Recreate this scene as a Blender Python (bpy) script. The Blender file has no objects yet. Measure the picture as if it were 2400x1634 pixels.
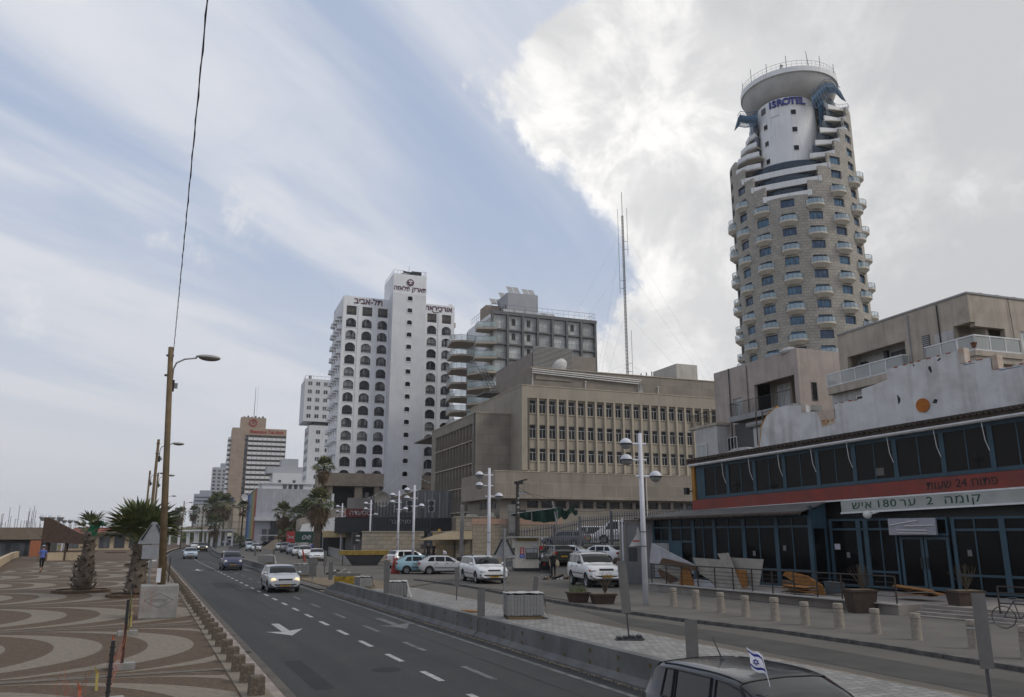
import bpy, bmesh, math, random
from mathutils import Vector, Matrix, noise as mnoise
random.seed(7)
SC = bpy.context.scene
COL = SC.collection
R = math.radians
# ---------------------------------------------------------------- camera
F_PX, PX0, PY0 = 1866.7, 1200, 817
PITCH = math.atan(436 / F_PX); YAW = R(24.3); EYE = 3.0
cam_d = bpy.data.cameras.new('camera'); cam = bpy.data.objects.new('camera', cam_d); COL.objects.link(cam)
cam_d.lens = 28.0; cam_d.sensor_width = 36.0; cam_d.clip_start = 0.1; cam_d.clip_end = 6000
cam.location = (0, 0, EYE); cam.rotation_euler = (math.pi / 2 + PITCH, 0, -YAW)
SC.camera = cam
# ---------------------------------------------------------------- world: hazy sky with cirrus and one big cumulus bank
SUN_AZ, SUN_EL = R(130), R(40)
W = bpy.data.worlds.new('World'); SC.world = W; W.use_nodes = True
def build_world():
 nt = W.node_tree; nt.nodes.clear(); N = nt.nodes; L = nt.links
 def n(t, **k):
  x = N.new(t)
  for a, b in k.items(): setattr(x, a, b)
  return x
 def mth(op, a, b=None, c=None, clamp=False):
  x = n('ShaderNodeMath', operation=op); x.use_clamp = clamp
  for i, v in enumerate((a, b, c)):
   if v is None: continue
   if isinstance(v, (int, float)): x.inputs[i].default_value = v
   else: L.new(v, x.inputs[i])
  return x.outputs[0]
 def mix(f, a, b):
  x = n('ShaderNodeMix', data_type='RGBA')
  for sock, v in ((x.inputs[0], f), (x.inputs[6], a), (x.inputs[7], b)):
   if isinstance(v, (int, float)): sock.default_value = v
   elif isinstance(v, tuple): sock.default_value = v + (1,)
   else: L.new(v, sock)
  return x.outputs[2]
 def mrange(v, a, b, c=0.0, d=1.0, smooth=True):
  x = n('ShaderNodeMapRange', interpolation_type='SMOOTHSTEP' if smooth else 'LINEAR'); L.new(v, x.inputs[0])
  for i, q in enumerate((a, b, c, d)): x.inputs[i + 1].default_value = q
  return x.outputs[0]
 def noise(vec, scale, detail=4, rough=0.5, dist=0.0):
  x = n('ShaderNodeTexNoise'); L.new(vec, x.inputs['Vector'])
  x.inputs['Scale'].default_value = scale; x.inputs['Detail'].default_value = detail
  x.inputs['Roughness'].default_value = rough; x.inputs['Distortion'].default_value = dist
  return x.outputs[0]
 tc = n('ShaderNodeTexCoord'); sep = n('ShaderNodeSeparateXYZ'); L.new(tc.outputs['Generated'], sep.inputs[0])
 X, Y, Z = sep.outputs
 zc = mth('MAXIMUM', Z, 0.0)
 az = mth('MULTIPLY', mth('ARCTAN2', X, Y), 57.2958)
 el = mth('MULTIPLY', mth('ARCSINE', mth('MINIMUM', zc, 1.0)), 57.2958)
 sky = n('ShaderNodeTexSky', sky_type='NISHITA'); sky.sun_disc = False
 sky.sun_elevation = SUN_EL; sky.sun_rotation = SUN_AZ; sky.air_density = 1.2; sky.dust_density = 2.5; sky.ozone_density = 1.5
 # cirrus streaks on a flat layer, stretched towards azimuth 49 degrees
 zz = mth('ADD', zc, 0.12); u = mth('DIVIDE', X, zz); v = mth('DIVIDE', Y, zz)
 s, c = math.sin(R(52)), math.cos(R(52))
 along = mth('ADD', mth('MULTIPLY', u, s), mth('MULTIPLY', v, c)); across = mth('SUBTRACT', mth('MULTIPLY', u, c), mth('MULTIPLY', v, s))
 cv = n('ShaderNodeCombineXYZ'); L.new(mth('MULTIPLY', along, 0.22), cv.inputs[0]); L.new(mth('MULTIPLY', across, 1.0), cv.inputs[1])
 n1 = noise(cv.outputs[0], 1.9, 6, 0.52, 0.35)
 cirrus = mrange(n1, 0.38, 0.61)
 cv2 = n('ShaderNodeCombineXYZ'); L.new(mth('MULTIPLY', along, 0.7), cv2.inputs[0]); L.new(mth('MULTIPLY', across, 1.0), cv2.inputs[1]); cv2.inputs[2].default_value = 7.3
 n1b = noise(cv2.outputs[0], 3.2, 7, 0.6, 0.6)
 cirrus = mth('MULTIPLY', cirrus, mrange(n1b, 0.2, 0.62, 0.62, 1.0))
 blue = mix(0.80, sky.outputs[0], (4.4, 5.2, 6.8))
 lay = mix(cirrus, blue, (6.7, 6.9, 7.45))
 # milky air low down
 low = mrange(el, 2.0, 24.0, 1.0, 0.0)
 lown = mth('MULTIPLY', low, mrange(noise(tc.outputs['Generated'], 3.5, 5, 0.55), 0.3, 0.7, 0.8, 1.0))
 lay = mix(lown, lay, (6.1, 6.25, 6.7))
 hz = mrange(el, -1.0, 11.0, 1.0, 0.0)
 lay = mix(hz, lay, (5.8, 5.95, 6.3))
 # big cumulus bank: edge azimuth as a curve of elevation
 fc = n('ShaderNodeFloatCurve'); cu = fc.mapping.curves[0]
 pts = [(0, 15), (5, 21), (10, 27), (16, 31.5), (20, 31.5), (22.5, 29.5), (25, 27.5), (28, 25), (31, 23.5), (34, 24), (37, 29), (41, 33.5), (48, 37), (60, 43), (90, 47)]
 cu.points[0].location = (pts[0][0] / 90, pts[0][1] / 90); cu.points[1].location = (1, pts[-1][1] / 90)
 for e, a in pts[1:-1]: cu.points.new(e / 90, a / 90)
 fc.mapping.update(); L.new(mth('DIVIDE', el, 90.0), fc.inputs[1])
 edge = mth('MULTIPLY', fc.outputs[0], 90.0)
 nb = noise(tc.outputs['Generated'], 5.5, 8, 0.62, 0.25); nb2 = noise(tc.outputs['Generated'], 2.6, 3, 0.5)
 wob = mth('ADD', mth('MULTIPLY', mth('SUBTRACT', nb, 0.5), 22.0), mth('MULTIPLY', mth('SUBTRACT', nb2, 0.5), 4.0))
 dd = mth('ADD', mth('SUBTRACT', az, edge), wob)
 mask = mth('MULTIPLY', mrange(dd, -0.3, 2.0), mrange(az, 150, 175, 1.0, 0.0))
 body = noise(tc.outputs['Generated'], 3.6, 9, 0.60, 0.3)
 shade = mrange(body, 0.42, 0.62)
 rim = mrange(dd, 1.5, 13.0, 1.0, 0.0)
 fine = noise(tc.outputs['Generated'], 9.0, 8, 0.62, 0.4)
 br = mth('ADD', mth('MULTIPLY', rim, 0.44), mth('MULTIPLY', shade, 0.52))
 # glow of the veiled sun through the bank
 dv = n('ShaderNodeVectorMath', operation='DOT_PRODUCT'); L.new(tc.outputs['Generated'], dv.inputs[0])
 ga, ge = R(36), R(27); dv.inputs[1].default_value = (math.sin(ga) * math.cos(ge), math.cos(ga) * math.cos(ge), math.sin(ge))
 glow = mrange(dv.outputs['Value'], 0.975, 0.999)
 br = mth('MULTIPLY', mth('ADD', br, mth('MULTIPLY', glow, 0.30)), mrange(fine, 0.38, 0.60, 0.40, 1.12))
 far = mrange(az, 50, 70, 0.0, 0.35)
 br = mth('MULTIPLY', br, mth('SUBTRACT', 1.0, mth('MULTIPLY', far, 0.6)))
 cloud = mix(br, (5.6, 5.65, 5.8), (9.6, 9.5, 9.35))
 col = mix(mask, lay, cloud)
 # small stray puffs
 pm = noise(tc.outputs['Generated'], 4.2, 8, 0.62, 0.2)
 puff = mth('MULTIPLY', mrange(pm, 0.60, 0.68), mrange(el, 3, 18))
 col = mix(mth('MULTIPLY', puff, 0.8), col, (7.6, 7.6, 7.7))
 below = mrange(Z, -0.02, 0.0, smooth=False)
 col = mix(below, (5.2, 5.3, 5.6), col)
 bg = n('ShaderNodeBackground'); bg.inputs['Strength'].default_value = 0.108; L.new(col, bg.inputs[0])
 out = n('ShaderNodeOutputWorld'); L.new(bg.outputs[0], out.inputs[0])
build_world()
sun_d = bpy.data.lights.new('sun', 'SUN'); sun = bpy.data.objects.new('sun', sun_d); COL.objects.link(sun)
sun_d.energy = 1.35; sun_d.angle = R(16); sun_d.color = (1.0, 0.955, 0.88)
sd = Vector((math.sin(SUN_AZ) * math.cos(SUN_EL), math.cos(SUN_AZ) * math.cos(SUN_EL), math.sin(SUN_EL)))
sun.rotation_euler = sd.to_track_quat('Z', 'Y').to_euler()
SC.view_settings.view_transform = 'Standard'; SC.view_settings.look = 'None'
SC.view_settings.exposure = 0.0; SC.view_settings.gamma = 1.0; SC.view_settings.use_curve_mapping = False
SC.cycles.max_bounces = 6; SC.cycles.diffuse_bounces = 3; SC.cycles.glossy_bounces = 3
SC.cycles.transparent_max_bounces = 12; SC.cycles.transmission_bounces = 3
# ---------------------------------------------------------------- helpers: measuring the place from the photograph
def ray(x, y):
 a, b, c = x - PX0, -(y - PY0), F_PX
 f = c * math.cos(PITCH) - b * math.sin(PITCH); u = c * math.sin(PITCH) + b * math.cos(PITCH)
 return (f * math.sin(YAW) + a * math.cos(YAW), f * math.cos(YAW) - a * math.sin(YAW), u)
def G(x, y, z=0.0):
 d = ray(x, y); t = (z - EYE) / d[2]; return Vector((d[0] * t, d[1] * t, z))
def at_dist(x, y, hd):
 d = ray(x, y); t = hd / math.hypot(d[0], d[1]); return Vector((d[0] * t, d[1] * t, EYE + d[2] * t))
# ---------------------------------------------------------------- materials
MATS = {}
def mat(name, col, rough=0.8, col2=None, nscale=3.0, bump=0.0, bscale=60.0, metal=0.0, spec=0.4, streak=0.0, grime=0.0,
  brick=None, emit=None, coat=0.0, detail=5, contrast=(0.35, 0.65), speck=None, stretch=None):
 """Principled material; col2/nscale mottling, streak = vertical rain marks, brick=(w,h,mortar_size,mortar_col)."""
 if name in MATS: return MATS[name]
 m = bpy.data.materials.new(name); m.use_nodes = True; nt = m.node_tree; N = nt.nodes; L = nt.links
 b = N['Principled BSDF']; MATS[name] = m
 b.inputs['Roughness'].default_value = rough; b.inputs['Metallic'].default_value = metal
 b.inputs['Specular IOR Level'].default_value = spec; b.inputs['Coat Weight'].default_value = coat; b.inputs['Coat Roughness'].default_value = 0.05
 m.diffuse_color = tuple(col) + (1,)
 tc = N.new('ShaderNodeTexCoord'); src = tc.outputs['Object']
 def rgba(c): return tuple(c) + (1,)
 def mixc(f, a, c, mode='MIX'):
  x = N.new('ShaderNodeMix'); x.data_type = 'RGBA'; x.blend_type = mode
  for s, v in ((x.inputs[0], f), (x.inputs[6], a), (x.inputs[7], c)):
   if isinstance(v, (int, float)): s.default_value = v
   elif isinstance(v, tuple): s.default_value = rgba(v)
   else: L.new(v, s)
  return x.outputs[2]
 def nz(vec, sc, det=5, ro=0.55):
  x = N.new('ShaderNodeTexNoise'); L.new(vec, x.inputs['Vector']); x.inputs['Scale'].default_value = sc
  x.inputs['Detail'].default_value = det; x.inputs['Roughness'].default_value = ro; return x.outputs[0]
 def mr(v, a, b_, c=0., d=1.):
  x = N.new('ShaderNodeMapRange'); L.new(v, x.inputs[0])
  for i, q in enumerate((a, b_, c, d)): x.inputs[i + 1].default_value = q
  return x.outputs[0]
 cur = tuple(col)
 if brick:
  sp = N.new('ShaderNodeSeparateXYZ'); L.new(src, sp.inputs[0])
  if brick[0] == 'floor':
   vec = src; bw, bh, ms, mc = brick[1:5]
  elif brick[0] == 'round':
   at = N.new('ShaderNodeMath'); at.operation = 'ARCTAN2'; L.new(sp.outputs[0], at.inputs[0]); L.new(sp.outputs[1], at.inputs[1])
   mu = N.new('ShaderNodeMath'); mu.operation = 'MULTIPLY'; L.new(at.outputs[0], mu.inputs[0]); mu.inputs[1].default_value = 13.5
   cb = N.new('ShaderNodeCombineXYZ'); L.new(mu.outputs[0], cb.inputs[0]); L.new(sp.outputs[2], cb.inputs[1]); vec = cb.outputs[0]
   bw, bh, ms, mc = brick[1:5]
  else:
   ad = N.new('ShaderNodeMath'); ad.operation = 'ADD'; L.new(sp.outputs[0], ad.inputs[0]); L.new(sp.outputs[1], ad.inputs[1])
   cb = N.new('ShaderNodeCombineXYZ'); L.new(ad.outputs[0], cb.inputs[0]); L.new(sp.outputs[2], cb.inputs[1]); vec = cb.outputs[0]
   bw, bh, ms, mc = brick[1:5]
  bt = N.new('ShaderNodeTexBrick'); L.new(vec, bt.inputs['Vector']); bt.inputs['Scale'].default_value = 1.0
  bt.inputs['Brick Width'].default_value = bw; bt.inputs['Row Height'].default_value = bh; bt.inputs['Mortar Size'].default_value = ms
  bt.inputs['Color1'].default_value = rgba(col); bt.inputs['Color2'].default_value = rgba(col2 or col); bt.inputs['Mortar'].default_value = rgba(mc)
  cur = bt.outputs['Color']
 fsrc = src
 if stretch: mp0 = N.new('ShaderNodeMapping'); L.new(src, mp0.inputs[0]); mp0.inputs['Scale'].default_value = stretch; fsrc = mp0.outputs[0]
 f = nz(fsrc, nscale, detail)
 fm = mr(f, contrast[0], contrast[1])
 if brick: cur = mixc(0.25, cur, mixc(fm, (0.55,) * 3, (1.35,) * 3), 'MULTIPLY')
 elif col2: cur = mixc(fm, cur, tuple(col2))
 else: cur = mixc(1.0, cur, mixc(fm, (0.9,) * 3, (1.08,) * 3), 'MULTIPLY')
 if speck:
  sv = N.new('ShaderNodeTexVoronoi'); L.new(src, sv.inputs['Vector']); sv.inputs['Scale'].default_value = speck[0]
  cur = mixc(mr(sv.outputs['Color'], 0.3, 0.7, 0.0, speck[1]), cur, tuple(speck[2]))
 if streak or grime:
  mp = N.new('ShaderNodeMapping'); L.new(src, mp.inputs[0]); mp.inputs['Scale'].default_value = (1.0, 1.0, 0.07)
  sn = nz(mp.outputs[0], 2.2, 6, 0.6)
  if streak: cur = mixc(mr(sn, 0.5, 0.75, 0.0, streak), cur, (0.10, 0.09, 0.075))
  if grime:
   gn = nz(src, 0.6, 7, 0.65); cur = mixc(mr(gn, 0.5, 0.72, 0.0, grime), cur, (0.13, 0.115, 0.09))
 if isinstance(cur, tuple): b.inputs['Base Color'].default_value = rgba(cur)
 else: L.new(cur, b.inputs['Base Color'])
 if bump:
  bn = nz(src, bscale, 4, 0.6); bp = N.new('ShaderNodeBump'); bp.inputs['Strength'].default_value = bump; bp.inputs['Distance'].default_value = 0.02
  L.new(bn, bp.inputs['Height']); L.new(bp.outputs[0], b.inputs['Normal'])
 if emit: b.inputs['Emission Color'].default_value = rgba(emit[0]); b.inputs['Emission Strength'].default_value = emit[1]
 return m
def glass(name, tint=(0.02, 0.025, 0.03), rough=0.06, var=0.0, vcol=(0.25, 0.24, 0.22), vscale=0.35, spec=0.5):
 """Opaque looking window glass: dark room behind a reflective pane, sometimes a pale curtain."""
 if name in MATS: return MATS[name]
 m = bpy.data.materials.new(name); m.use_nodes = True; nt = m.node_tree; N = nt.nodes; L = nt.links; MATS[name] = m
 b = N['Principled BSDF']; b.inputs['Roughness'].default_value = rough; b.inputs['Specular IOR Level'].default_value = spec
 b.inputs['Base Color'].default_value = tint + (1,)
 if var:
  oi = N.new('ShaderNodeObjectInfo'); tc = N.new('ShaderNodeTexCoord'); sp = N.new('ShaderNodeSeparateXYZ'); L.new(tc.outputs['Object'], sp.inputs[0])
  nz = N.new('ShaderNodeTexNoise'); nz.noise_dimensions = '4D'; mp = N.new('ShaderNodeMapping'); mp.inputs['Scale'].default_value = (1.0, 1.0, 0.12)
  L.new(tc.outputs['Object'], mp.inputs[0]); L.new(mp.outputs[0], nz.inputs['Vector']); nz.inputs['Scale'].default_value = vscale * 6; nz.inputs['Detail'].default_value = 3
  mu = N.new('ShaderNodeMath'); mu.operation = 'MULTIPLY'; mu.inputs[1].default_value = 37.0; L.new(oi.outputs['Random'], mu.inputs[0]); L.new(mu.outputs[0], nz.inputs['W'])
  ad = N.new('ShaderNodeMath'); ad.operation = 'ADD'; L.new(nz.outputs[0], ad.inputs[0])
  m2 = N.new('ShaderNodeMath'); m2.operation = 'MULTIPLY'; m2.inputs[1].default_value = 0.35; L.new(oi.outputs['Random'], m2.inputs[0]); L.new(m2.outputs[0], ad.inputs[1])
  mr = N.new('ShaderNodeMapRange'); L.new(ad.outputs[0], mr.inputs[0]); mr.inputs[1].default_value = 0.62; mr.inputs[2].default_value = 0.80; mr.inputs[4].default_value = var
  mx = N.new('ShaderNodeMix'); mx.data_type = 'RGBA'; L.new(mr.outputs[0], mx.inputs[0]); mx.inputs[6].default_value = tint + (1,); mx.inputs[7].default_value = vcol + (1,)
  L.new(mx.outputs[2], b.inputs['Base Color'])
 return m
def clear_glass(name, tint=(0.75, 0.85, 0.85), alpha=0.35):
 if name in MATS: return MATS[name]
 m = bpy.data.materials.new(name); m.use_nodes = True; b = m.node_tree.nodes['Principled BSDF']; MATS[name] = m
 b.inputs['Base Color'].default_value = tint + (1,); b.inputs['Alpha'].default_value = alpha; b.inputs['Roughness'].default_value = 0.08
 return m
# ---------------------------------------------------------------- mesh builder
class MB:
 def __init__(s): s.v = []; s.f = []; s.m = []; s.sm = False
 def poly(s, pts, mi=0):
  i = len(s.v); s.v += [tuple(p) for p in pts]; s.f.append(tuple(range(i, i + len(pts)))); s.m.append(mi); return s
 def box(s, x0, x1, y0, y1, z0, z1, mi=0):
  if x0 > x1: x0, x1 = x1, x0
  if y0 > y1: y0, y1 = y1, y0
  if z0 > z1: z0, z1 = z1, z0
  i = len(s.v); s.v += [(x, y, z) for z in (z0, z1) for y in (y0, y1) for x in (x0, x1)]
  for q in ((0, 2, 3, 1), (4, 5, 7, 6), (0, 1, 5, 4), (2, 6, 7, 3), (0, 4, 6, 2), (1, 3, 7, 5)): s.f.append(tuple(i + k for k in q)); s.m.append(mi)
  return s
 def prism(s, pts, z0, z1, mi=0, top=None):
  n = len(pts); i = len(s.v); tp = top or pts
  s.v += [(p[0], p[1], z0) for p in pts] + [(p[0], p[1], z1) for p in tp]
  s.f.append(tuple(i + k for k in reversed(range(n)))); s.f.append(tuple(i + n + k for k in range(n))); s.m += [mi, mi]
  for k in range(n): s.f.append((i + k, i + (k + 1) % n, i + n + (k + 1) % n, i + n + k)); s.m.append(mi)
  return s
 def extrude(s, pts, axis, a, b, mi=0):
  """pts 2-D outline in the plane across axis, pulled from a to b along it"""
  n = len(pts); i = len(s.v)
  def P(p, t):
   if axis == 0: return (t, p[0], p[1])
   if axis == 1: return (p[0], t, p[1])
   return (p[0], p[1], t)
  s.v += [P(p, a) for p in pts] + [P(p, b) for p in pts]
  s.f.append(tuple(i + k for k in reversed(range(n)))); s.f.append(tuple(i + n + k for k in range(n))); s.m += [mi, mi]
  for k in range(n): s.f.append((i + k, i + (k + 1) % n, i + n + (k + 1) % n, i + n + k)); s.m.append(mi)
  return s
 def tube(s, path, r, n=8, mi=0, cap=True, r2=None):
  path = [Vector(p) for p in path]; i0 = len(s.v); K = len(path)
  for k, p in enumerate(path):
   d = (path[min(k + 1, K - 1)] - path[max(k - 1, 0)]).normalized()
   a = d.cross(Vector((0, 0, 1)));
   if a.length < 1e-3: a = Vector((1, 0, 0))
   a.normalize(); b = d.cross(a)
   rr = r[k] if isinstance(r, (list, tuple)) else (r if r2 is None else r + (r2 - r) * k / max(1, K - 1))
   for j in range(n):
    t = 2 * math.pi * j / n; s.v.append(tuple(p + a * (rr * math.cos(t)) + b * (rr * math.sin(t))))
  for k in range(K - 1):
   for j in range(n): s.f.append((i0 + k * n + j, i0 + k * n + (j + 1) % n, i0 + (k + 1) * n + (j + 1) % n, i0 + (k + 1) * n + j)); s.m.append(mi)
  if cap:
   s.f.append(tuple(i0 + j for j in reversed(range(n)))); s.f.append(tuple(i0 + (K - 1) * n + j for j in range(n))); s.m += [mi, mi]
  return s
 def lathe(s, prof, n=16, c=(0, 0, 0), mi=0, a0=0.0, a1=2 * math.pi):
  i0 = len(s.v); K = len(prof); full = abs(a1 - a0 - 2 * math.pi) < 1e-6; M = n if full else n + 1
  for r, z in prof:
   for j in range(M):
    t = a0 + (a1 - a0) * j / n; s.v.append((c[0] + r * math.cos(t), c[1] + r * math.sin(t), c[2] + z))
  for k in range(K - 1):
   for j in range(n): j2 = (j + 1) % M; s.f.append((i0 + k * M + j, i0 + k * M + j2, i0 + (k + 1) * M + j2, i0 + (k + 1) * M + j)); s.m.append(mi)
  return s
 def ellipsoid(s, c, r, n=10, mi=0, z0=-90, z1=90, k=6):
  s2 = len(s.v); prof = [(math.cos(R(z0 + (z1 - z0) * i / k)), math.sin(R(z0 + (z1 - z0) * i / k))) for i in range(k + 1)]
  s.lathe(prof, n, mi=mi)
  for q in range(s2, len(s.v)): x, y, z = s.v[q]; s.v[q] = (c[0] + x * r[0], c[1] + y * r[1], c[2] + z * r[2])
  return s
 def mesh(s, name, mats):
  me = bpy.data.meshes.new(name); me.from_pydata(s.v, [], s.f)
  for m in (mats if isinstance(mats, (list, tuple)) else [mats]): me.materials.append(m)
  for p, mi in zip(me.polygons, s.m): p.material_index = mi
  if s.sm:
   for p in me.polygons: p.use_smooth = True
  me.update(); return me
 def build(s, name, mats, parent=None, loc=None, rz=0.0, smooth=False, **kw):
  s.sm = smooth or s.sm
  return link(name, s.mesh(name, mats), parent, loc, rz, **kw)
def link(name, me, parent=None, loc=None, rz=0.0, **kw):
 o = bpy.data.objects.new(name, me); COL.objects.link(o)
 if parent: o.parent = parent
 if loc is not None: o.location = loc
 if rz: o.rotation_euler = (0, 0, rz)
 for k, v in kw.items(): o[k] = v
 return o
def empty(name, loc=(0, 0, 0), rz=0.0, label=None, cat=None, group=None, kind=None):
 o = bpy.data.objects.new(name, None); COL.objects.link(o); o.location = loc; o.rotation_euler = (0, 0, rz); o.empty_display_size = 0.5
 tag(o, label, cat, group, kind); return o
def tag(o, label=None, cat=None, group=None, kind=None):
 if label: o['label'] = label
 if cat: o['category'] = cat
 if group: o['group'] = group
 if kind: o['kind'] = kind
 return o
CHILD = {}
def kids(o): return [c for c in COL.objects if c.parent == o] if False else list(o.children)
def copy_tree(o, parent=None, remat=None):
 c = o.copy(); COL.objects.link(c); c.parent = parent
 if remat and c.type == 'MESH':
  for sl in c.material_slots:
   if sl.material and sl.material.name in remat:
    nm = sl.material.name; sl.link = 'OBJECT'; sl.material = remat[nm]
 for ch in o.children: copy_tree(ch, c, remat)
 return c
def text_mesh(body, size, m, extrude=0.01, align='CENTER', shear=0.0, bold=0.0, space=1.0):
 cu = bpy.data.curves.new('lettering', 'FONT'); cu.body = body; cu.size = size; cu.extrude = extrude; cu.align_x = align; cu.align_y = 'CENTER'
 cu.shear = shear; cu.offset = bold; cu.space_character = space; cu.resolution_u = 3
 o = bpy.data.objects.new('tmp', cu); COL.objects.link(o)
 dg = bpy.context.evaluated_depsgraph_get(); me = bpy.data.meshes.new_from_object(o.evaluated_get(dg)); COL.objects.unlink(o); bpy.data.objects.remove(o)
 me.materials.clear(); me.materials.append(m); return me
def text(name, body, size, m, parent, loc, rot=(math.pi / 2, 0, 0), sx=1.0, **kw):
 o = link(name, text_mesh(body, size, m, **kw), parent, loc); o.rotation_euler = rot; o.scale = (sx, 1, 1); return o
# ================================================================ materials used by the setting
M = {}
M['asphalt'] = mat('asphalt', (0.021, 0.021, 0.0215), 0.85, (0.034, 0.033, 0.0325), 1.1, 0.5, 90, speck=(60, 0.35, (0.07, 0.07, 0.07)), stretch=(1, .06, 1), grime=.10, contrast=(.38, .62))
M['old_asphalt'] = mat('old_asphalt', (0.066, 0.060, 0.052), 0.9, (0.105, 0.094, 0.079), 0.22, 0.5, 70, speck=(45, 0.35, (0.16, 0.15, 0.13)), grime=0.3)
M['patch'] = mat('asphalt_patch', (0.017, 0.017, 0.017), 0.9, (0.024, 0.0235, 0.023), 0.6, 0.4, 80)
M['lane_paint'] = mat('lane_paint', (0.42, 0.42, 0.41), 0.7, (0.24, 0.24, 0.235), 6.0, 0.2, 90)
M['worn_paint'] = mat('worn_paint', (0.16, 0.16, 0.158), 0.8, (0.065, 0.065, 0.065), 3.0, 0.2, 90)
M['brown_aggregate'] = mat('brown_aggregate', (0.085, 0.056, 0.035), 0.95, (0.135, 0.09, 0.055), 8.0, 0.6, 60, speck=(34, 0.55, (0.055, 0.04, 0.03)))
M['pale_aggregate'] = mat('pale_aggregate', (0.235, 0.20, 0.155), 0.95, (0.17, 0.145, 0.112), 7.0, 0.5, 60, speck=(40, 0.4, (0.15, 0.12, 0.095)))
M['grey_joint'] = mat('grey_joint', (0.15, 0.13, 0.105), 0.95, (0.11, 0.095, 0.08), 9.0, 0.4, 60)
M['kerb_pale'] = mat('kerb_pale', (0.34, 0.29, 0.25), 0.9, (0.22, 0.18, 0.16), 1.8, 0.4, 50)
M['gutter'] = mat('gutter', (0.075, 0.066, 0.058), 0.9, (0.11, 0.095, 0.08), 1.5, 0.4, 60)
M['kerb_dark'] = mat('kerb_dark', (0.05, 0.05, 0.05), 0.9, (0.13, 0.12, 0.11), 2.5, 0.4, 50)
M['concrete'] = mat('concrete', (0.22, 0.21, 0.20), 0.9, (0.15, 0.145, 0.14), 1.6, 0.4, 40, grime=0.35)
M['pale_concrete'] = mat('pale_concrete', (0.40, 0.39, 0.37), 0.9, (0.30, 0.29, 0.275), 2.0, 0.3, 40, grime=0.3)
M['dusty'] = mat('dusty_pavement', (0.14, 0.128, 0.11), 0.95, (0.10, 0.092, 0.082), 0.5, 0.4, 50, grime=0.4)
M['cobble'] = mat('median_cobble', (0.27, 0.262, 0.25), 0.95, (0.19, 0.186, 0.178), brick=('floor', 0.22, 0.22, 0.012, (0.12, 0.11, 0.10)), nscale=1.2, bump=0.4, bscale=30)
M['soil'] = mat('sandy_soil', (0.21, 0.16, 0.105), 1.0, (0.12, 0.09, 0.06), 2.0, 0.6, 30)
M['sand'] = mat('sand', (0.42, 0.35, 0.26), 1.0, (0.35, 0.29, 0.21), 0.5)
M['ground'] = mat('town_ground', (0.13, 0.12, 0.10), 0.95, (0.10, 0.09, 0.08), 0.05)
M['sea'] = mat('sea_water', (0.10, 0.14, 0.16), 0.12, (0.13, 0.17, 0.19), 0.02, 0.6, 0.6)
M['cream_wall'] = mat('cream_parapet', (0.50, 0.40, 0.27), 0.9, (0.42, 0.33, 0.22), 0.6, 0.3, 30, grime=0.25)
M['black_metal'] = mat('black_metal', (0.02, 0.02, 0.022), 0.5, metal=0.0)
M['dark_metal'] = mat('dark_metal', (0.06, 0.06, 0.065), 0.55)
M['white_metal'] = mat('white_pole_paint', (0.62, 0.62, 0.66), 0.45, (0.52, 0.52, 0.56), 1.5, grime=0.12)
M['wood_pole'] = mat('wood_pole', (0.16, 0.11, 0.055), 0.85, (0.10, 0.07, 0.038), 3.0, 0.5, 30, streak=0.4)
M['galv'] = mat('galvanised_steel', (0.27, 0.275, 0.28), 0.5, (0.2, 0.205, 0.21), 3.0, metal=0.5)
def sheet(name, pts, z, m, kind='structure', parent=None, **kw):
 return MB().poly([(p[0], p[1], z) for p in pts]).build(name, m, parent, kind=kind, **kw) if kind else MB().poly([(p[0], p[1], z) for p in pts]).build(name, m, parent, **kw)
# curve of the carriageway: straight to Y=95, then bending right
def bend(Y): return 5.2e-4 * max(0.0, Y - 92) ** 2
YS = [-40, 0, 20, 40, 60, 80, 92] + list(range(100, 420, 12))
def strip(name, xl, xr, z, m, ys=YS, y0=-40, y1=420, kind='structure', thick=None, parent=None):
 mb = MB(); ys = [y0] + [y for y in ys if y0 < y < y1] + [y1]
 fx = lambda q, Y: (q(Y) if callable(q) else q) + bend(Y)
 for a, b in zip(ys, ys[1:]):
  A, B, C_, D = (fx(xl, a), a), (fx(xr, a), a), (fx(xr, b), b), (fx(xl, b), b)
  if thick:
   mb.prism([A, B, C_, D], z - thick, z)
  else: mb.poly([(A[0], A[1], z), (B[0], B[1], z), (C_[0], C_[1], z), (D[0], D[1], z)])
 o = mb.build(name, m, parent)
 if kind: o['kind'] = kind
 return o
# ---- ground sheet reaching the horizon, beach and sea on the left
sheet('ground', [(-60, -400), (3000, -400), (3000, 3000), (-60, 3000)], -0.30, M['ground'])
sheet('sea', [(-3000, -400), (-60, -400), (-60, 3000), (-3000, 3000)], -1.2, M['sea'])
sheet('beach', [(-75, -60), (-9.9, -60), (-9.9, 70), (-14, 110), (-16, 160), (8, 600), (-75, 600)], -0.9, M['sand'])
# ---- carriageway
ROAD_L, ROAD_R = 2.95, 9.15
strip('road', ROAD_L, 14.6, 0.0, M['asphalt'])
road = bpy.data.objects['road']
strip('gutter_strip', 2.62, ROAD_L, 0.004, M['gutter'], parent=None)
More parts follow.
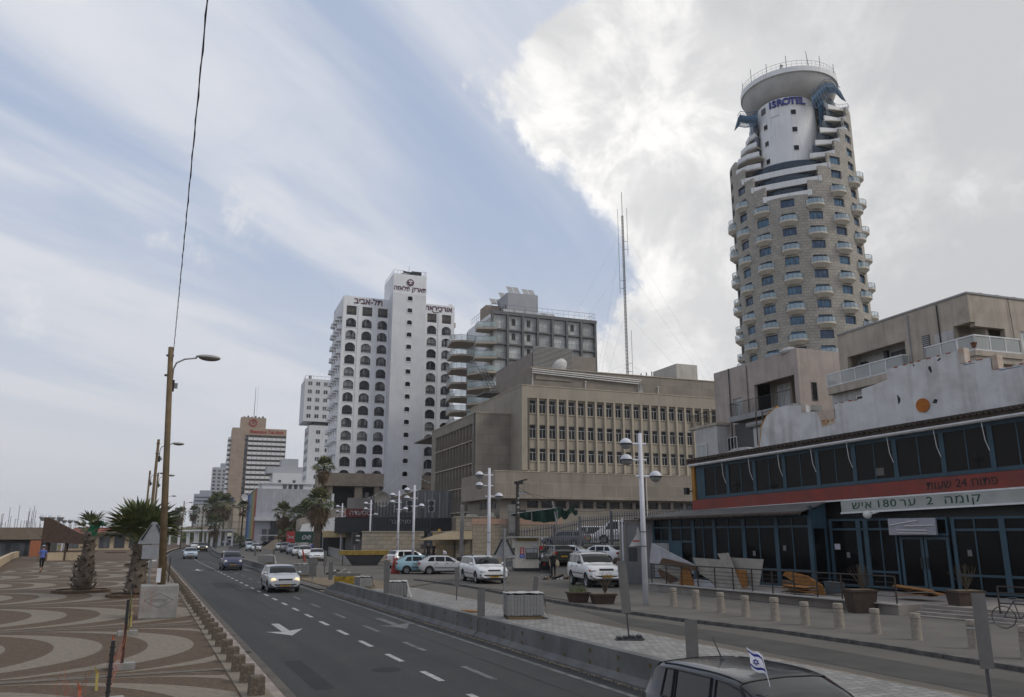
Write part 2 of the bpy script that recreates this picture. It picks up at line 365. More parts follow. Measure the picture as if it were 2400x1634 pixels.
# ---- dashes
def dash(y, x, w, l, m, nm='lane_dash'):
 b = bend(y); return MB().poly([(x + b - w / 2, y, 0.006), (x + b + w / 2, y, 0.006), (x + bend(y + l) + w / 2, y + l, 0.006), (x + bend(y + l) - w / 2, y + l, 0.006)]).build(nm, m, road)
y = 11.1
while y < 130:
 dash(y, 6.02, 0.14, 1.35, M['lane_paint'])
 y += 2.9
y = 11.9
while y < 100:
 dash(y, 7.1, 0.15, 1.9, M['worn_paint'], 'worn_dash'); y += 4.7
strip('edge_line', 8.72, 8.86, 0.006, M['worn_paint'], y1=60, kind=None, parent=road)
def arrow(cx, cy, m, nm='turn_arrow'):
 # arrow pointing at the camera, head with a swept left barb
 pts = [(-.13, 3.6), (.13, 3.6), (.13, 1.3), (.62, 1.75), (.0, .0), (-.62, 1.25), (-.13, 1.1)]
 return MB().poly([(cx + px, cy + py, 0.006) for px, py in pts]).build(nm, m, road)
for ax, ay, am, an in ((685, 1490, 'lane_paint', 'turn_arrow'), (954, 1474, 'worn_paint', 'worn_arrow'), (467, 1338, 'lane_paint', 'turn_arrow'), (584, 1338, 'worn_paint', 'worn_arrow')): q = G(ax, ay, 0); arrow(q.x, q.y, M[am], an)
for px, py in ((560, 1530), (905, 1570), (480, 1345), (610, 1350)):
 q = G(px, py, 0); MB().lathe([(.33, .004), (.30, .007), (0, .007)], 18).build('drain_cover', M['patch'], road, (q.x, q.y, 0))
# a few repaired patches and tar seams
for i, (x, yy, w, l) in enumerate(((3.4, 17, 0.4, 4), (5.1, 34, 0.04, 22), (7.9, 12, 0.035, 30), (4.2, 50, 1.4, 6), (6.6, 70, 1.1, 8))):
 sheet('tar_patch', [(x, yy), (x + w, yy), (x + w, yy + l), (x, yy + l)], 0.003, M['patch'], kind=None, parent=road)
# ---- promenade
prom = MB()
outline = [(-9.7, -40), (2.0, -40), (2.0, 92)]
for Y in YS:
 if Y > 92: outline.append((2.0 + bend(Y), Y))
outline += [(10, 420), (-12.5, 200), (-15.5, 150), (-14.2, 118), (-12.2, 95), (-10.6, 78), (-9.7, 55)]
promenade = MB().prism(outline, -0.28, 0.15).build('promenade_pavement', M['brown_aggregate']); promenade['kind'] = 'structure'
def crescent_mesh(w, amp, T, n=28):
 mb = MB(); P = []; Q = []
 for i in range(n + 1):
  u = -1 + 2 * i / n
  h = math.sqrt(max(0.0, 1 - abs(u) ** 2.1)); h2 = math.sqrt(max(0.0, 1 - min(1, abs(u) * 1.0) ** 2.4))
  P.append((amp * h, u * T / 2)); Q.append((amp * h2 + w * (0.18 + 0.82 * math.cos(u * math.pi / 2) ** 0.8), u * T / 2))
 for i in range(n): mb.poly([(P[i][0], P[i][1], 0), (Q[i][0], Q[i][1], 0), (Q[i + 1][0], Q[i + 1][1], 0), (P[i + 1][0], P[i + 1][1], 0)])
 return mb.mesh('paving_crescent', M['pale_aggregate'])
T_ROW = 10.0; rows = [(14.5 - 4.9, 9.9), (19.5 - 0, 9.9)]
cm = crescent_mesh(1.12, 4.6, T_ROW - 0.5)
bounds = [-0.5, 9.6, 19.4, 29.1, 39.0, 49.1, 59.8, 70.2, 80.5, 91, 101]
XR = 1.86
def clip_cres(cx, cy, name='paving_crescent'):
 """crescent clipped at the promenade edge strip and sea wall"""
 mb = MB(); src = cm
 for p in src.polygons:
  v = [src.vertices[i].co for i in p.vertices]; pts = [(min(max(q.x + cx, -9.6), XR), q.y + cy) for q in v]
  if max(a[0] for a in pts) - min(a[0] for a in pts) < 1e-3: continue
  mb.poly([(a[0], a[1], 0.154) for a in pts])
 if mb.f: return mb.build(name, M['pale_aggregate'], promenade)
for k, (b0, b1) in enumerate(zip(bounds, bounds[1:])):
 off = (0.0, 0.9, 0.1, 0.75)[k % 4]
 for j in range(-7, 8):
  clip_cres(-1.9 - 4.6 + j * 2.2 + off, (b0 + b1) / 2)
for b in bounds:
 sheet('paving_joint', [(-9.6, b - 0.13), (XR, b - 0.13), (XR, b + 0.13), (-9.6, b + 0.13)], 0.158, M['grey_joint'], kind=None, parent=promenade)
strip('edge_paving', 1.9, 2.42, 0.162, M['pale_aggregate'], kind=None, parent=promenade)
def kerb_run(x0, x1, z0, z1, ya, yb, L, m, par, nm='kerb_stone'):
 me = MB().box(0, x1 - x0, 0, L - 0.02, z0, z1).mesh(nm, m); y = ya
 while y < yb:
  o = link(nm, me, par, (x0 + bend(y), y, random.uniform(-0.004, 0.004))); y += L
 return
kerb_run(2.42, 2.60, -0.2, 0.165, 6, 130, 1.0, M['kerb_pale'], promenade)
# sea wall (cream parapet) along the left
wallp = MB(); wl = [(-9.9, 20), (-9.9, 55), (-10.8, 78), (-12.4, 95), (-14.3, 117), (-14.6, 124)]
sw = empty('sea_wall', (-9.9, 55, 0.15), label='low curved cream parapet wall along the sea side of the promenade', cat='wall')
for a, b in zip(wl, wl[1:]):
 d = (Vector(b) - Vector(a)); nrm = Vector((-d.y, d.x)).normalized() * 0.18; n = max(1, int(d.length / 5))
 for i in range(n):
  p = Vector(a) + d * (i / n); q = Vector(a) + d * ((i + 0.995) / n)
  MB().prism([(p.x - nrm.x + 9.9, p.y - nrm.y - 55), (q.x - nrm.x + 9.9, q.y - nrm.y - 55), (q.x + nrm.x + 9.9, q.y + nrm.y - 55), (p.x + nrm.x + 9.9, p.y + nrm.y - 55)], -0.6, 0.72).build('wall_panel', M['cream_wall'], sw)
# ---- median, side road, pavements on the right
strip('median_strip', 9.95, 14.2, 0.10, M['soil'], y1=58, thick=0.3)
strip('median_paving', 11.55, 13.95, 0.13, M['cobble'], y1=44, thick=0.05)
strip('far_median', 9.9, 12.4, 0.10, M['dusty'], y0=64, y1=300, thick=0.3)
strip('side_road', 14.2, lambda Y: 18.6 + max(0, Y - 12) * 0.085, 0.02, M['old_asphalt'], y1=70)
sheet('car_park', [(18.2, 34), (60, 34), (60, 69.6), (50, 128), (40, 300), (48, 420), (12.4 + bend(300), 300), (12.4, 130), (12.4, 58), (14.2, 58), (18, 50)], 0.045, M['old_asphalt'])
sheet('link_road', [(9.2, 46.5), (14.6, 46.5), (24, 58), (24, 66), (9.2, 63.8)], 0.05, M['old_asphalt'])
sheet('wet_patch', [(14.9, 5), (16.6, 5), (17.0, 18), (16.4, 30), (15.2, 24)], 0.026, mat('worn_lane', (.05, .047, .043), .9, (.07, .065, .058), .8, .4, 80), kind='structure')
KL = [G(x, y, .1) for x, y in ((2480, 1578), (2400, 1565), (2071, 1511), (1830, 1477), (1606, 1451), (1466, 1432), (1337, 1414), (1278, 1403), (1184, 1389), (1100, 1373), (1024, 1364), (975, 1358))]
pave = MB().prism([(p.x + .08, p.y + .02) for p in KL[:7]] + [(24.5, 44), (32.5, 43.5), (40, 20), (40, KL[0].y)], -0.1, 0.10).build('right_pavement', M['dusty']); pave['kind'] = 'structure'
kx = lambda Y: 18.58 + (Y - 6) * 0.066
me = MB().box(0, 0.98, 0, 0.16, -0.1, 0.135).mesh('kerb_stone', M['kerb_dark'])
for a, b in zip(KL, KL[1:]):
 L_ = (b - a).length; n_ = max(1, round(L_)); rz_ = math.atan2(b.y - a.y, b.x - a.x)
 for i in range(n_): q = a.lerp(b, i / n_); o = link('kerb_stone', me, pave, (q.x, q.y, random.uniform(-.006, .004)), rz_); o.scale = (L_ / n_, 1, 1)
# ================================================================ building helpers
RZ = R(-3.5)
def fbox(mb, side, s0, s1, d0, d1, z0, z1, mi=0):
 """box in facade coordinates: s along, d inward from the face"""
 if side == 'F': mb.box(s0, s1, d0, d1, z0, z1, mi)
 else: mb.box(d0, d1, s0, s1, z0, z1, mi)
 return mb
def open_wall(mb, side, s0, s1, z0, z1, cols, rows, d0=0.0, t=0.3, mi=0):
 """wall with rectangular openings at every crossing of cols (a,b) and rows (a,b)"""
 e = s0
 for a, b in cols:
  if a > e: fbox(mb, side, e, a, d0, d0 + t, z0, z1, mi)
  e = b; q = z0
  for c, d in sorted(rows):
   if c > q: fbox(mb, side, a, b, d0 + 0.002, d0 + t, q, c, mi)
   q = d
  if z1 > q: fbox(mb, side, a, b, d0 + 0.002, d0 + t, q, z1, mi)
 if s1 > e: fbox(mb, side, e, s1, d0, d0 + t, z0, z1, mi)
def window_meshes(side, w, h, d, fm, gm, bars_v=(), bars_z=(), fw=0.05, fd=0.06, split=None):
 """frame mesh + pane mesh with origin at the lower left corner of the opening"""
 f = MB()
 fbox(f, side, 0, fw, d, d + fd, 0, h); fbox(f, side, w - fw, w, d, d + fd, 0, h)
 fbox(f, side, fw, w - fw, d, d + fd, 0, fw); fbox(f, side, fw, w - fw, d, d + fd, h - fw, h)
 for z in bars_z: fbox(f, side, fw, w - fw, d + .002, d + fd, z - fw / 2, z + fw / 2)
 for s, za, zb in bars_v: fbox(f, side, s - fw / 2, s + fw / 2, d + .004, d + fd, za, zb)
 g = MB(); fbox(g, side, fw * .5, w - fw * .5, d + fd * .5, d + fd + .02, fw * .5, h - fw * .5)
 return f.mesh('window', fm), g.mesh('pane', gm)
def put_window(parent, side, s, z, meshes, d=0.0):
 loc = (s, d, z) if side == 'F' else (d, s, z)
 w = link('window', meshes[0], parent, loc); link('pane', meshes[1], w); return w
def rail(mb, pts, h, r=0.02, step=0.12, mid=()):
 """metal railing: top rail, bottom rail and uprights along a path of 3-D base points"""
 for a, b in zip(pts, pts[1:]):
  a = Vector(a); b = Vector(b); L_ = (b - a).length; up = Vector((0, 0, h))
  mb.tube([a + up, b + up], r, 5)
  for q in mid: mb.tube([a + up * q, b + up * q], r * .7, 4)
  n = max(1, int(L_ / step))
  for i in range(n + 1):
   p = a + (b - a) * (i / n); mb.tube([p, p + up], r * .6, 4, cap=False)
# ================================================================ beige office building
B = {}
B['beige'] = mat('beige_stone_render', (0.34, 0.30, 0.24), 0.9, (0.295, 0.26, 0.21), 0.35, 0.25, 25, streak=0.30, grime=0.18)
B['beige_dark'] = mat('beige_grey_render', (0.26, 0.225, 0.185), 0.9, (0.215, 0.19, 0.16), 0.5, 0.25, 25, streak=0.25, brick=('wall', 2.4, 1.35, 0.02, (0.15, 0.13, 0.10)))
B['fin'] = mat('beige_fin', (0.42, 0.365, 0.285), 0.9, (0.36, 0.31, 0.24), 0.6, 0.2, 25, streak=0.25)
B['white_frame'] = mat('white_aluminium', (0.62, 0.62, 0.62), 0.5)
B['office_glass'] = glass('office_glass', (0.008, 0.009, 0.010), 0.12, 0.4, (0.06, 0.055, 0.05), spec=.22)
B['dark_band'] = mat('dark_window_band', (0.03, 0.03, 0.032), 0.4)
OFF_C = at_dist(1223, 903, 105)
def office():
 root = empty('office_building', (OFF_C.x, OFF_C.y, 0), RZ, 'long beige five storey office block with three rows of narrow windows behind the car park', 'building')
 W_, H_ = 36.0, 22.48
 cols = [(1.15 + i * 1.435, 1.15 + i * 1.435 + 1.0) for i in range(23)]
 rows = [(18.85, 20.65), (15.49, 17.31), (12.46, 14.16)]
 w = MB()
 w.box(0, W_, 0, 0.4, 20.85, H_)                      # parapet zone
 w.box(0, 1.1, 0, 0.4, 11.2, 20.85)
 open_wall(w, 'F', 1.1, W_, 11.2, 20.85, cols, rows, d0=0.28, t=0.3)
 w.box(0, W_, 0.1, 0.4, 0, 10.5)
 w.box(0, 0.4, 0.4, 22, 0, H_); w.box(W_ - .4, W_, .4, 22, 0, H_); w.box(0, W_, 22, 22.4, 0, H_); w.box(0.4, W_ - .4, .4, 22, 21.6, 21.9)
 w.build('wall', B['beige'], root)
 MB().box(-0.06, W_, -0.06, 0.3, H_, H_ + 0.12).box(-0.06, 0.3, 0.3, 22, H_, H_ + 0.12).build('coping', B['fin'], root)
 fm = MB().box(0, 0.30, 0, 0.275, 11.0, 20.85).mesh('fin', B['fin'])
 for i in range(24): link('fin', fm, root, (1.15 + i * 1.435 - 0.37, 0.0, 0))
 MB().box(1.1, W_, 0.2, 0.3, 10.52, 11.15).build('vent_band', B['dark_band'], root)
 MB().box(-0.02, W_, -0.05, 0.27, 10.85, 11.05).build('ledge', B['fin'], root)
 sm = MB().box(-0.03, 1.03, 0.16, 0.277, -0.10, 0.0).mesh('sill', B['fin'])
 for z0, z1 in rows:
  h = z1 - z0
  ms = window_meshes('F', 1.0, h, 0.40, B['white_frame'], B['office_glass'], [(0.5, 0, h * 0.68)], [h * 0.68], 0.045)
  for a, b in cols:
   put_window(root, 'F', a, z0, ms); link('sill', sm, root, (a, 0, z0))
 # set-back upper floor
 u = MB(); u.box(2.3, 42, 2.3, 2.6, 21.9, 25.5); u.box(2.3, 2.6, 2.6, 20, 21.9, 25.5); u.box(2.6, 42, 2.6, 20, 25.1, 25.4)
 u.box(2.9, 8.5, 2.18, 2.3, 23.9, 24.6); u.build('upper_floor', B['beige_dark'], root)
 MB().box(2.2, 42, 2.2, 2.5, 25.5, 25.62).build('coping', B['fin'], root)
 # service block with louvres
 MB().box(7.74, 18.8, 15.2, 32, 25.4, 30.9).build('service_block', mat('service_render', (0.26, 0.225, 0.195), 0.9, (0.22, 0.19, 0.165), 0.8), root)
 lv = MB(); lv.box(7.8, 14.6, 15.0, 15.15, 28.1, 31.9, 0)
 for i in range(19): lv.box(7.8, 14.6, 14.86, 15.0, 28.15 + i * .2, 28.25 + i * .2, 1)
 lv.build('louvre_screen', [B['dark_band'], mat('louvre_slat', (0.34, 0.33, 0.31), 0.5)], root)
 # pipes running along the upper floor
 for k in range(3):
  z = 24.75 + k * 0.28
  MB().tube([(2.3 + .1, 2.0, 23.0), (2.4, 2.0, z), (19.0 + k * .25, 2.0, z - 0.5), (19.0 + k * .25, 2.0, 22.9)], 0.085, 8).build('pipe', mat('pipe_white', (0.55, 0.54, 0.52), 0.4), root)
 for x in (10.5, 22.3): MB().tube([(x, 2.1, 22.5), (x, 2.1, 23.9)], 0.08, 6).ellipsoid((x, 2.1, 24.0), (.18, .18, .12), 8).build('vent_pipe', MATS['pipe_white'], root)
 dish = MB().lathe([(0.0, 0.0), (0.6, 0.08), (1.1, 0.3), (1.45, 0.6)], 20).tube([(0, 0, 0), (0, 0, -.9)], .08, 6); d = dish.build('satellite_dish', mat('dish_white', (0.6, 0.6, 0.6), 0.5), root, (10.4, 10, 27.4)); d.rotation_euler = (R(-55), 0, R(20))
 st = MB()
 for k in range(3): st.tube([(-2.2 - k * .5, 3.2, 21.9), (-3.6 - k * .5, 5, 25.6)], 0.06, 5)
 for k in range(9): st.tube([(-2.2 - k * .15, 3.2 + k * .2, 22.0 + k * .4), (-3.2 - k * .15, 3.2 + k * .2, 22.0 + k * .4)], 0.04, 4)
 st.box(-4.2, -2.0, 3, 7, 21.7, 21.9); st.build('roof_ladder', M['dark_metal'], root)
 b = MB().box(26.15, 29.8, 1.0 + 2, 9.8, 25.4, 28.03); b.build('lift_box', mat('pale_render', (0.50, 0.47, 0.42), 0.9, (0.43, 0.40, 0.36), 0.7, streak=0.25), root)
 for k in range(7):
  MB().box(20 + k * .9, 20.15 + k * .9, 3.0, 3.1, 25.5, 26.1 + (k % 3) * .2).build('antenna_stub', M['galv'], root)
 # ---- left wing
 wx0, wy0, WH = -5.08, 4.03, 19.1
 w = MB(); w.box(wx0, -.002, wy0, wy0 + .35, 0, WH); w.box(wx0 + .35, 0, wy0 + .35, 40, WH - .5, WH - .3)
 lc = [(1.6 + i * 1.53, 1.6 + i * 1.53 + 1.1) for i in range(12)]; lr = [(15.55, 17.5), (12.45, 14.6), (9.35, 11.3), (6.05, 8.2)]
 lf = MB(); open_wall(lf, 'L', wy0 + 1.4, wy0 + 20.2, 0, 17.8, [(wy0 + a, wy0 + b_) for a, b_ in lc], lr, d0=wx0 + .25, t=.3)
 w.v, w.f, w.m = w.v, w.f, w.m
 fbox(w, 'L', wy0 + .35, wy0 + 22.5, wx0, wx0 + .35, 17.8, WH); fbox(w, 'L', wy0 + .35, wy0 + 1.4, wx0, wx0 + .35, 0, 17.8); fbox(w, 'L', wy0 + 20.2, wy0 + 22.5, wx0, wx0 + .35, 0, 17.8)
 w.box(wx0 + .35, 0, wy0 + 22.2, wy0 + 22.5, 0, WH - .5)
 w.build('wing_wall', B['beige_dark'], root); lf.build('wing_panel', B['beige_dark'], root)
 MB().box(wx0 - .06, 0, wy0 - .06, wy0 + .3, WH, WH + .12).box(wx0 - .06, wx0 + .3, wy0 + .3, wy0 + 22.5, WH, WH + .12).build('coping', B['fin'], root)
 fm = MB().box(0, .25, 0, .16, 4.5, 17.8).mesh('fin', B['beige_dark'])
 for i in range(13): link('fin', fm, root, (wx0 - .04, wy0 + 1.6 + i * 1.53 - .3, 0))
 for z0, z1 in lr:
  ms = window_meshes('L', 1.1, z1 - z0, 0.15, M['dark_metal'], B['office_glass'], [(0.55, 0, (z1 - z0))], [(z1 - z0) * .6], 0.04)
  for a, b_ in lc: put_window(root, 'L', wy0 + a, z0, ms, wx0 + .25)
  MB().box(wx0 - .08, wx0 + .3, wy0 + 1.4, wy0 + 20.2, z0 - .16, z0 - .02).build('ledge', B['fin'], root)
 MB().tube([(wx0 - .1, wy0 + 2 - 1.6, WH), (wx0 - .1, wy0 + .4, 8.6), (wx0 + .4, wy0 - .1, 7.6), (wx0 + .5, wy0 - .1, 5)], .07, 6).build('drain_pipe', M['dark_metal'], root)
 # ---- low front block with an overhanging band
 lx, ly = -8.35, -12.89
 band = MB().box(lx, 34, ly, -0.3, 6.95, 9.93); band.build('low_band', mat('low_band_render', (0.285, 0.243, 0.20), 0.9, (0.235, 0.20, 0.165), 0.5, streak=.3, brick=('wall', 2.0, 1.45, .018, (.36, .31, .26))), root)
 MB().box(lx - .05, 34, ly - .05, ly + .3, 9.93, 10.03).build('coping', B['fin'], root)
 lw = MB(); cols2 = [(lx + 4.2 + i * 1.75, lx + 4.2 + i * 1.75 + 1.35) for i in range(21)]
 open_wall(lw, 'F', lx + .9, 33.5, 0, 6.94, cols2, [(5.95, 6.75)], d0=ly + .8, t=.3)
 lw.box(lx + .9, lx + 1.2, ly + 1.1, -0.3, 0, 6.94); lw.build('low_wall', B['beige_dark'], root)
 ms = window_meshes('F', 1.35, .8, .2, M['dark_metal'], B['office_glass'], (), (), .05)
 for a, b_ in cols2: put_window(root, 'F', a, 5.95, ms, ly + .8)
 MB().box(lx + 2.3, lx + 3.3, ly + .72, ly + .82, 3.4, 6.7).build('door_recess', B['dark_band'], root)
 for k in range(5): MB().box(lx + .82, lx + .9, ly + 2.2 + k * 1.2, ly + 3.0 + k * 1.2, 5.9, 6.7).build('side_window', B['dark_band'], root)
 MB().box(lx + 33, lx + 36.5, ly - .02, ly + 1.5, 9.9, 10.4).build('ac_unit', mat('ac_white', (.6, .6, .58), .5), root)
 MB().tube([(lx + 19.2, ly - .15, 0), (lx + 19.2, ly - .15, 10.6)], .1, 6).build('flue', mat('flue_cream', (.5, .46, .4), .6), root)
office()
# radio mast with stays and aerials behind the office block
def mast():
 p = at_dist(1471, 880, 128); zb = 20.0
 top = EYE + ray(1463, 450)[2] * 128 / math.hypot(*ray(1463, 450)[:2]); z1 = EYE + ray(1465, 505)[2] * 128 / math.hypot(*ray(1465, 505)[:2])
 rt = empty('radio_mast', (p.x, p.y, zb), label='tall thin lattice radio mast with wire stays rising behind the beige office block', cat='mast')
 m = MB(); H1 = z1 - zb
 for k in range(3):
  a = R(120 * k); m.tube([(.2 * math.cos(a), .2 * math.sin(a), 0), (.16 * math.cos(a), .16 * math.sin(a), H1)], .05, 5)
 n = 60
 for i in range(n):
  za, zc = H1 * i / n, H1 * (i + 1) / n
  for k in range(3):
   a, b_ = R(120 * k), R(120 * (k + 1)); m.tube([(.19 * math.cos(a), .19 * math.sin(a), za), (.19 * math.cos(b_), .19 * math.sin(b_), zc)], .02, 3, cap=False)
 m.build('lattice', mat('mast_red_grey', (.07, .045, .04), .6, (.12, .11, .105), .3), rt)
 MB().tube([(0, 0, H1), (0, 0, top - zb)], .05, 5).build('whip_aerial', M['dark_metal'], rt)
 for z, dx, h in ((H1 - 7, .9, 8.5), (H1 - 14, -.9, 15), (H1 - 28, 1.0, 8)):
  MB().tube([(dx, 0, z), (dx, 0, z + h)], .035, 5).tube([(0, 0, z + 1), (dx, 0, z + 1)], .035, 4).tube([(0, 0, z + 2.4), (dx, 0, z + 2.4)], .035, 4).build('aerial', M['dark_metal'], rt)
 for z, e in ((H1 * .93, 18), (H1 * .76, 17), (H1 * .52, 15), (H1 * .28, 14)):
  for a in (185, -8, 80): MB().tube([(0, 0, z), (e * math.cos(R(a)), e * math.sin(R(a)), 4)], .010, 3).build('stay_wire', M['galv'], rt)
mast()
# ================================================================ arched white hotel tower with projecting lift shaft
B['white'] = mat('white_render', (0.78, 0.775, 0.78), 0.85, (0.70, 0.70, 0.71), 0.25, 0.2, 20, streak=0.16)
B['shaft'] = mat('shaft_render', (0.68, 0.68, 0.69), 0.9, (0.61, 0.61, 0.625), 0.3, 0.5, 6, streak=0.12)
B['letter'] = mat('maroon_letters', (0.09, 0.02, 0.045), 0.5)
B['arch_glass'] = glass('hotel_glass', (0.028, 0.028, 0.032), 0.15, 0.6, (0.36, 0.36, 0.35), spec=.3)
B['bronze_glass'] = glass('bronze_glass', (0.05, 0.042, 0.035), 0.15, 0.5, (0.14, 0.11, 0.08))
HOT_C = at_dist(806, 697, 185)
def arch_cell(side, w, pitch_s, h, arch_h, z0, pitch_z, t, ang=1.0):
 """one storey bay of wall with an arched opening, origin lower-left of the bay"""
 mb = MB(); a = (pitch_s - w) / 2; b = a + w
 fbox(mb, side, 0, a, 0, t, 0, pitch_z); fbox(mb, side, b, pitch_s, 0, t, 0, pitch_z); fbox(mb, side, a, b, 0, t, 0, z0)
 n = 10; zs = z0 + h - arch_h; top = pitch_z
 xs = [a + w * i / n for i in range(n + 1)]; zc = [zs + arch_h * (1 - abs(-1 + 2 * i / n) ** 2.2) ** 0.8 for i in range(n + 1)]
 for i in range(n):
  for d in (0, t):
   q = [(xs[i], zc[i]), (xs[i + 1], zc[i + 1]), (xs[i + 1], top), (xs[i], top)]
   mb.poly([(x, d, z) if side == 'F' else (d, x, z) for x, z in (q if d == 0 else q[::-1])])
  q = [(xs[i], 0, zc[i]), (xs[i], t, zc[i]), (xs[i + 1], t, zc[i + 1]), (xs[i + 1], 0, zc[i + 1])]
  mb.poly(q if side == 'F' else [(y, x, z) for x, y, z in q])
 return mb
def hotel():
 root = empty('arched_hotel', (HOT_C.x, HOT_C.y, 0), RZ, 'white hotel tower with rows of arched windows and a windowless central shaft topped by lettering', 'building')
 PZ, ZB = 2.96, 14.5           # storey pitch, underside of first storey
 NF = 14; ZT = ZB + .2 + NF * PZ       # 56.1
 LS = (0.1, 3.62)
 wbay, wb = 3.72, 2.35
 cell = arch_cell('F', wb, wbay, 2.2, .75, .35, PZ, .5).mesh('arched_wall', B['white'])
 top = MB(); open_wall(top, 'F', 0, wbay, 0, PZ, [((wbay - wb) / 2, (wbay + wb) / 2)], [(.35, 2.6)], t=.5); topm = top.mesh('arched_wall', B['white'])
 n = 10
 def arched_pane(side, w, h, ah, d):
  pts = [(0, 0), (w, 0)] + [(w - w * i / n, h - ah + ah * (1 - abs(-1 + 2 * i / n) ** 2.2) ** .8) for i in range(n + 1)]
  m = MB(); m.extrude(pts, 1 if side == 'F' else 0, d, d + .03); return m.mesh('pane', B['arch_glass'])
 pane = arched_pane('F', wb, 2.2, .75, .35)
 panet = MB().box(0, wb, .35, .38, 0, 2.25).mesh('pane', B['bronze_glass'])
 fr = MB(); fr.box(0, .05, .25, .34, 0, 1.6); fr.box(wb - .05, wb, .25, .34, 0, 1.6); fr.box(wb * .5 - .03, wb * .5 + .03, .25, .34, 0, 2.15); fr.box(.05, wb - .05, .26, .33, .62, .68); fr.box(.05, wb - .05, .26, .33, 0, .05)
 for k in range(9): fr.box(.2 + k * .24, .225 + k * .24, .1, .13, .05, .62)
 fr.box(0, wb, .08, .14, .62, .68)
 frm = fr.mesh('window', M['dark_metal'])
 sill = MB().box(-.25, wb + .25, -.09, .0, 0, .12).mesh('sill', B['white'])
 cols = [0.15, 3.85, 7.55 - .35] ; cols = [0.12, 0.12 + wbay, 0.12 + 2 * wbay]; colsR = [19.7, 19.7 + wbay]
 for c in cols + colsR:
  for f in range(NF):
   z = ZB + .2 + f * PZ; last = f == NF - 1
   link('arched_wall', topm if last else cell, root, (c, 0.002, z))
   w = link('window', frm, root, (c + (wbay - wb) / 2, 0.02, z + .35)); link('pane', panet if last else pane, w)
   if not last: link('sill', sill, root, (c + (wbay - wb) / 2, 0, z + .23))
  # slim piers between bays
 for c in (0.12 + wbay, 0.12 + 2 * wbay, 19.7 + wbay): MB().box(c - .28, c + .28, -.16, 0, ZB + .2, ZT).build('pier', B['white'], root)
 body = MB(); ZP = 58.15
 body.box(-.0, .118, 0, 15.5, ZB, ZT); body.box(0, 12, .0, .5, ZT + .002, ZP); body.box(19, 27.3, 0, .5, ZT + .002, ZP)
 body.box(0.12, 27.3, .55, 15.5, ZB, ZT - .3, 1)
 body.box(27.14, 27.3, 0, 15.5, ZB, ZT); body.box(0, .5, .5, 15.5, ZT + .002, ZP); body.box(26.8, 27.3, .5, 15.5, ZT + .002, ZP); body.box(.5, 26.8, .55, 15.2, ZT - .2, ZT + .3)
 body.build('wall', [B['white'], B['dark_band']], root)
 # sloping gable outline on the left side and curved brackets of the side balconies
 bal = MB()
 bal.prism([(0, 0), (-.95, .25), (-1.0, 1.4), (-.7, 2.2), (0, 2.5)], 0, .28); bal.prism([(-.0, .1), (-.85, .3), (-.9, 1.3), (-.6, 2.1), (0, 2.3)], .28, 1.0)
 balm = bal.mesh('side_balcony', B['white']); side_w = MB().box(-.04, .0, 0, 1.5, 0, 1.7).mesh('side_window', B['arch_glass'])
 for f in range(NF):
  for j in range(4):
   link('side_balcony', balm, root, (0, 1.3 + j * 3.6, ZB + .3 + f * PZ)); link('side_window', side_w, root, (-.002, 1.8 + j * 3.6, ZB + 1.0 + f * PZ))
 balr = MB().prism([(0, 0), (.75, .25), (.8, 1.4), (.5, 2.2), (0, 2.5)], 0, 1.1).mesh('side_balcony', mat('tan_balcony', (.40, .32, .24), .9))
 for f in range(NF): link('side_balcony', balr, root, (27.3, 1.2, ZB + .3 + f * PZ))
 # lift shaft
 sx0, sx1, sy0, sy1, SH = 10.88, 18.95, -3.98, 6.5, 63.75
 rows = [(ZB + .2 + f * PZ + 1.15, ZB + .2 + f * PZ + 2.2) for f in range(-1, NF + 1)]
 s = MB(); open_wall(s, 'F', sx0, sx1, 11.0, SH - 5.0, [(sx0 + 3.55, sx0 + 4.75)], rows, d0=sy0, t=.4)
 s.box(sx0, sx0 + .4, sy0 + .4, sy1, 11, SH - 5); s.box(sx1 - .4, sx1, sy0 + .4, sy1, 11, SH - 5); s.box(sx0 + .4, sx1 - .4, sy0 + 1.2, sy1, 11, SH - 5.2)
 s.build('lift_shaft', B['shaft'], root)
 MB().box(sx0, sx1, sy0, sy1, SH - 4.98, SH).build('shaft_cap', B['white'], root)
 sf = MB()
 for a in (MB,):
  sf.box(0, 1.5, -.10, 0, 0, .16); sf.box(0, .15, -.10, 0, .16, 1.2); sf.box(1.35, 1.5, -.10, 0, .16, 1.2); sf.box(0, 1.5, -.10, 0, 1.2, 1.36)
  sf.box(.15, .3, -.02, .1, 1.0, 1.2); sf.box(1.2, 1.35, -.02, .1, 1.0, 1.2)
 sfm = sf.mesh('window_surround', B['white']); sp = MB().box(.12, 1.38, .2, .24, .1, 1.3).mesh('pane', B['office_glass'])
 for za, zb_ in rows:
  w = link('window', sfm, root, (sx0 + 3.4, sy0, za - .16)); link('pane', sp, w)
 # sign lettering
 text('hotel_sign', 'הזאלפ קראפ', 1.5, B['letter'], root, (sx0 + 4.1, sy0 - .05, SH - 3.6), extrude=.05, bold=.02)
 MB().lathe([(0, 0), (.85, 0), (.85, .1), (0, .1)], 24).build('logo_disc', B['letter'], root, (sx0 + 4.1, sy0 - .1, SH - 2.0)).rotation_euler = (R(90), 0, 0)
 lg = MB().extrude([(-.45, .1), (-.5, .35), (-.2, .5), (0, .42), (.2, .5), (.5, .35), (.45, .1), (0, .18)], 1, -.04, 0).box(-.12, .12, -.04, 0, -.25, .1).box(-.4, .4, -.04, 0, -.4, -.28)
 lg.build('logo_mark', B['white'], root, (sx0 + 4.1, sy0 - .23, SH - 2.0))
 text('hotel_sign', 'ביבא-לת', 2.0, B['letter'], root, (5.9, -.06, 57.1), extrude=.05, bold=.03)
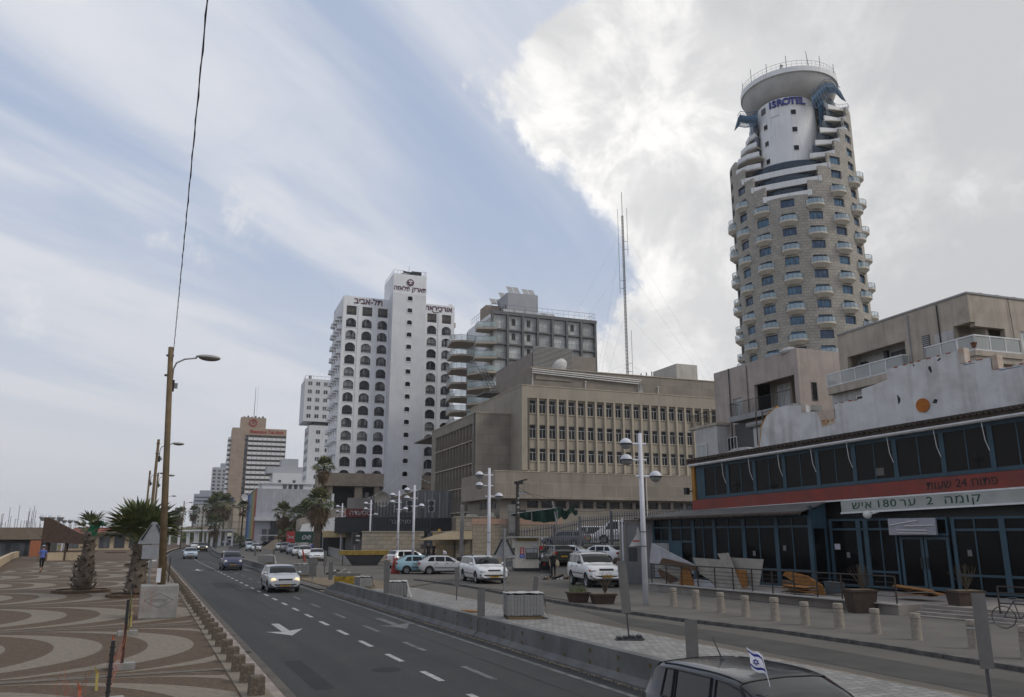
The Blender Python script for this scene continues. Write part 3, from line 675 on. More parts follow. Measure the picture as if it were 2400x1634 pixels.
 text('hotel_sign', 'האריכרוא', 1.75, B['letter'], root, (23.2, -.06, 57.15), extrude=.05, bold=.03)
 MB().tube([(21.5, -.08, 56.35), (22.5, -.08, 56.05), (23.4, -.08, 56.35), (24.0, -.08, 56.5)], .08, 5).build('sign_flourish', B['letter'], root)
 MB().tube([(26.3, .2, ZP - .1), (26.3, .6, ZP - .1)], .7, 14).build('roof_drum', B['white'], root)
 # roof clutter
 r = MB(); r.box(sx0 + 4.6, sx0 + 7.0, sy0 + 1, sy0 + 3, SH, SH + 1.3).box(sx0 + 2.2, sx0 + 4.4, sy0 + 1.5, sy0 + 3, SH, SH + .7); r.tube([(sx0 + 2.5, sy0 + 1, SH + .9), (sx0 + 4.8, sy0 + 1.4, SH + .9)], .25, 8); r.build('roof_tank', M['black_metal'], root)
 r = MB(); rail(r, [(sx0 + .1, sy1, SH), (sx0 + .1, sy0 + .2, SH), (sx0 + 2.6, sy0 + .2, SH)], .9, .03, .8); rail(r, [(sx1 - 1.2, sy0 + .2, SH), (sx1 - .1, sy0 + .2, SH), (sx1 - .1, sy1, SH)], 1.1, .04, .8); r.tube([(sx0 + 3.9, sy0 + 1, SH), (sx0 + 3.9, sy0 + 1, SH + 2.4)], .04, 4); r.tube([(1.8, 6, ZP), (1.8, 6, ZP + 2)], .07, 5); r.build('roof_railing', M['dark_metal'], root)
 # podium: tan slab, columns and dark undercroft
 pod = MB().box(-2.6, 11.2, -1.0, 14, 13.6, 14.5 + 2.0 - .05); pod.build('podium_slab', mat('tan_stone_cladding', (.35, .285, .22), .9, (.29, .24, .185), brick=('wall', 1.2, .8, .012, (.2, .16, .12)), nscale=.6), root)
 MB().box(19.0, 28, -.5, 14, 13.6, 16.4).build('podium_slab', MATS['tan_stone_cladding'], root)
 for x, wd in ((-1.6, 1.2), (4.6, 1.6), (9.0, 1.2), (12, 2)): MB().box(x, x + wd, -.4, 1.0, 2, 13.6).build('column', MATS['tan_stone_cladding'], root)
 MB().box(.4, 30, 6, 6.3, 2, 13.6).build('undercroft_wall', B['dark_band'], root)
 for x in (5.7 + .8, 8.0): MB().box(x, x + .9, 5.8, 5.95, 8.8, 12.6).build('lit_window', B['white'], root)
 # stepped tan base in front
 w = MB(); w.extrude([(8.2, 0), (34, 0), (34, 13.2), (19.5, 13.2), (8.2, 10.2)], 1, -18, -12); w.build('base_wall', mat('brown_render', (.24, .19, .145), .9, (.2, .16, .12), .5, streak=.3), root)
 w = MB().extrude([(-9, 0), (8.2, 0), (8.2, 8.5), (-2, 8.2), (-9, 6.0)], 1, -17, -11).build('base_wall', mat('pale_tan_render', (.33, .29, .235), .9, (.28, .245, .2), .5, streak=.35), root)
 MB().extrude([(-10, 0), (2.0, 0), (2.0, 7.4), (-8.5, 4.9)], 1, -18.5, -17.1).build('white_ramp_wall', B['white'], root)
 for x in (-3.6, -2.8): MB().box(x, x + .5, -16, -15.4, 8, 10.8 + (x > -3) * .3).build('chimney', B['white'], root)
 return root
hotel_root = hotel()
# twin bunting lines hanging from the shaft to the roofs below
bg = MB()
pA = hotel_root.matrix_world
def hot(x, y, z): return Matrix.Translation((HOT_C.x, HOT_C.y, 0)) @ Matrix.Rotation(RZ, 4, 'Z') @ Vector((x, y, z))
for nm, a, b_ in (('left', (14.8, -4.3, 17.6), (5.2, -12.0, 10.5)), ('right', (14.8, -4.3, 17.6), (24.2, -11.9, 13.4))):
 A_, B_ = hot(*a), hot(*b_); m = MB(); P = []
 for i in range(15):
  t = i / 14; q = A_.lerp(B_, t) - Vector((0, 0, 1.0 * 4 * t * (1 - t))); P.append(q)
 m.tube([p - A_ for p in P], .025, 4)
 for p in P[2:]:
  q = p - A_; m.poly([(q.x - .14, q.y, q.z), (q.x + .14, q.y, q.z), (q.x, q.y + .02, q.z - .42)])
 m.build('bunting_line', B['white'], None, A_, label='white bunting sloping down to the %s from the hotel shaft' % nm, category='bunting')
# ================================================================ grey framed hotel with stacked balconies
B['slate'] = mat('slate_frame', (0.14, 0.14, 0.14), 0.7, (0.12, 0.12, 0.12), 0.6)
B['curtain'] = glass('curtained_glass', (0.36, 0.37, 0.355), 0.15, 0.85, (0.68, 0.69, 0.66), 1.2)
B['soffit'] = mat('balcony_concrete', (0.44, 0.38, 0.31), 0.9, (0.38, 0.33, 0.27), 0.8, streak=.1)
B['bal_glass'] = clear_glass('balcony_glass', (0.45, 0.55, 0.54), 0.55)
B['grey_render'] = mat('grey_render', (0.38, 0.38, 0.40), 0.9, (0.34, 0.34, 0.36), 0.5, streak=.12)
BAL_C = at_dist(1154, 728, 155)
def balcony_hotel():
 root = empty('balcony_hotel', (BAL_C.x, BAL_C.y, 0), RZ, 'hotel with a slate grey grid facade and glass balconies stacked on its left', 'building')
 PZ = 3.0; TOP = 47.1; nb = 7; bw = 3.29; z0s = [TOP - .75 - PZ * (k + 1) for k in range(6)]
 fr = MB()
 for i in range(nb + 1): fr.box(i * bw - .22, i * bw + .22, -.25, .35, TOP - 6 * PZ - 1, TOP - .7)
 fr.box(-.3, nb * bw + .3, -.3, .5, TOP - .7, TOP); fr.box(nb * bw - .1, nb * bw + .3, .5, 18, 20, TOP)
 for z in z0s: fr.box(0, nb * bw, -.15, .35, z - .16, z + .16)
 fr.build('facade_frame', B['slate'], root)
 MB().box(.3, nb * bw - .2, 1.2, 18, 0, TOP - .3).build('core_wall', B['grey_render'], root)
 h = PZ - .33; ms = window_meshes('F', bw - .45, h, .5, B['white_frame'], B['curtain'], [((bw - .45) * .27, 0, h), ((bw - .45) * .5, 0, h), ((bw - .45) * .73, 0, h)], [.85], .06)
 rl = MB(); rail(rl, [(0, 0, 0), (bw - .45, 0, 0)], 1.0, .025, .3); rlm = rl.mesh('railing', M['galv'])
 dk = MB().box(0, .75, .45, .55, .9, 2.3).mesh('open_sash', B['dark_band'])
 for k, z in enumerate(z0s):
  for i in range(nb):
   put_window(root, 'F', i * bw + .225, z + .16, ms); link('railing', rlm, root, (i * bw + .225, .2, z + .2))
   if (i, k) in ((1, 0), (2, 0), (5, 0), (1, 1), (2, 2), (5, 3), (2, 1)): link('open_sash', dk, root, (i * bw + 1.1, 0, z + .2))
 lw = MB(); lw.box(0, .3, .5, 16, 20, TOP - .3); lw.build('side_wall', B['white'], root)
 for k in range(6): MB().box(-.03, 0, 1.0, 5.0, z0s[k] + .3, z0s[k] + 2.6).build('side_window', B['curtain'], root)
 # lower strip: white spandrels and dark windows left of the service block
 MB().box(0, bw, -.2, .2, 20, TOP - 6 * PZ - .9).build('spandrel', B['white'], root)
 for k in range(4): MB().box(.2, bw - .3, -.26, -.2, TOP - 6 * PZ - 3.5 - k * 3 + 0, TOP - 6 * PZ - 2.0 - k * 3).build('strip_window', B['office_glass'], root)
 # balconies: right hand stack (front corner) and the far stack seen beyond it
 def balc(pts, z, nm='balcony'):
  b_ = MB().prism(pts, z - .42, z).build(nm, B['soffit'], root)
  g = MB(); m = MB()
  for a, c in zip(pts[:-1], pts[1:]):
   n = max(1, int(math.dist(a, c) / 1.1))
   g.poly([(a[0], a[1], z + .08), (c[0], c[1], z + .08), (c[0], c[1], z + 1.08), (a[0], a[1], z + 1.08)])
   for i in range(n + 1):
    x, y = a[0] + (c[0] - a[0]) * i / n, a[1] + (c[1] - a[1]) * i / n; m.tube([(x, y, z), (x, y, z + 1.1)], .03, 4)
   m.tube([(a[0], a[1], z + 1.1), (c[0], c[1], z + 1.1)], .035, 4)
  g.build('glass_guard', B['bal_glass'], b_); m.build('handrail', M['galv'], b_)
 for k in range(7):
  z = 43.2 - k * PZ
  if k < 3: balc([(0, 2.2), (-2.9 - k * .2, 2.0), (-3.4 - k * .2, -.6), (0.3, -2.0), (.3, -.26), (0, 0)], z)
  else: balc([(0, 6.5), (-3.2, 6.3), (-4.5, 2.0), (-1.5, -2.0), (1.0, -2.2), (1.0, -.3), (0, 0)], z)
  balc([(0, 17), (-4.6, 16.5), (-5.2, 11), (-3.4, 9.6), (0, 10)], z - .2)
 # roof: railing, plant room with solar panels
 r = MB(); rail(r, [(0, 14, TOP), (0, 0, TOP), (nb * bw, 0, TOP), (nb * bw, 8, TOP)], 1.5, .035, 1.2, mid=(.5,)); r.build('roof_railing', M['galv'], root)
 MB().box(4.7, 11.5, 3.6, 10, TOP - .3, 52.5).build('plant_room', B['grey_render'], root)
 MB().box(1.4, 4.6, 8, 12, TOP - .3, 50.6).build('stair_head', mat('stair_head_tan', (.3, .24, .19), .9), root)
 for k in range(3): MB().box(4.66, 4.7, 4.6 + k * 1.5, 5.3 + k * 1.5, 49.4, 50.1).build('vent', B['dark_band'], root)
 pm = mat('solar_glass', (.34, .34, .34), .25, metal=.2)
 for x, y, z in ((4.9, 3.8, 52.6), (8.4, 3.8, 52.4), (4.2, 6.6, 52.0), (3.0, 9, 51.2), (3.2, 1.2, TOP + .2), (5.4, 1.2, TOP + .2), (7.6, 1.2, TOP + .2), (9.8, 1.2, TOP + .2), (12, 1.2, TOP + .2)):
  hh = 1.5 if z > 50 else 1.0
  MB().poly([(x, y, z), (x + 1.3, y, z), (x + 1.0, y + .9, z + hh), (x - .3, y + .9, z + hh)]).poly([(x + 1.4, y, z), (x + 2.7, y, z), (x + 2.4, y + .9, z + hh), (x + 1.1, y + .9, z + hh)]).build('solar_panel', pm, root)
balcony_hotel()
# ================================================================ round tower
B['clad'] = mat('tower_stone', (0.40, 0.365, 0.315), 0.85, (0.335, 0.305, 0.265), brick=('round', 1.0, 0.62, 0.03, (0.17, 0.15, 0.125)), nscale=.8, bump=.2, bscale=4)
B['tw_white'] = mat('tower_white', (0.80, 0.79, 0.78), .8, (.72, .71, .70), .2, streak=.2)
B['tw_cream'] = mat('tower_cream', (0.60, 0.54, 0.45), .85, (.53, .48, .40), .6, streak=.15)
B['tw_glass'] = glass('tower_blue_glass', (0.012, 0.045, 0.11), 0.08, 0.7, (0.10, 0.24, 0.36), .8)
B['tw_dark'] = glass('tower_dark_glass', (0.012, 0.03, 0.055), 0.15)
B['tw_frame'] = mat('tower_blue_frame', (0.03, 0.055, 0.085), .4)
B['tw_guard'] = clear_glass('tower_guard_glass', (.5, .62, .68), .5)
TW_D = 180; TWP = at_dist(1875, 645, TW_D); TW_AZ = R(45.05)
def tower():
 # local frame: +y away from the camera, so the facade towards the camera is at angle 0 = -y; positive angle to the right
 root = empty('round_hotel_tower', (TWP.x, TWP.y, 0), -TW_AZ, 'tall round stone hotel tower with half round balconies and a white disc crown', 'building')
 RR = 13.5; PZ = 3.19; Z0 = 72.4
 def P(r, deg, z): a = R(deg); return (r * math.sin(a), -r * math.cos(a), z)
 COLS = [-99.5 + 23.5 * i for i in range(9)]      # -99.5 ... 88.5
 COLS = [c for c in COLS]
 hw = 1.4 / RR * 57.3 * 1.0                       # half window angle
 def arc_wall(mb, r, a0, a1, z0, z1, t=.5, mi=0, step=2.5):
  n = max(1, int(math.ceil((a1 - a0) / step)))
  for i in range(n):
   p, q = a0 + (a1 - a0) * i / n, a0 + (a1 - a0) * (i + 1) / n
   A, B_, C_, D = P(r, p, 0), P(r, q, 0), P(r - t, q, 0), P(r - t, p, 0)
   mb.prism([A, B_, C_, D][::-1], z0, z1, mi)
 zk = lambda k: Z0 + PZ * k
 topR = [13, 23, 33, 42, 50, 58, 66]; topL = [-24, -36, -47, -60, -200, -200, -200]
 stone = MB(); wz0, wz1 = .75, 2.55
 frm = MB(); w = 2.8; h = wz1 - wz0
 frm.box(-w / 2, w / 2, 0, .07, 0, .07).box(-w / 2, w / 2, 0, .07, h - .07, h).box(-w / 2, -w / 2 + .07, 0, .07, .07, h - .07).box(w / 2 - .07, w / 2, 0, .07, .07, h - .07)
 for x in (-w / 6, w / 6): frm.box(x - .035, x + .035, .004, .066, .07, h - .07)
 frm.box(-w / 2 + .07, w / 2 - .07, .002, .068, .42, .49)
 fme = frm.mesh('window', B['tw_frame']); pme = MB().box(-w / 2 + .03, w / 2 - .03, .045, .09, .03, h - .03).mesh('pane', B['tw_glass'])
 # balcony
 br = 1.92; n = 12
 half = [(br * math.cos(math.pi + math.pi * i / n), 1.45 * math.sin(math.pi + math.pi * i / n)) for i in range(n + 1)]
 lowp = [(x * .62, y * .45) for x, y in half]
 bm = MB(); bm.prism([(x, y) for x, y in half] + [(br, .5), (-br, .5)], -.05, .32)
 bm.prism([(x, y) for x, y in lowp] + [(br * .62, .5), (-br * .62, .5)], -.75, -.05, top=[(x * .97, y * .97) for x, y in half] + [(br * .97, .5), (-br * .97, .5)])
 bme = bm.mesh('balcony', B['tw_cream'])
 gm = MB(); hr = MB()
 for a, b_ in zip(half, half[1:]): gm.poly([(a[0], a[1], .32), (b_[0], b_[1], .32), (b_[0], b_[1], 1.3), (a[0], a[1], 1.3)])
 hr.tube([(x, y, 1.33) for x, y in half], .04, 4)
 for x, y in half[::2]: hr.tube([(x, y, .3), (x, y, 1.33)], .03, 4, cap=False)
 gme = gm.mesh('glass_guard', B['tw_guard']); hme = hr.mesh('handrail', B['tw_frame'])
 dk = MB().box(-.3, .3, -.9, -.4, .32, .95).box(.5, .75, -.8, -.5, .32, 1.1).mesh('balcony_chair', M['black_metal'])
 def place(me, deg, r, z, par): o = link(me.name.split('.')[0], me, par, P(r, deg, z), R(deg)); return o
 for f in range(-16, 7):
  z = zk(f)
  segs = [(-112, 112)] if f < 0 else ([(topR[f], 112)] + ([(-112, topL[f])] if topL[f] > -112 else []))
  for a0, a1 in segs:
   mid = [c for c in COLS if c - hw - 1 > a0 and c + hw + 1 < a1]
   e = a0
   for c in mid:
    arc_wall(stone, RR, e, c - hw, z, z + PZ); arc_wall(stone, RR, c - hw, c + hw, z, z + wz0); arc_wall(stone, RR, c - hw, c + hw, z + wz1, z + PZ); e = c + hw
   arc_wall(stone, RR, e, a1, z, z + PZ)
   for c in mid:
    wd = place(fme, c, RR - .38, z + wz0, root); place(pme, c, 0, 0, wd).location = (0, 0, 0); wd.children[0].rotation_euler = (0, 0, 0)
    i = COLS.index(c); bal = (i + f) % 2 == 0
    if bal and not (f >= 0 and abs(c) < 60 and f != 0) and f < (3 if c > 60 else 1):
     b_ = place(bme, c, RR - .1, z + .45, root)
     for q in (gme, hme): link(q.name.split('.')[0], q, b_)
     if (i * 7 + f * 3) % 3 == 0: link('balcony_chair', dk, b_, (random.uniform(-.6, .6), 0, 0))
 # the lower part of the drum hidden behind the houses
 arc_wall(stone, RR - .01, -112, 112, 2, zk(-16), step=8)
 stone.build('stone_drum', B['clad'], root)
 MB().lathe([(RR - .6, 2), (RR - .6, Z0 - .1), (8, Z0 - .08)], 48).build('inner_drum', B['dark_band'], root)
 # white core
 cy = -3.0; CR = 6.3; n = 40
 core = MB(); core.lathe([(CR, Z0 - 3), (CR, 97.6)], n, c=(0, cy, 0)); core.build('white_core', B['tw_white'], root, smooth=True)
 cw = MB().box(-.52, .52, -.06, .25, 0, 1.15).mesh('core_window', B['office_glass']); cs = MB().box(-.6, .6, -.08, .0, -.14, 0).mesh('core_window_sill', B['tw_white'])
 for deg, zs in ((-46, [74.6, 78.6, 83.1, 87.4, 91.4]), (14, [76.2, 80.3, 84.6, 89.0, 93.2])):
  for z in zs:
   a = R(deg); link('core_window', cw, root, (CR * math.sin(a), cy - CR * math.cos(a), z), a); link('core_window_sill', cs, root, (CR * math.sin(a), cy - CR * math.cos(a), z), a)
 a = R(-49); link('core_vent', MB().box(-.7, .7, -.1, .25, 0, 1.4).mesh('core_vent', B['dark_band']), root, (CR * math.sin(a), cy - CR * math.cos(a), 95.4), a)
 bx = MB().box(-.9, .9, -.12, .1, 0, 2.0).mesh('core_hatch', B['tw_white']); a = R(-22); link('core_hatch', bx, root, (CR * math.sin(a), cy - CR * math.cos(a), 93.6), a)
 # curved lettering: each letter its own piece of the sign
 bl = mat('sign_blue', (.03, .035, .22), .4)
 for ch, deg in zip('ISROTEL', (-30, -21.5, -10.5, 2, 14, 24.5, 34.5)):
  a = R(deg); me = text_mesh(ch, 2.25, bl, .14, bold=.06); o = link('sign_letter', me, root, ((CR + .16) * math.sin(a), cy - (CR + .16) * math.cos(a), 96.4)); o.rotation_euler = (math.pi / 2, 0, a)
 # disc crown
 cx, cyd = .9, -1.0
 dm = MB().lathe([(6.3, 97.0), (7.9, 97.7), (9.3, 99.1), (10.1, 100.8), (10.4, 102.2)], 64, c=(cx, cyd, 0)); dm.build('crown_underside', mat('crown_grey_render', (.50, .48, .45), .9, (.43, .41, .385), .25, streak=.2), root, smooth=True)  # darker than the white rim: its shade is put into the colour
 dm = MB().lathe([(10.4, 102.2), (10.75, 102.2), (10.75, 103.4), (10.2, 103.4), (10.2, 102.9), (0, 102.9)], 64, c=(cx, cyd, 0)); dm.build('disc_crown', B['tw_white'], root, smooth=False)
 for p in bpy.data.objects['disc_crown'].data.polygons: p.use_smooth = True
 bpy.data.objects['disc_crown'].data.set_sharp_from_angle(angle=R(40))
 r = MB(); ring = [(cx + 10.4 * math.cos(R(i * 6)), cyd + 10.4 * math.sin(R(i * 6)), 103.4) for i in range(61)]; rail(r, ring, 1.5, .035, .55, mid=(.5,))
 for i, h in ((3, 3), (9, 2.4), (28, 3.2), (33, 2.6), (37, 3.4), (41, 2.5), (45, 3.0), (52, 3.0), (57, 3.0)): r.tube([ring[i], (ring[i][0], ring[i][1], 103.4 + h)], .09, 4)
 r.tube([(cx + 5, cyd - 4, 103), (cx + 4.4, cyd - 4, 110.5)], [.16, .06], 5); r.build('crown_railing', M['galv'], root)
 # blue gantries slung under the disc
 for sgn in (1, -1):
  g = MB(); Q = [(sgn * 5.4, -10.2, 94.8), (sgn * 8.6, -8.8, 98.6), (sgn * 10.2, -6.0, 99.8), (sgn * 11.8, -3.5, 98.8)] if sgn > 0 else [(-6.0, -8.0, 94.2), (-8.0, -6.8, 94.9), (-9.8, -5.6, 96.2), (-10.6, -4.5, 95.8)]
  for a, b_ in zip(Q, Q[1:]):
   A, B_ = Vector(a), Vector(b_)
   g.poly([A, B_, B_ + Vector((0, 0, 1.0)), A + Vector((0, 0, 1.0))]); g.poly([A, B_, B_ + Vector((sgn * .3, 1.6, 0)), A + Vector((sgn * .3, 1.6, 0))])
   for i in range(7):
    p = A.lerp(B_, i / 6); g.tube([p + Vector((0, 0, 1)), p + Vector((sgn * .9, .2, -1.6))], .06, 4); g.tube([p + Vector((sgn * .9, .2, -1.6)), p + Vector((0, 1.5, 0))], .06, 4); g.tube([p + Vector((0, 0, 1)), p + Vector((0, 1.4, 2.2))], .05, 4)
   g.tube([A + Vector((0, 0, 1.9)), B_ + Vector((0, 0, 1.9))], .07, 4); g.tube([A + Vector((sgn * .9, .2, -1.6)), B_ + Vector((sgn * .9, .2, -1.6))], .07, 4)
  g.build('gantry', mat('gantry_blue', (.08, .15, .24), .5), root)
 # glazed body behind the core and terraces stepping round it
 gl = MB(); arc_wall(gl, 9.3, 50, 112, zk(5), 100.0, step=5); gl.build('upper_glazing', B['tw_glass'], root)
 gl = MB(); arc_wall(gl, 8.4, -112, -58, zk(3), 97.5, step=5); gl.build('upper_glazing', B['tw_glass'], root)
 MB().lathe([(7.0, zk(0)), (7.0, 97)], 24).build('rear_core', B['tw_cream'], root)
 for k in range(8):
  z = zk(k)
  # right hand white parapet from the drum edge spiralling in to the core
  aR = (topR + [74])[k]; aL = (topL[:4] + [-66, -78, -88, -95])[k]
  def band(path, z0, z1, t=.35, nm='terrace_parapet', m=None):
   mb = MB()
   for a, b_ in zip(path, path[1:]):
    A, B_ = Vector((a[0], a[1], 0)), Vector((b_[0], b_[1], 0)); d = (B_ - A); nn = Vector((d.y, -d.x, 0)).normalized() * t
    mb.prism([A, B_, B_ + nn, A + nn], z0, z1)
   mb.build(nm, m or B['tw_white'], root)
  if k < 3:
   path = [P(13.4 - .0 * i, aL - (4 - i) * 0 + (aR + 6 - aL) * i / 12, 0) for i in range(13)]
   path = [P(13.5 - (1.0 + k * .9) * math.sin(math.pi * i / 12) ** .7, aL - 3 + (aR + 6 - aL) * i / 12, 0) for i in range(13)]
   band(path, z - .35, z + .95)
   band([P(11.2 - k * .4, aL - 5 + (aR + 8 - aL) * i / 10, 0) for i in range(11)], z + .4, z + PZ - .3, .1, 'terrace_glazing', B['tw_dark'])
   sl = MB(); pts = path + [P(8, aR, 0), P(8, aL, 0)]; sl.prism([(p[0], p[1]) for p in pts], z - .3, z - .05); sl.build('terrace_slab', B['tw_cream'], root)
  else:
   pth = [P(13.5, aR + 7, 0), P(13.5, aR, 0), P(11.9, aR - 9 + k, 0), P(10.9, max(14, aR - 20), 0)]
   pr = [P(13.45, aR + 10 + i * (100 - aR - 10) / 4, 0) for i in range(4, -1, -1)] + pth
   band(pr if k >= 6 else pth, z - .35, z + 1.0)
   sl = MB(); sl.prism([(p[0], p[1]) for p in [P(13.4, aR + 12, 0), P(13.4, aR, 0), P(10.9, max(14, aR - 20), 0), P(6, aR, 0)]], z - .3, z - .05); sl.build('terrace_slab', B['tw_cream'], root)
   band([P(10.7, max(14, aR - 16) + i * 6, 0) for i in range(6)], z + .2, z + PZ - .35, .1, 'terrace_glazing', B['tw_dark'])
   if k < 7:
    ptl = [P(11.0, min(-22, aL + 26), 0), P(12.6, aL + 14, 0), P(13.5, aL + 2, 0), P(13.5, aL - 10, 0), P(13.5, aL - 22, 0)]
    if k > 3: sc = 1 - .10 * (k - 3); ptl = [(p[0] * sc, p[1]) for p in ptl]
    band(ptl, z - .35, z + .95)
    band([P(8.6, -48 - i * 10, 0) for i in range(5)], z + .4, z + PZ - .35, .1, 'terrace_glazing', B['tw_dark'])
    sl = MB(); sl.prism([(p[0], p[1]) for p in ptl + [P(3, aL, 0)]], z - .3, z - .05); sl.build('terrace_slab', B['tw_cream'], root)
  rr = MB(); src = (path if k < 3 else pth); rail(rr, [(p[0], p[1], z + .95) for p in src], .75, .035, .5); rr.build('terrace_railing', B['tw_frame'], root)
tower()
# ================================================================ plastered houses on the right
B['house'] = mat('house_render', (0.45, 0.39, 0.32), 0.92, (0.37, 0.32, 0.265), 0.9, 0.5, 18, streak=0.45, grime=0.35)
B['house_pink'] = mat('house_pink_render', (0.43, 0.365, 0.325), 0.92, (0.37, 0.315, 0.285), 0.8, 0.5, 18, streak=0.4, grime=0.3)
B['house_white'] = mat('house_white_render', (0.50, 0.49, 0.48), 0.92, (0.43, 0.42, 0.41), 0.7, 0.4, 18, streak=0.4, grime=0.3)
B['house_grey'] = mat('house_grey_render', (0.33, 0.33, 0.33), 0.92, (0.27, 0.27, 0.27), 0.7, 0.4, 18, streak=0.4)
B['frosted'] = clear_glass('frosted_guard', (.42, .44, .43), .72)
def guard(root, pts, z, h=1.0, step=1.35):
 """white framed balcony guard with frosted panels"""
 fr = MB()
 for a, b_ in zip(pts, pts[1:]):
  A, B_ = Vector((a[0], a[1], 0)), Vector((b_[0], b_[1], 0)); n = max(1, round((B_ - A).length / step)); d = (B_ - A).normalized(); nn = Vector((d.y, -d.x, 0)) * .03
  for zz in (z, z + h): fr.prism([A - nn, B_ - nn, B_ + nn, A + nn], zz - .035, zz + .035)
  for i in range(n + 1):
   p = A.lerp(B_, i / n); q = d * .03; fr.prism([p - nn - q, p - nn + q, p + nn + q, p + nn - q], z + .036, z + h - .036)
  for i in range(n):
   p, q = A.lerp(B_, (i + .04) / n), A.lerp(B_, (i + .96) / n)
   MB().poly([(p.x, p.y, z + .05), (q.x, q.y, z + .05), (q.x, q.y, z + h - .05), (p.x, p.y, z + h - .05)]).build('guard_panel', B['frosted'], root)
 fr.build('guard_frame', B['white_frame'], root)
H1 = at_dist(1866, 815, 58)
def house_a():
 root = empty('plastered_house', (H1.x, H1.y, 0), RZ, 'pinkish grey flat roofed house with a recessed balcony, left of the taller corner house', 'building')
 T = 15.78; L_ = 9.9
 w = MB(); cols = [(.45, 4.9)]
 # left facade: parapet, recess, window
 open_wall(w, 'L', 0, 5.1, 0, T, [(.45, 4.9)], [(11.75, 13.95)], t=.3)
 open_wall(w, 'L', 5.1, 7.7, 0, T, [(6.45, 7.55)], [(11.75, 13.3)], t=.3)
 fbox(w, 'L', 7.7, L_, 0, .3, 0, T)
 w.box(.3, 8, 0, .3, 0, T); w.box(.3, 8, L_ - .3, L_, 0, T); w.box(.3, 8, .3, L_ - .3, T - .6, T - .5); w.box(7.7, 8, .3, L_ - .3, 0, T)
 w.build('wall', B['house_pink'], root)
 MB().box(1.6, 1.9, .3, 5.1, 11.4, 14.4).build('recess_wall', B['house'], root)
 MB().box(-.9, 1.6, -.12 - .1, 7.0, 11.35, 11.75).build('balcony_slab', B['house_grey'], root)
 for s, ww in ((.7, 1.5), (2.6, 1.5)):
  put_window(root, 'L', s, 11.78, window_meshes('L', ww, 2.1, 0, B['white_frame'], B['curtain'], [(ww / 2, 0, 2.1)], (), .06), 1.5)
 for s in (.55, 2.35): MB().box(1.3, 1.6, s, s + .25, 11.76, 13.95).build('pier', B['house'], root)
 put_window(root, 'L', 6.45, 11.75, window_meshes('L', 1.1, 1.55, .1, B['white_frame'], B['curtain'], [(.55, 0, 1.55)], (), .05))
 r = MB(); rail(r, [(-.85, -.1, 11.75), (-.85, 6.9, 11.75), (0, 6.9, 11.75)], 1.0, .025, .14); r.build('railing', M['black_metal'], root)
 for x0, z0, ww, h in ((1.05, 12.1, .45, 1.3), (2.35 + .2, 12.6, .7, 1.0)): put_window(root, 'F', x0, z0, window_meshes('F', ww, h, -.05, M['dark_metal'], B['office_glass'], (), (), .05))
 MB().tube([(-.06, 7.85, T), (-.06, 7.85, 9)], .045, 5).build('drain_pipe', M['dark_metal'], root)
 MB().tube([(-.06, 5.6, T - .2), (-.06, 5.6, 11.8)], .03, 5).build('drain_pipe', M['dark_metal'], root)
 MB().tube([(3.9, -.06, 15.4), (4.0, -.1, 14.4), (3.85, -.08, 13.8), (4.05, -.08, 13.0)], .05, 5).build('roof_cable', M['black_metal'], root)
 MB().ellipsoid((0.3, 1.2, T), (.5, .8, .28), 10).build('roof_dome', B['house_white'], root)
 # storey below: shutter box, white panels
 MB().tube([(-.55, .1, 10.9), (-.55, 5.2, 10.9)], .22, 10).build('shutter_roll', B['house_grey'], root)
 for s, ww in ((.1, 1.3), (1.7, 1.5), (3.4, 1.3)): MB().box(-.5, -.42, s, s + ww, 8.6, 10.7).build('blind_panel', B['house_white'] if s > .2 else B['curtain'], root)
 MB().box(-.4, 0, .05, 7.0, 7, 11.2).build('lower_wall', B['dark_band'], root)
 put_window(root, 'L', 7.7 - .9, 9.0, window_meshes('L', 1.2, 1.3, -.45, B['white_frame'], B['office_glass'], [(.4, 0, 1.3), (.8, 0, 1.3)], (), .05))
 MB().box(-.7, -.4, 6.9, 7.6, 8.2, 8.7).build('ac_unit', B['house_grey'], root)
 # lean-to wing on the left with railing
 MB().box(-1.2, 1, 8.2, 11.2, 5, 11.3).build('side_wing', B['house_white'], root)
 MB().box(-1.3, 1, 8.1, 12.0, 11.3, 11.5).build('side_slab', B['house'], root)
 r = MB(); rail(r, [(-1.25, 8.2, 11.5), (-1.25, 11.9, 11.5), (.9, 11.9, 11.5)], .95, .025, .16); r.build('railing', mat('rust_rail', (.10, .07, .05), .8), root)
 put_window(root, 'L', 9.6, 8.6, window_meshes('L', 1.3, 1.4, -.1, B['white_frame'], B['frosted'], [(.65, 0, 1.4)], (), .05), -1.2)
 fr = MB()
 for y in (2.4, 3.1): fr.tube([(-1.4, y, 9.2), (-1.4, y, 11.6)], .05, 5)
 fr.tube([(-1.4, 2.4, 10.6), (-1.4, 3.1, 10.6)], .05, 5); fr.tube([(-1.4, 2.4, 11.4), (-1.0, 2.0, 11.6), (-.6, 1.9, 11.3)], .03, 4); fr.build('rusty_bracket', MATS['rust_rail'], root)
house_a()
H2 = at_dist(2265, 686, 46)
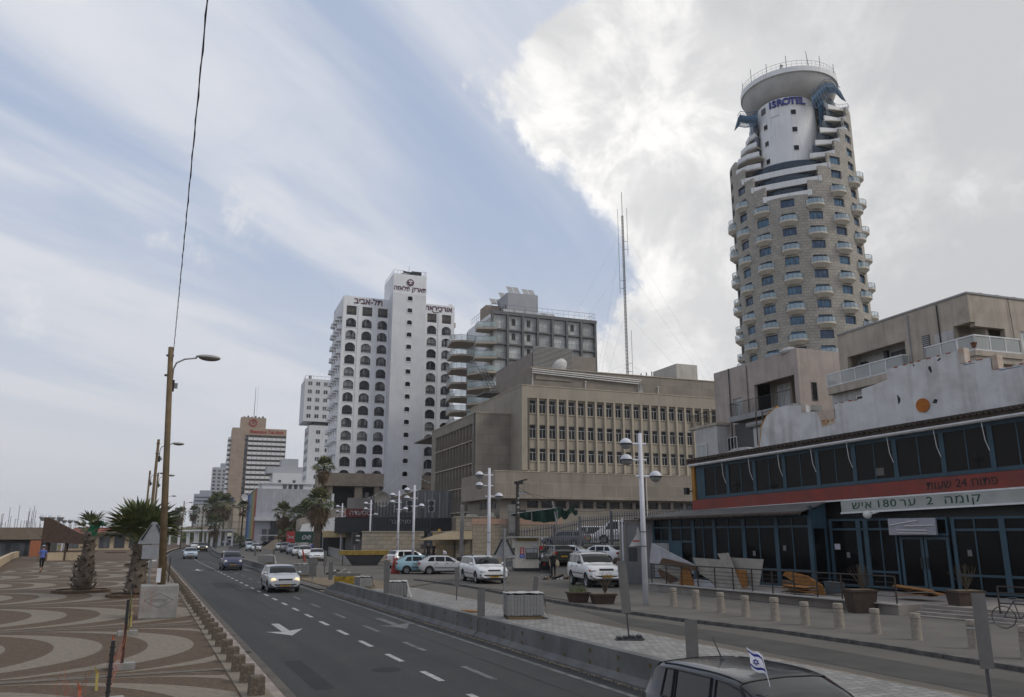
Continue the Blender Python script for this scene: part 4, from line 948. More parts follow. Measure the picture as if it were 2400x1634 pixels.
def house_b():
 root = empty('corner_house', (H2.x, H2.y, 0), R(-5.5), 'tallest grey beige flat roofed house at the right edge with two glass fronted balconies', 'building')
 T = 15.15; L_ = 9.6
 w = MB()
 open_wall(w, 'L', 0, 9.6, 0, T, [(-.01, 1.05), (4.35, 8.9)], [(10.7 + 1.6, 13.65)], t=.3)
 fbox(w, 'L', 1.2, 1.2, 0, .3, 0, 1)
 open_wall(w, 'F', 0.3, 9, 0, T, [(.3, 2.3), (3.35, 4.4)], [(11.75, 13.45)], t=.3)
 w.box(.3, 9, L_ - .3, L_, 0, T); w.box(.3, 9, .3, L_ - .3, T - .5, T - .4)
 w.build('wall', B['house'], root)
 MB().box(-.05, 9, -.05, .3, T, T + .1).box(-.05, .3, .3, L_, T, T + .1).build('coping', B['house_grey'], root)
 # corner loggia
 MB().box(1.3, 1.5, .3, 4.2, 11.2, 13.8).build('loggia_wall', B['house'], root); MB().box(.3, 4.5, 1.25, 1.3, 11.2, 13.8).build('loggia_wall', B['house'], root)
 MB().box(-.02, 0, 1.08, 2.3, 12.3, 13.5).build('white_panel', B['house_white'], root)
 for x in (.6, 1.8): MB().box(x + .9, x + 1.2, 1.2, 1.25, 11.4, 13.4).build('dark_opening', B['dark_band'], root)
 sl = MB().prism([(-.42, 2.6), (-.42, -.42), (2.7, -.42), (2.7, -.02), (-.02, -.02), (-.02, 2.6)], 11.45, 11.95); sl.build('balcony_slab', B['house'], root)
 sl = MB().prism([(-.5, 2.65), (-.5, -.5), (2.75, -.5), (2.75, -.42), (-.42, -.42), (-.42, 2.65)], 11.75, 12.02); sl.build('balcony_edge', B['house'], root)
 guard(root, [(0, 2.6), (-.46, 2.6), (-.46, -.46), (2.65, -.46), (2.65, 0)], 12.06, .74, 1.15)
 # second balcony further along
 MB().box(.9, 1.1, 4.2, 9.1, 11.2, 13.8).build('recess_wall', B['house_white'], root)
 MB().box(-.5, 1.0, 4.15, 10.3, 11.5, 11.95).build('balcony_slab', B['house'], root)
 MB().box(-.1, .9, 4.36, 8.9, 11.98, 12.32).build('threshold', B['house'], root)
 guard(root, [(0, 4.2), (-.46, 4.2), (-.46, 10.3)], 12.0, .76)
 put_window(root, 'L', 4.6, 12.05, window_meshes('L', 1.6, 1.35, 0, M['dark_metal'], B['office_glass'], [(.8, 0, 1.35)], [.7], .06), .75)
 MB().box(.7, .9, 6.45, 6.7, 12.0, 13.6).build('dark_opening', B['dark_band'], root); MB().box(.7, .9, 8.2, 8.6, 12.0, 13.3).build('dark_opening', B['dark_band'], root)
 # louvred vent window
 lv = MB(); lv.box(-.01, .0, 2.62, 3.15, 12.35, 13.6, 1)
 for k in range(11): lv.box(-.05, -.01, 2.66, 3.11, 12.4 + k * .108, 12.46 + k * .108, 0)
 lv.build('louvre', [B['house_grey'], B['dark_band']], root)
 put_window(root, 'F', 3.35, 11.75, window_meshes('F', 1.05, 1.7, .05, B['white_frame'], B['curtain'], [(.35, 0, 1.7), (.7, 0, 1.7)], (), .05))
 for y, r_, mm in ((1.9, .035, M['black_metal']), (3.95, .04, B['house_grey'])): MB().tube([(-.06, y, T - .1), (-.06, y, 11.8)], r_, 5).build('drain_pipe', mm, root)
 MB().tube([(2.75, -.06, T), (2.9, -.06, 11)], .02, 4).build('wall_cable', M['dark_metal'], root)
 # white lower storey seen behind the painted parapet
 MB().box(-.12, 0, 6.4, 10.4, 5, 11.5).build('lower_wall', B['house_white'], root)
 put_window(root, 'L', 6.7, 10.55, window_meshes('L', 1.6, .55, -.18, B['white_frame'], B['office_glass'], [(.8, 0, .55)], (), .05))
 for x, ww in ((.7, 2.1), (3.1, 1.4)): put_window(root, 'F', x, 9.2, window_meshes('F', ww, 1.5, -.06, B['white_frame'], B['frosted'], [(ww / 2, 0, 1.5)], (), .07))
 for k in range(3): MB().lathe([(.25, 0), (.2, .22), (0, .25)], 10).build('roof_vent', B['house_white'], root, (1.5 + k * 1.2, .6, T + .1))
 pot = MB().lathe([(.0, 0), (.09, 0), (.14, .2), (.155, .2), (.155, .25), (.12, .25)], 12).build('flower_pot', mat('terracotta', (.17, .07, .045), .9), None, root.location + Matrix.Rotation(R(-5.5), 3, 'Z') @ Vector((-.5, -.45, 12.15)), label='terracotta flower pot standing on the corner house balcony', category='flower pot')
house_b()
# ================================================================ derelict restaurant, two glazed storeys in blue steel
B['blue'] = mat('blue_steel', (0.034, 0.074, 0.102), 0.6, (0.026, 0.055, 0.077), 1.2, grime=0.15)
B['rest_glass'] = glass('restaurant_glass', (0.006, 0.006, 0.0065), 0.12, 0.0, spec=0.12)
B['smoke_glass'] = glass('smoked_glass', (0.014, 0.013, 0.012), 0.2, 0.0, spec=0.12)
B['red'] = mat('red_fascia', (0.23, 0.045, 0.032), 0.7, (0.165, 0.04, 0.032), 1.4, 0.2, 10, grime=0.25)
B['tile'] = mat('dark_roof_tile', (0.045, 0.035, 0.03), 0.9, (0.09, 0.07, 0.055), 3.0)
B['mural'] = mat('peeling_white_paint', (0.62, 0.61, 0.60), 0.9, (0.53, 0.52, 0.51), 1.2, 0.6, 12, streak=0.40, grime=0.22)
B['plaster_pink'] = mat('broken_plaster', (0.50, 0.44, 0.38), 0.95, (0.42, 0.31, 0.24), 3, 0.5, 20)
REST = G(1637, 1357, .45); REST_RZ = R(172 - 90) * -1
# local frame: x = s along the facade towards the camera side, y = into the building, z up
def rz_az(az): return R(90 - az)
def restaurant():
 root = empty('restaurant', (REST.x, REST.y, 0), rz_az(172), 'derelict two storey restaurant with blue steel glazing, red fascia and Hebrew signs', 'building')
 S1 = 22.0
 zt = lambda s: 7.12 + .040 * s; rt = lambda s: 5.0 + .032 * s; rb = lambda s: 4.42 + .026 * s
 def qbox(mb, s0, s1, y0, y1, f0, f1, mi=0):
  a = [(s0, y0, f0(s0)), (s1, y0, f0(s1)), (s1, y1, f0(s1)), (s0, y1, f0(s0)), (s0, y0, f1(s0)), (s1, y0, f1(s1)), (s1, y1, f1(s1)), (s0, y1, f1(s0))]
  i = len(mb.v); mb.v += a
  for q in ((0, 3, 2, 1), (4, 5, 6, 7), (0, 1, 5, 4), (1, 2, 6, 5), (2, 3, 7, 6), (3, 0, 4, 7)): mb.f.append(tuple(i + k for k in q)); mb.m.append(mi)
  return mb
 qbox(MB(), -.05, S1, -.12, .0, rb, rt).build('red_fascia', B['red'], root)
 qbox(MB(), -.06, S1, -.16, .0, lambda s: rb(s) - .07, lambda s: rb(s) - .003).build('fascia_trim', B['white_frame'], root)
 # upper glazing: one panel at a time
 ms_ = [.75, 2.66, 4.64, 6.68, 8.80, 10.92, 13.10, 15.39, 17.52, 19.7, 21.9]
 for a, b_ in zip(ms_, ms_[1:]):
  fr = MB(); f0 = lambda s: rt(s) + .02; f1 = lambda s: zt(s) - .12
  qbox(fr, a, a + .22, -.05, .08, f0, f1); qbox(fr, a + .22, b_, -.04, .07, f0, lambda s: rt(s) + .2); qbox(fr, a + .22, b_, -.04, .07, lambda s: zt(s) - .3, f1); mid = (a + .22 + b_) / 2
  qbox(fr, mid - .025, mid + .025, -.03, .06, lambda s: rt(s) + .2, lambda s: zt(s) - .3)
  w = fr.build('window', B['blue'], root); w['label'] = 'upper window bay in blue steel'
  del w['label']
  for p, q in ((a + .22, mid - .025), (mid + .025, b_)): qbox(MB(), p, q, 0, .02, lambda s: rt(s) + .2, lambda s: zt(s) - .3).build('pane', B['smoke_glass'], w)
  # hanging awning arm
  MB().tube([(b_ - .05, -.28, zt(b_) - .15), (b_ + .01, -.28, zt(b_) - .9), (b_ + .08, -.16, zt(b_) - 1.35)], .016, 5).build('awning_arm', B['white_frame'], root)
 fr = MB(); qbox(fr, .3, .75, -.04, .08, lambda s: rt(s) + .02, lambda s: zt(s) - .1); fr.build('corner_post', B['blue'], root)
 MB().box(-.05, .18, -.1, .1, 5.0, 7.0).build('ochre_post', mat('ochre', (.35, .17, .03), .8), root)
 qbox(MB(), .0, S1, -.35, .1, lambda s: zt(s) - .12, lambda s: zt(s)).build('gutter', B['white_frame'], root)
 qbox(MB(), .0, S1, -.42, -.35, lambda s: zt(s) - .07, lambda s: zt(s) + .0).build('awning_box', B['white_frame'], root)
 # roof edge with tiles
 qbox(MB(), -.2, S1, -.32, .9, lambda s: zt(s) + .01, lambda s: zt(s) + .30).build('eaves_board', B['tile'], root)
 tm = MB().lathe([(.13, 0), (.10, .5)], 8, a0=0, a1=math.pi).mesh('roof_tile', B['tile'])
 s = 0.0
 while s < S1:
  o = link('roof_tile', tm, root, (s, -.46, zt(s) + .30)); o.rotation_euler = (R(-78), 0, random.uniform(-.12, .12)); s += .27
 qbox(MB(), -.2, S1, -.3, 4, lambda s: zt(s) + .301, lambda s: zt(s) + .36).build('roof', B['tile'], root)
 MB().box(-.05, .1, .1, 12, 0, 7.1).box(0.1, S1, .6, .7, 0.3, 7.2).build('inner_wall', B['dark_band'], root)
 # lower storey
 lm = [(-2.4, -.9), (-.9, 1.0), (1.0, 2.65), (2.65, 4.78), (4.78, 6.97), (6.97, 9.05)]
 low_top = 4.02
 def bay(a, b_, y, z0, z1, trans=(), vs=(), pane=B['rest_glass']):
  f = MB(); f.box(a, a + .16, y - .05, y + .08, z0, z1); f.box(b_ - .08, b_, y - .05, y + .08, z0, z1)
  for z in (z0 + .05, z1 - .05) + tuple(trans): f.box(a + .16, b_ - .08, y - .04, y + .07, z - .05, z + .05)
  zz = [z0 + .1] + sorted(q for q in trans) + [z1 - .1]
  for v in vs: f.box(v - .03, v + .03, y - .035, y + .06, z0 + .1, z1 - .1)
  w = f.build('window', B['blue'], root)
  for za, zc in zip(zz, zz[1:]): MB().box(a + .16, b_ - .08, y + .01, y + .03, za, zc).build('pane', pane, w)
 for i, (a, b_) in enumerate(lm): bay(a, b_, -1.25, .45, 3.95, (1.25, 3.4) if i > 1 else (2.6, 3.4), ((a + b_) / 2,))
 MB().box(-.75, .1, -1.32, -1.24, .5, 2.55).build('blue_door', B['blue'], root); MB().box(-2.3, -1.0, -1.33, -1.25, .5, 2.5).build('boarded_panel', B['house_grey'], root)
 # lean-to roof above the projecting lower glazing
 lr = MB(); lr.prism([(-2.9, -1.9), (9.2, -1.9), (9.2, -.13), (-2.9, -.13)], 4.05, 4.12)
 lr2 = MB(); i = 0; lr2.v += [(-3.2, -1.95, 4.0), (9.1, -1.95, 4.12), (9.3, -.14, 4.62), (-1.0, -.14, 4.40), (-3.2, -1.95, 3.93), (9.1, -1.95, 4.05), (9.3, -.14, 4.55), (-1.0, -.14, 4.33)]
 for q in ((0, 1, 2, 3), (7, 6, 5, 4), (0, 4, 5, 1), (1, 5, 6, 2), (2, 6, 7, 3), (3, 7, 4, 0)): lr2.f.append(q); lr2.m.append(0)
 lr2.build('lean_to_roof', mat('felt_roof', (.13, .125, .12), .9, (.09, .088, .085), 1.5), root)
 MB().tube([(-3.2, -1.98, 3.92), (9.1, -1.98, 4.04)], .1, 8).build('roof_gutter', B['tile'], root)
 f_ = MB().box(9.05, 9.2, -1.3, -1.15, .45, 4.4).box(9.05, 9.2, -.25, -.1, .45, 4.5).box(9.07, 9.18, -1.15, -.25, 3.3, 3.42).build('side_frame', B['blue'], root); MB().box(9.1, 9.14, -1.15, -.25, .45, 3.3).build('pane', B['rest_glass'], f_); MB().extrude([(-1.15, 3.42), (-.25, 3.42), (-.25, 4.5), (-1.15, 4.15)], 0, 9.09, 9.13).build('cheek_panel', B['blue'], root)
 # recessed entrance front on the right
 bay(9.3, 10.9, -.05, .55, 3.75, (3.25,), ()); bay(11.3, 12.9, -.05, .55, 3.75, (1.3, 3.25), (12.1,))
 bay(10.9, 11.3, -.05, .55, 3.75, (3.25,), ())
 bay(13.0, 15.35, -.05, 2.95, 3.75, (), (14.1,))
 for a in (13.02, 14.2):
  f = MB().box(a, a + .13, -.1, 0, .6, 2.9).box(a + 1.0, a + 1.13, -.1, 0, .6, 2.9).box(a + .13, a + 1.0, -.1, 0, 2.78, 2.9).box(a + .13, a + 1.0, -.1, 0, .6, .75)
  d = f.build('door', B['blue'], root); MB().box(a + .13, a + 1.0, -.06, -.03, .75, 2.78).build('pane', B['rest_glass'], d); MB().box(a + (.95 if a < 14 else .05), a + (1.03 if a < 14 else .13), -.16, -.1, 1.5, 2.0).build('handle', M['black_metal'], d)
 bay(15.5, 17.6, -.05, .55, 3.75, (1.3, 3.2), (16.5,)); bay(17.6, 19.8, -.05, .55, 3.75, (1.3, 3.2), (18.7,)); bay(19.8, 22, -.05, .55, 3.75, (1.3, 3.2), (20.9,))
 # signs
 wf = qbox(MB(), 10.6 - .4, S1, -.22, -.13, lambda s: rb(s) - .62, lambda s: rb(s) - .08).build('white_sign_board', mat('sign_white', (.36, .37, .35), .6, (.29, .30, .28), 1.5, grime=.15), root)
 qbox(MB(), 10.2, S1, -.3, -.22, lambda s: rb(s) - .70, lambda s: rb(s) - .62).build('sign_ledge', B['white_frame'], root)
 gl = mat('sign_green', (.015, .06, .035), .6); sl = math.atan(.028)
 for txt, s, sz in (('שיא', 11.35, .5), ('180', 12.62, .5), ('רע', 13.7, .5), ('2', 14.75, .5), ('המוק', 16.2, .52), ('תרצה', 18.4, .5)):
  if txt == 'תרצה': continue
  t_ = text('sign_text', txt, sz, gl, root, (s, -.225, rb(s) - .34), extrude=.008, space=1.1); t_.rotation_euler = (R(90), -sl, 0); t_.scale = (1.35, 1, 1)
 dk = mat('sign_black', (.012, .012, .014), .6)
 for txt, s in (('חותפ', 17.2), ('24', 16.2), ('תועש', 15.2)):
  t_ = text('sign_text', txt, .52, dk, root, (s, -.125, (rb(s) + rt(s)) / 2 - .0), extrude=.008); t_.rotation_euler = (R(90), -sl, 0)
 # stripped light box above the door with its bare tubes
 MB().box(12.75, 15.0, -.42, -.3, 2.98, 3.72).build('light_box', mat('light_box_grey', (.33, .33, .36), .7, (.26, .26, .29), 3, grime=.2), root)
 tb = mat('tube_white', (.6, .6, .58), .4)
 for p, q in (((12.85, 3.42), (14.2, 3.62)), ((13.55, 3.38), (14.95, 3.40)), ((13.15, 3.2), (14.6, 3.18)), ((13.2, 3.07), (14.6, 3.05))): MB().tube([(p[0], -.46, p[1]), (q[0], -.46, q[1])], .022, 6).build('lamp_tube', tb, root)
 MB().ellipsoid((11.75, -.45, 3.92), (.2, .2, .2), 14, k=8).tube([(11.9, -.4, 3.95), (12.2, -.2, 4.05)], .04, 5).build('globe_light', tb, root)
 MB().box(9.55, 9.85, -.1, -.08, 2.28, 2.55).build('door_notice', mat('notice_paper', (.5, .48, .55), .7), root)
 MB().box(14.3 - 2.2, 14.75 - 2.2, -.01, -.005, 5.75, 6.1).build('taped_notice', mat('notice_brown', (.12, .11, .10), .8), root)
 for s, z in ((3.4, 5.75), (17.0, 6.15), (6.0, 5.6)): MB().ellipsoid((s, -.02, z), (.28, .02, .09), 10).box(s - .02, s + .02, -.03, -.01, z - .5, z + .3).build('hanging_lamp', mat('lamp_shade_dark', (.004, .004, .004), .9), root)
 for s, z in ((7.4, 2.2), (10.2, 1.9), (16.1, 2.1), (5.4, 1.9)): MB().box(s, s + .18, -1.32 if s < 9 else -.12, -1.3 if s < 9 else -.1, z, z + .26).build('taped_notice', mat('notice_grey', (.16, .155, .15), .8), root)
 MB().box(-.35, -.1, -.5, -.25, 5.35, 5.75).tube([(-.2, -.3, 5.5), (0, 0, 5.6)], .04, 5).build('flood_lamp', M['black_metal'], root)
 return root
rest_root = restaurant()
def mural():
 """stepped, peeling white parapet rising behind the restaurant roof"""
 root = empty('painted_parapet', (REST.x, REST.y, 0), rz_az(172), 'stepped white parapet with peeling paint and an orange disc above the restaurant roof', 'wall')
 Y0 = .95
 # outline measured at facade plane, pushed back a little
 top = [(4.35, 7.2), (4.3, 7.7), (4.5, 8.7), (4.9, 9.25), (5.5, 9.6), (6.3, 9.65), (7.5, 9.5), (7.5, 9.15), (8.1, 9.1), (8.3, 8.55), (9.2, 8.6), (9.2, 9.35), (10.8, 9.4), (10.8, 9.85), (12.2, 10.1), (12.2, 10.6), (15.7, 10.85), (15.7, 10.25), (17.0, 10.3), (17.0, 9.75), (18.45, 9.8), (18.45, 9.25), (23, 9.2)]
 k = 1.035
 pts = [(4.35, 7.0)] + top + [(23, 7.0)]
 # split into convex-ish vertical slabs
 mb = MB()
 n = len(top)
 for a, b_ in zip(top[2:], top[3:]):
  if b_[0] - a[0] < .05: continue
  mb.extrude([(a[0] * k, 6.9), (b_[0] * k, 6.9), (b_[0] * k, b_[1] * k), (a[0] * k, a[1] * k)], 1, Y0, Y0 + .3)
 mb.extrude([(4.33 * k, 6.9), (4.5 * k, 6.9), (4.5 * k, 8.7 * k), (4.3 * k, 7.7 * k)], 1, Y0, Y0 + .3)
 mb.build('wall', B['mural'], root)
 MB().tube([(4.3 * k, Y0 + .1, 7.1), (4.27 * k, Y0 + .1, 7.9), (4.5 * k, Y0 + .1, 8.8 * k), (5.0 * k, Y0 + .1, 9.35 * k), (5.6 * k, Y0 + .1, 9.65 * k)], .1, 8).build('ochre_edging', MATS['ochre'], root)
 for s, z, h in ((7.2, 9.15, .42), (15.7, 10.25, .7), (17.05, 9.75, .62), (18.55, 9.2, .65)): MB().box(s * k, (s + .24) * k, Y0 - .02, Y0 + .45, z * k, (z + h) * k).build('broken_pier', B['plaster_pink'], root)
 MB().box(7.9 * k, 9.15 * k, Y0 + .02, Y0 + .25, 8.6 * k, 9.1 * k).build('plaster_block', B['plaster_pink'], root)
 MB().extrude([(8.35 * k, 8.25 * k), (9.15 * k, 8.35 * k), (9.15 * k, 8.62 * k), (8.3 * k, 8.6 * k)], 1, Y0 - .012, Y0).build('rust_patch', mat('rust_patch', (.30, .13, .03), .95, (.5, .42, .33), 5, contrast=(.4, .55)), root)
 MB().lathe([(0, 0), (.33, 0), (.33, .04), (0, .04)], 28).build('orange_disc', mat('orange_disc', (.42, .13, .012), .7, (.33, .10, .012), 4), root, (14.3, Y0 - .03, 8.95)).rotation_euler = (R(90), 0, 0)
 dg = mat('leaf_dark', (.025, .035, .03), .8)
 def shard(s, z, pts, nm='flaked_patch', m=dg): MB().extrude([(s + p[0], z + p[1]) for p in pts], 1, Y0 - .006, Y0).build(nm, m, root)
 shard(13.05, 9.35, [(0, .28), (.02, -.2), (.14, -.05), (.15, .08), (.06, .24)]); shard(14.75, 9.0, [(0, 0), (.12, .18), (.28, .12), (.2, -.05)]); shard(14.75, 10.6, [(0, .05), (.1, -.2), (.17, -.1), (.13, .12), (.03, .16)])
 shard(15.2, 10.95, [(0, 0), (.16, .1), (.22, .04), (.08, -.04)]); shard(14.0, 10.9, [(0, .06), (.06, -.06), (.1, .07)]); shard(16.4, 10.5, [(0, 0), (.5, .02), (.5, .05), (0, .04)], 'painted_line', mat('line_blue', (.10, .16, .22), .8)); shard(17.9, 10.0, [(0, 0), (.9, .02), (.9, .05), (0, .04)], 'painted_line', MATS['line_blue'])
 rl = mat('line_red', (.28, .06, .04), .8)
 for a, b_ in (((12.6, 10.62), (15.6, 10.85)), ((15.8, 10.25), (16.95, 10.3)), ((17.1, 9.75), (18.4, 9.8)), ((18.6, 9.25), (22, 9.2)), ((9.25, 9.35), (10.7, 9.38))):
  s = a[0] * k
  while s < b_[0] * k - .2:
   z = a[1] * k + (b_[1] - a[1]) * k * (s - a[0] * k) / ((b_[0] - a[0]) * k); l = random.uniform(.1, .28)
   MB().box(s, s + l, Y0 - .015, Y0 + .1, z - .02, z + random.uniform(.015, .04)).build('brick_edge', rl, root); s += l + random.uniform(.05, .3)
 # low rounded wall end beyond the restaurant
mural()
dm = empty('white_dome_roof', (REST.x, REST.y, 0), rz_az(172), label='low rounded white roof just beyond the left end of the restaurant', cat='roof')
MB().extrude([(-.2, 6.0), (3.6, 6.2), (3.6, 7.75), (2.9, 8.05), (2.0, 8.05), (1.2, 7.8), (.5, 7.4), (-.1, 6.9)], 1, 1.5, 2.6).build('rounded_wall', B['house_white'], dm)
# terrace, steps and railing in front
B['terrace'] = mat('terrace_stone', (0.26, 0.23, 0.205), 0.92, (0.20, 0.18, 0.165), 0.8, 0.4, 20, streak=.5, grime=.3)
def terrace():
 root = empty('terrace', (REST.x, REST.y, 0), rz_az(172), label='raised stone terrace with a slanting retaining wall and steps before the restaurant', cat='terrace')
 def L2(px, py, z): p = G(px, py, z) - REST; c, s_ = math.cos(-rz_az(172)), math.sin(-rz_az(172)); return (p.x * c - p.y * s_, p.x * s_ + p.y * c)
 A, B2, C2 = L2(1522, 1366, .5), L2(1987, 1404, .5), L2(2105, 1416, .5)
 MB().prism([(-4.6, 0), (A[0], A[1]), (B2[0], B2[1]), (C2[0], C2[1]), (C2[0] + .4, -.1), (16, .2), (-4.6, .2)], -.1, .45).build('retaining_wall', B['terrace'], root)
 MB().prism([(A[0] - .05, A[1] - .05), (C2[0], C2[1] - .05), (C2[0], C2[1] + .22), (A[0], A[1] + .22)], .45, .5).build('kerb_coping', B['plaster_pink'] if False else M['pale_concrete'], root)
 MB().prism([(C2[0] + .4, C2[1] + .9), (24, C2[1] + .9), (24, .2), (C2[0] + .4, .2)], -.1, .47).build('upper_platform', B['terrace'], root)
 for k in range(3): MB().prism([(C2[0] + .4, C2[1] + .0 + k * .32), (C2[0] + 5.5, C2[1] + .0 + k * .32), (C2[0] + 5.5, C2[1] + 1 + k * .1), (C2[0] + .4, C2[1] + 1 + k * .1)], -.08 if k == 0 else .1 * k, .16 + .1 * k).build('step', B['terrace'], root)
 # railing: dark metal, several horizontal bars, each post a part
 E_ = (A[0] + .1, A[1] + .1); F_ = (C2[0] - .1, C2[1] + .1); zf = lambda t: .5
 d = Vector((F_[0] - E_[0], F_[1] - E_[1], 0)); L_ = d.length; n = int(L_ / 1.15); br = mat('rail_brown', (.035, .026, .022), .6)
 pm = MB().box(-.022, .022, -.022, .022, 0, .95).mesh('railing_post', br)
 for i in range(n + 1): link('railing_post', pm, root, (E_[0] + d.x * i / n, E_[1] + d.y * i / n, .5))
 for z in (.25, .42, .59, .76, .97):
  MB().tube([(E_[0], E_[1], .5 + z), (F_[0], F_[1], .5 + z)], .03 if z > .9 else .012, 5).build('railing_bar', br, root)
 # second short railing at the far right
 P_ = L2(2345, 1440, .35)
 for i in range(4): link('railing_post', pm, root, (P_[0] + i * 1.1, P_[1], .3))
 for z in (.42, .76, .97): MB().tube([(P_[0], P_[1], .3 + z), (P_[0] + 4.4, P_[1], .3 + z)], .025, 5).build('railing_bar', br, root)
 return root, L2
ter_root, L2 = terrace()
# ================================================================ far buildings along the seafront
def grid_tower(name, C, rz, W_, D_, H_, label, wallm, glassm, nx, nz, z0, wfx=.6, wfz=.55, side=None, cat='building'):
 root = empty(name, (C.x, C.y, 0), rz, label, cat)
 MB().box(0, W_, 0, D_, 0, H_).build('wall', wallm, root)
 pw = W_ / nx; pz = (H_ - z0 - 1.0) / nz; me = MB().box(pw * (1 - wfx) / 2, pw * (1 + wfx) / 2, -.12, -.004, pz * .2, pz * (.2 + wfz)).mesh('window', glassm)
 for i in range(nx):
  for k in range(nz): link('window', me, root, (i * pw, 0, z0 + k * pz))
 if side:
  n = side; pd = D_ / n; me2 = MB().box(-.12, -.004, pd * .2, pd * .8, pz * .2, pz * (.2 + wfz)).mesh('window', glassm)
  for i in range(n):
   for k in range(nz): link('window', me2, root, (0, i * pd, z0 + k * pz))
 return root
FG = glass('far_glass', (0.05, 0.055, 0.065), .2, .5, (.2, .2, .2))
FGR = mat('far_grey_render', (.36, .37, .39), .9); FBL = mat('far_blue_grey', (.27, .29, .33), .9); FWH = mat('far_white', (.60, .60, .61), .9, streak=.1)
# tan and white slab hotel
S_C = at_dist(575, 1003, 400)
def slab_hotel():
 root = empty('slab_hotel', (S_C.x, S_C.y, 0), RZ, 'far slab hotel with a blank tan wall, white balcony bands and red rooftop lettering', 'building')
 tan = mat('far_tan_brick', (.35, .275, .215), .9, (.31, .24, .19), .3, brick=('wall', 1.4, .6, .03, (.22, .16, .12)))
 H_ = 52.6; n = 19; pz = (H_ - 3.4 - 6) / n
 MB().box(-5.8, .3, 0, 14, 0, H_).build('end_wall', tan, root)
 MB().box(.3, 19.2, .8, 14, 0, H_ - 3.2).build('core_wall', mat('far_dark', (.20, .20, .20), .8), root)
 MB().box(.3, 19.2, 0, 14, H_ - 3.2, H_).build('sign_band', mat('far_tan_band', (.34, .255, .19), .9), root)
 bal = MB().box(1.6, 19.2, -.6, -.4, 0, 1.25).box(1.6, 19.2, -.4, .8, -.1, .12).mesh('balcony_band', FWH)
 sidem = MB().box(-7.2, -5.8, .5, 13.5, 0, 1.2).mesh('side_balcony', FWH)
 dk = MB().box(.35, 1.5, -.02, .8, .3, pz - .5).mesh('window', FG)
 for k in range(n):
  z = H_ - 3.4 - (k + 1) * pz
  link('balcony_band', bal, root, (0, 0, z)); link('window', dk, root, (0, 0, z))
  if k < n - 0: link('side_balcony', sidem, root, (0, 0, z))
 dv = MB().box(-.1, .1, -.62, .8, 6, H_ - 3.3).mesh('divider', tan)
 for i in range(9): link('divider', dv, root, (1.7 + i * 2.17, 0, 0))
 MB().box(-2.1, 9.5, 3, 12, H_, H_ + 5.6).build('rooftop_block', tan, root)
 rd = mat('far_red', (.32, .03, .025), .7)
 text('sign_text', 'Sheraton Tel Aviv', 2.15, rd, root, (10.0, -.06, H_ - 1.6), extrude=.1, bold=.05)
 rg = MB(); rg.lathe([(1.35, 0), (1.8, 0), (1.8, .2), (1.35, .2)], 24); o = rg.build('logo_ring', rd, root, (3.6, 2.9, H_ + 3.0)); o.rotation_euler = (R(90), 0, 0)
 text('sign_text', 'S', 2.2, rd, root, (3.6, 2.9, H_ + 3.0), extrude=.1)
 MB().tube([(3.8, 6, H_ + 5), (3.8, 6, H_ + 21)], [.18, .1], 5).tube([(5.0, 6, H_ + 5), (5.0, 6, H_ + 22)], .04, 4).build('roof_mast', M['galv'], root)
 for k in range(6): MB().box(-1 + k * 1.7, -.2 + k * 1.7, 3.2, 4, H_ + 5.6, H_ + 6.0 + (k % 2) * .4).build('roof_unit', M['dark_metal'], root)
slab_hotel()
# pale cantilevered block next to the arched hotel
w_C = at_dist(722, 898, 262)
def cant():
 root = empty('cantilevered_block', (w_C.x, w_C.y, 0), RZ, 'slim pale apartment block widening near its top, left of the arched hotel', 'building')
 MB().box(-.9, 16, 0, 12, 38.4, 52.2).build('upper_wall', FWH, root); MB().box(1.2, 16, .5, 12, 0, 37.2).build('wall', FWH, root); MB().box(2.6, 16, .8, 11, 37.2, 38.4).build('link_storey', FG, root)
 ms = window_meshes('F', 1.45, 1.4, -.06, FWH, FG, [(.72, 0, 1.4)], (), .1); side = MB().box(-.1, -.0, 0, 1.8, 0, 1.3).mesh('side_window', FG)
 for k in range(5):
  for i in range(6): put_window(root, 'F', .0 + i * 2.5, 39.4 + k * 2.65, ms)
 for k in range(12):
  for i in range(3): put_window(root, 'F', 3.4 + i * 3.0, 3 + k * 2.85, ms, .5)
  for j in range(3): link('side_window', side, root, (1.2, 2 + j * 3.2, 3 + k * 2.85))
 r = MB(); rail(r, [(-.8, 6, 52.2), (-.8, .2, 52.2), (14, .2, 52.2)], 1.0, .05, 1.2); r.tube([(.8, 2, 52.2), (.8, 2, 53.6)], .5, 8); r.build('roof_railing', M['galv'], root)
cant()
# white block behind the rainbow wall
wb = at_dist(640, 1107, 300)
w2 = grid_tower('white_hotel_block', wb, RZ, 15, 14, 24.5, 'plain white block with small square windows behind the rainbow wall', FWH, FG, 3, 5, 6.0, .18, .38)
MB().box(-2, 11, 3, 12, 24.5, 27).build('roof_block', FGR, w2); MB().box(3, 9, 4, 10, 27, 30).build('roof_block', FGR, w2)
MB().box(-4, 6, -12, -.1, 0, 14).build('lower_wing', FWH, w2)
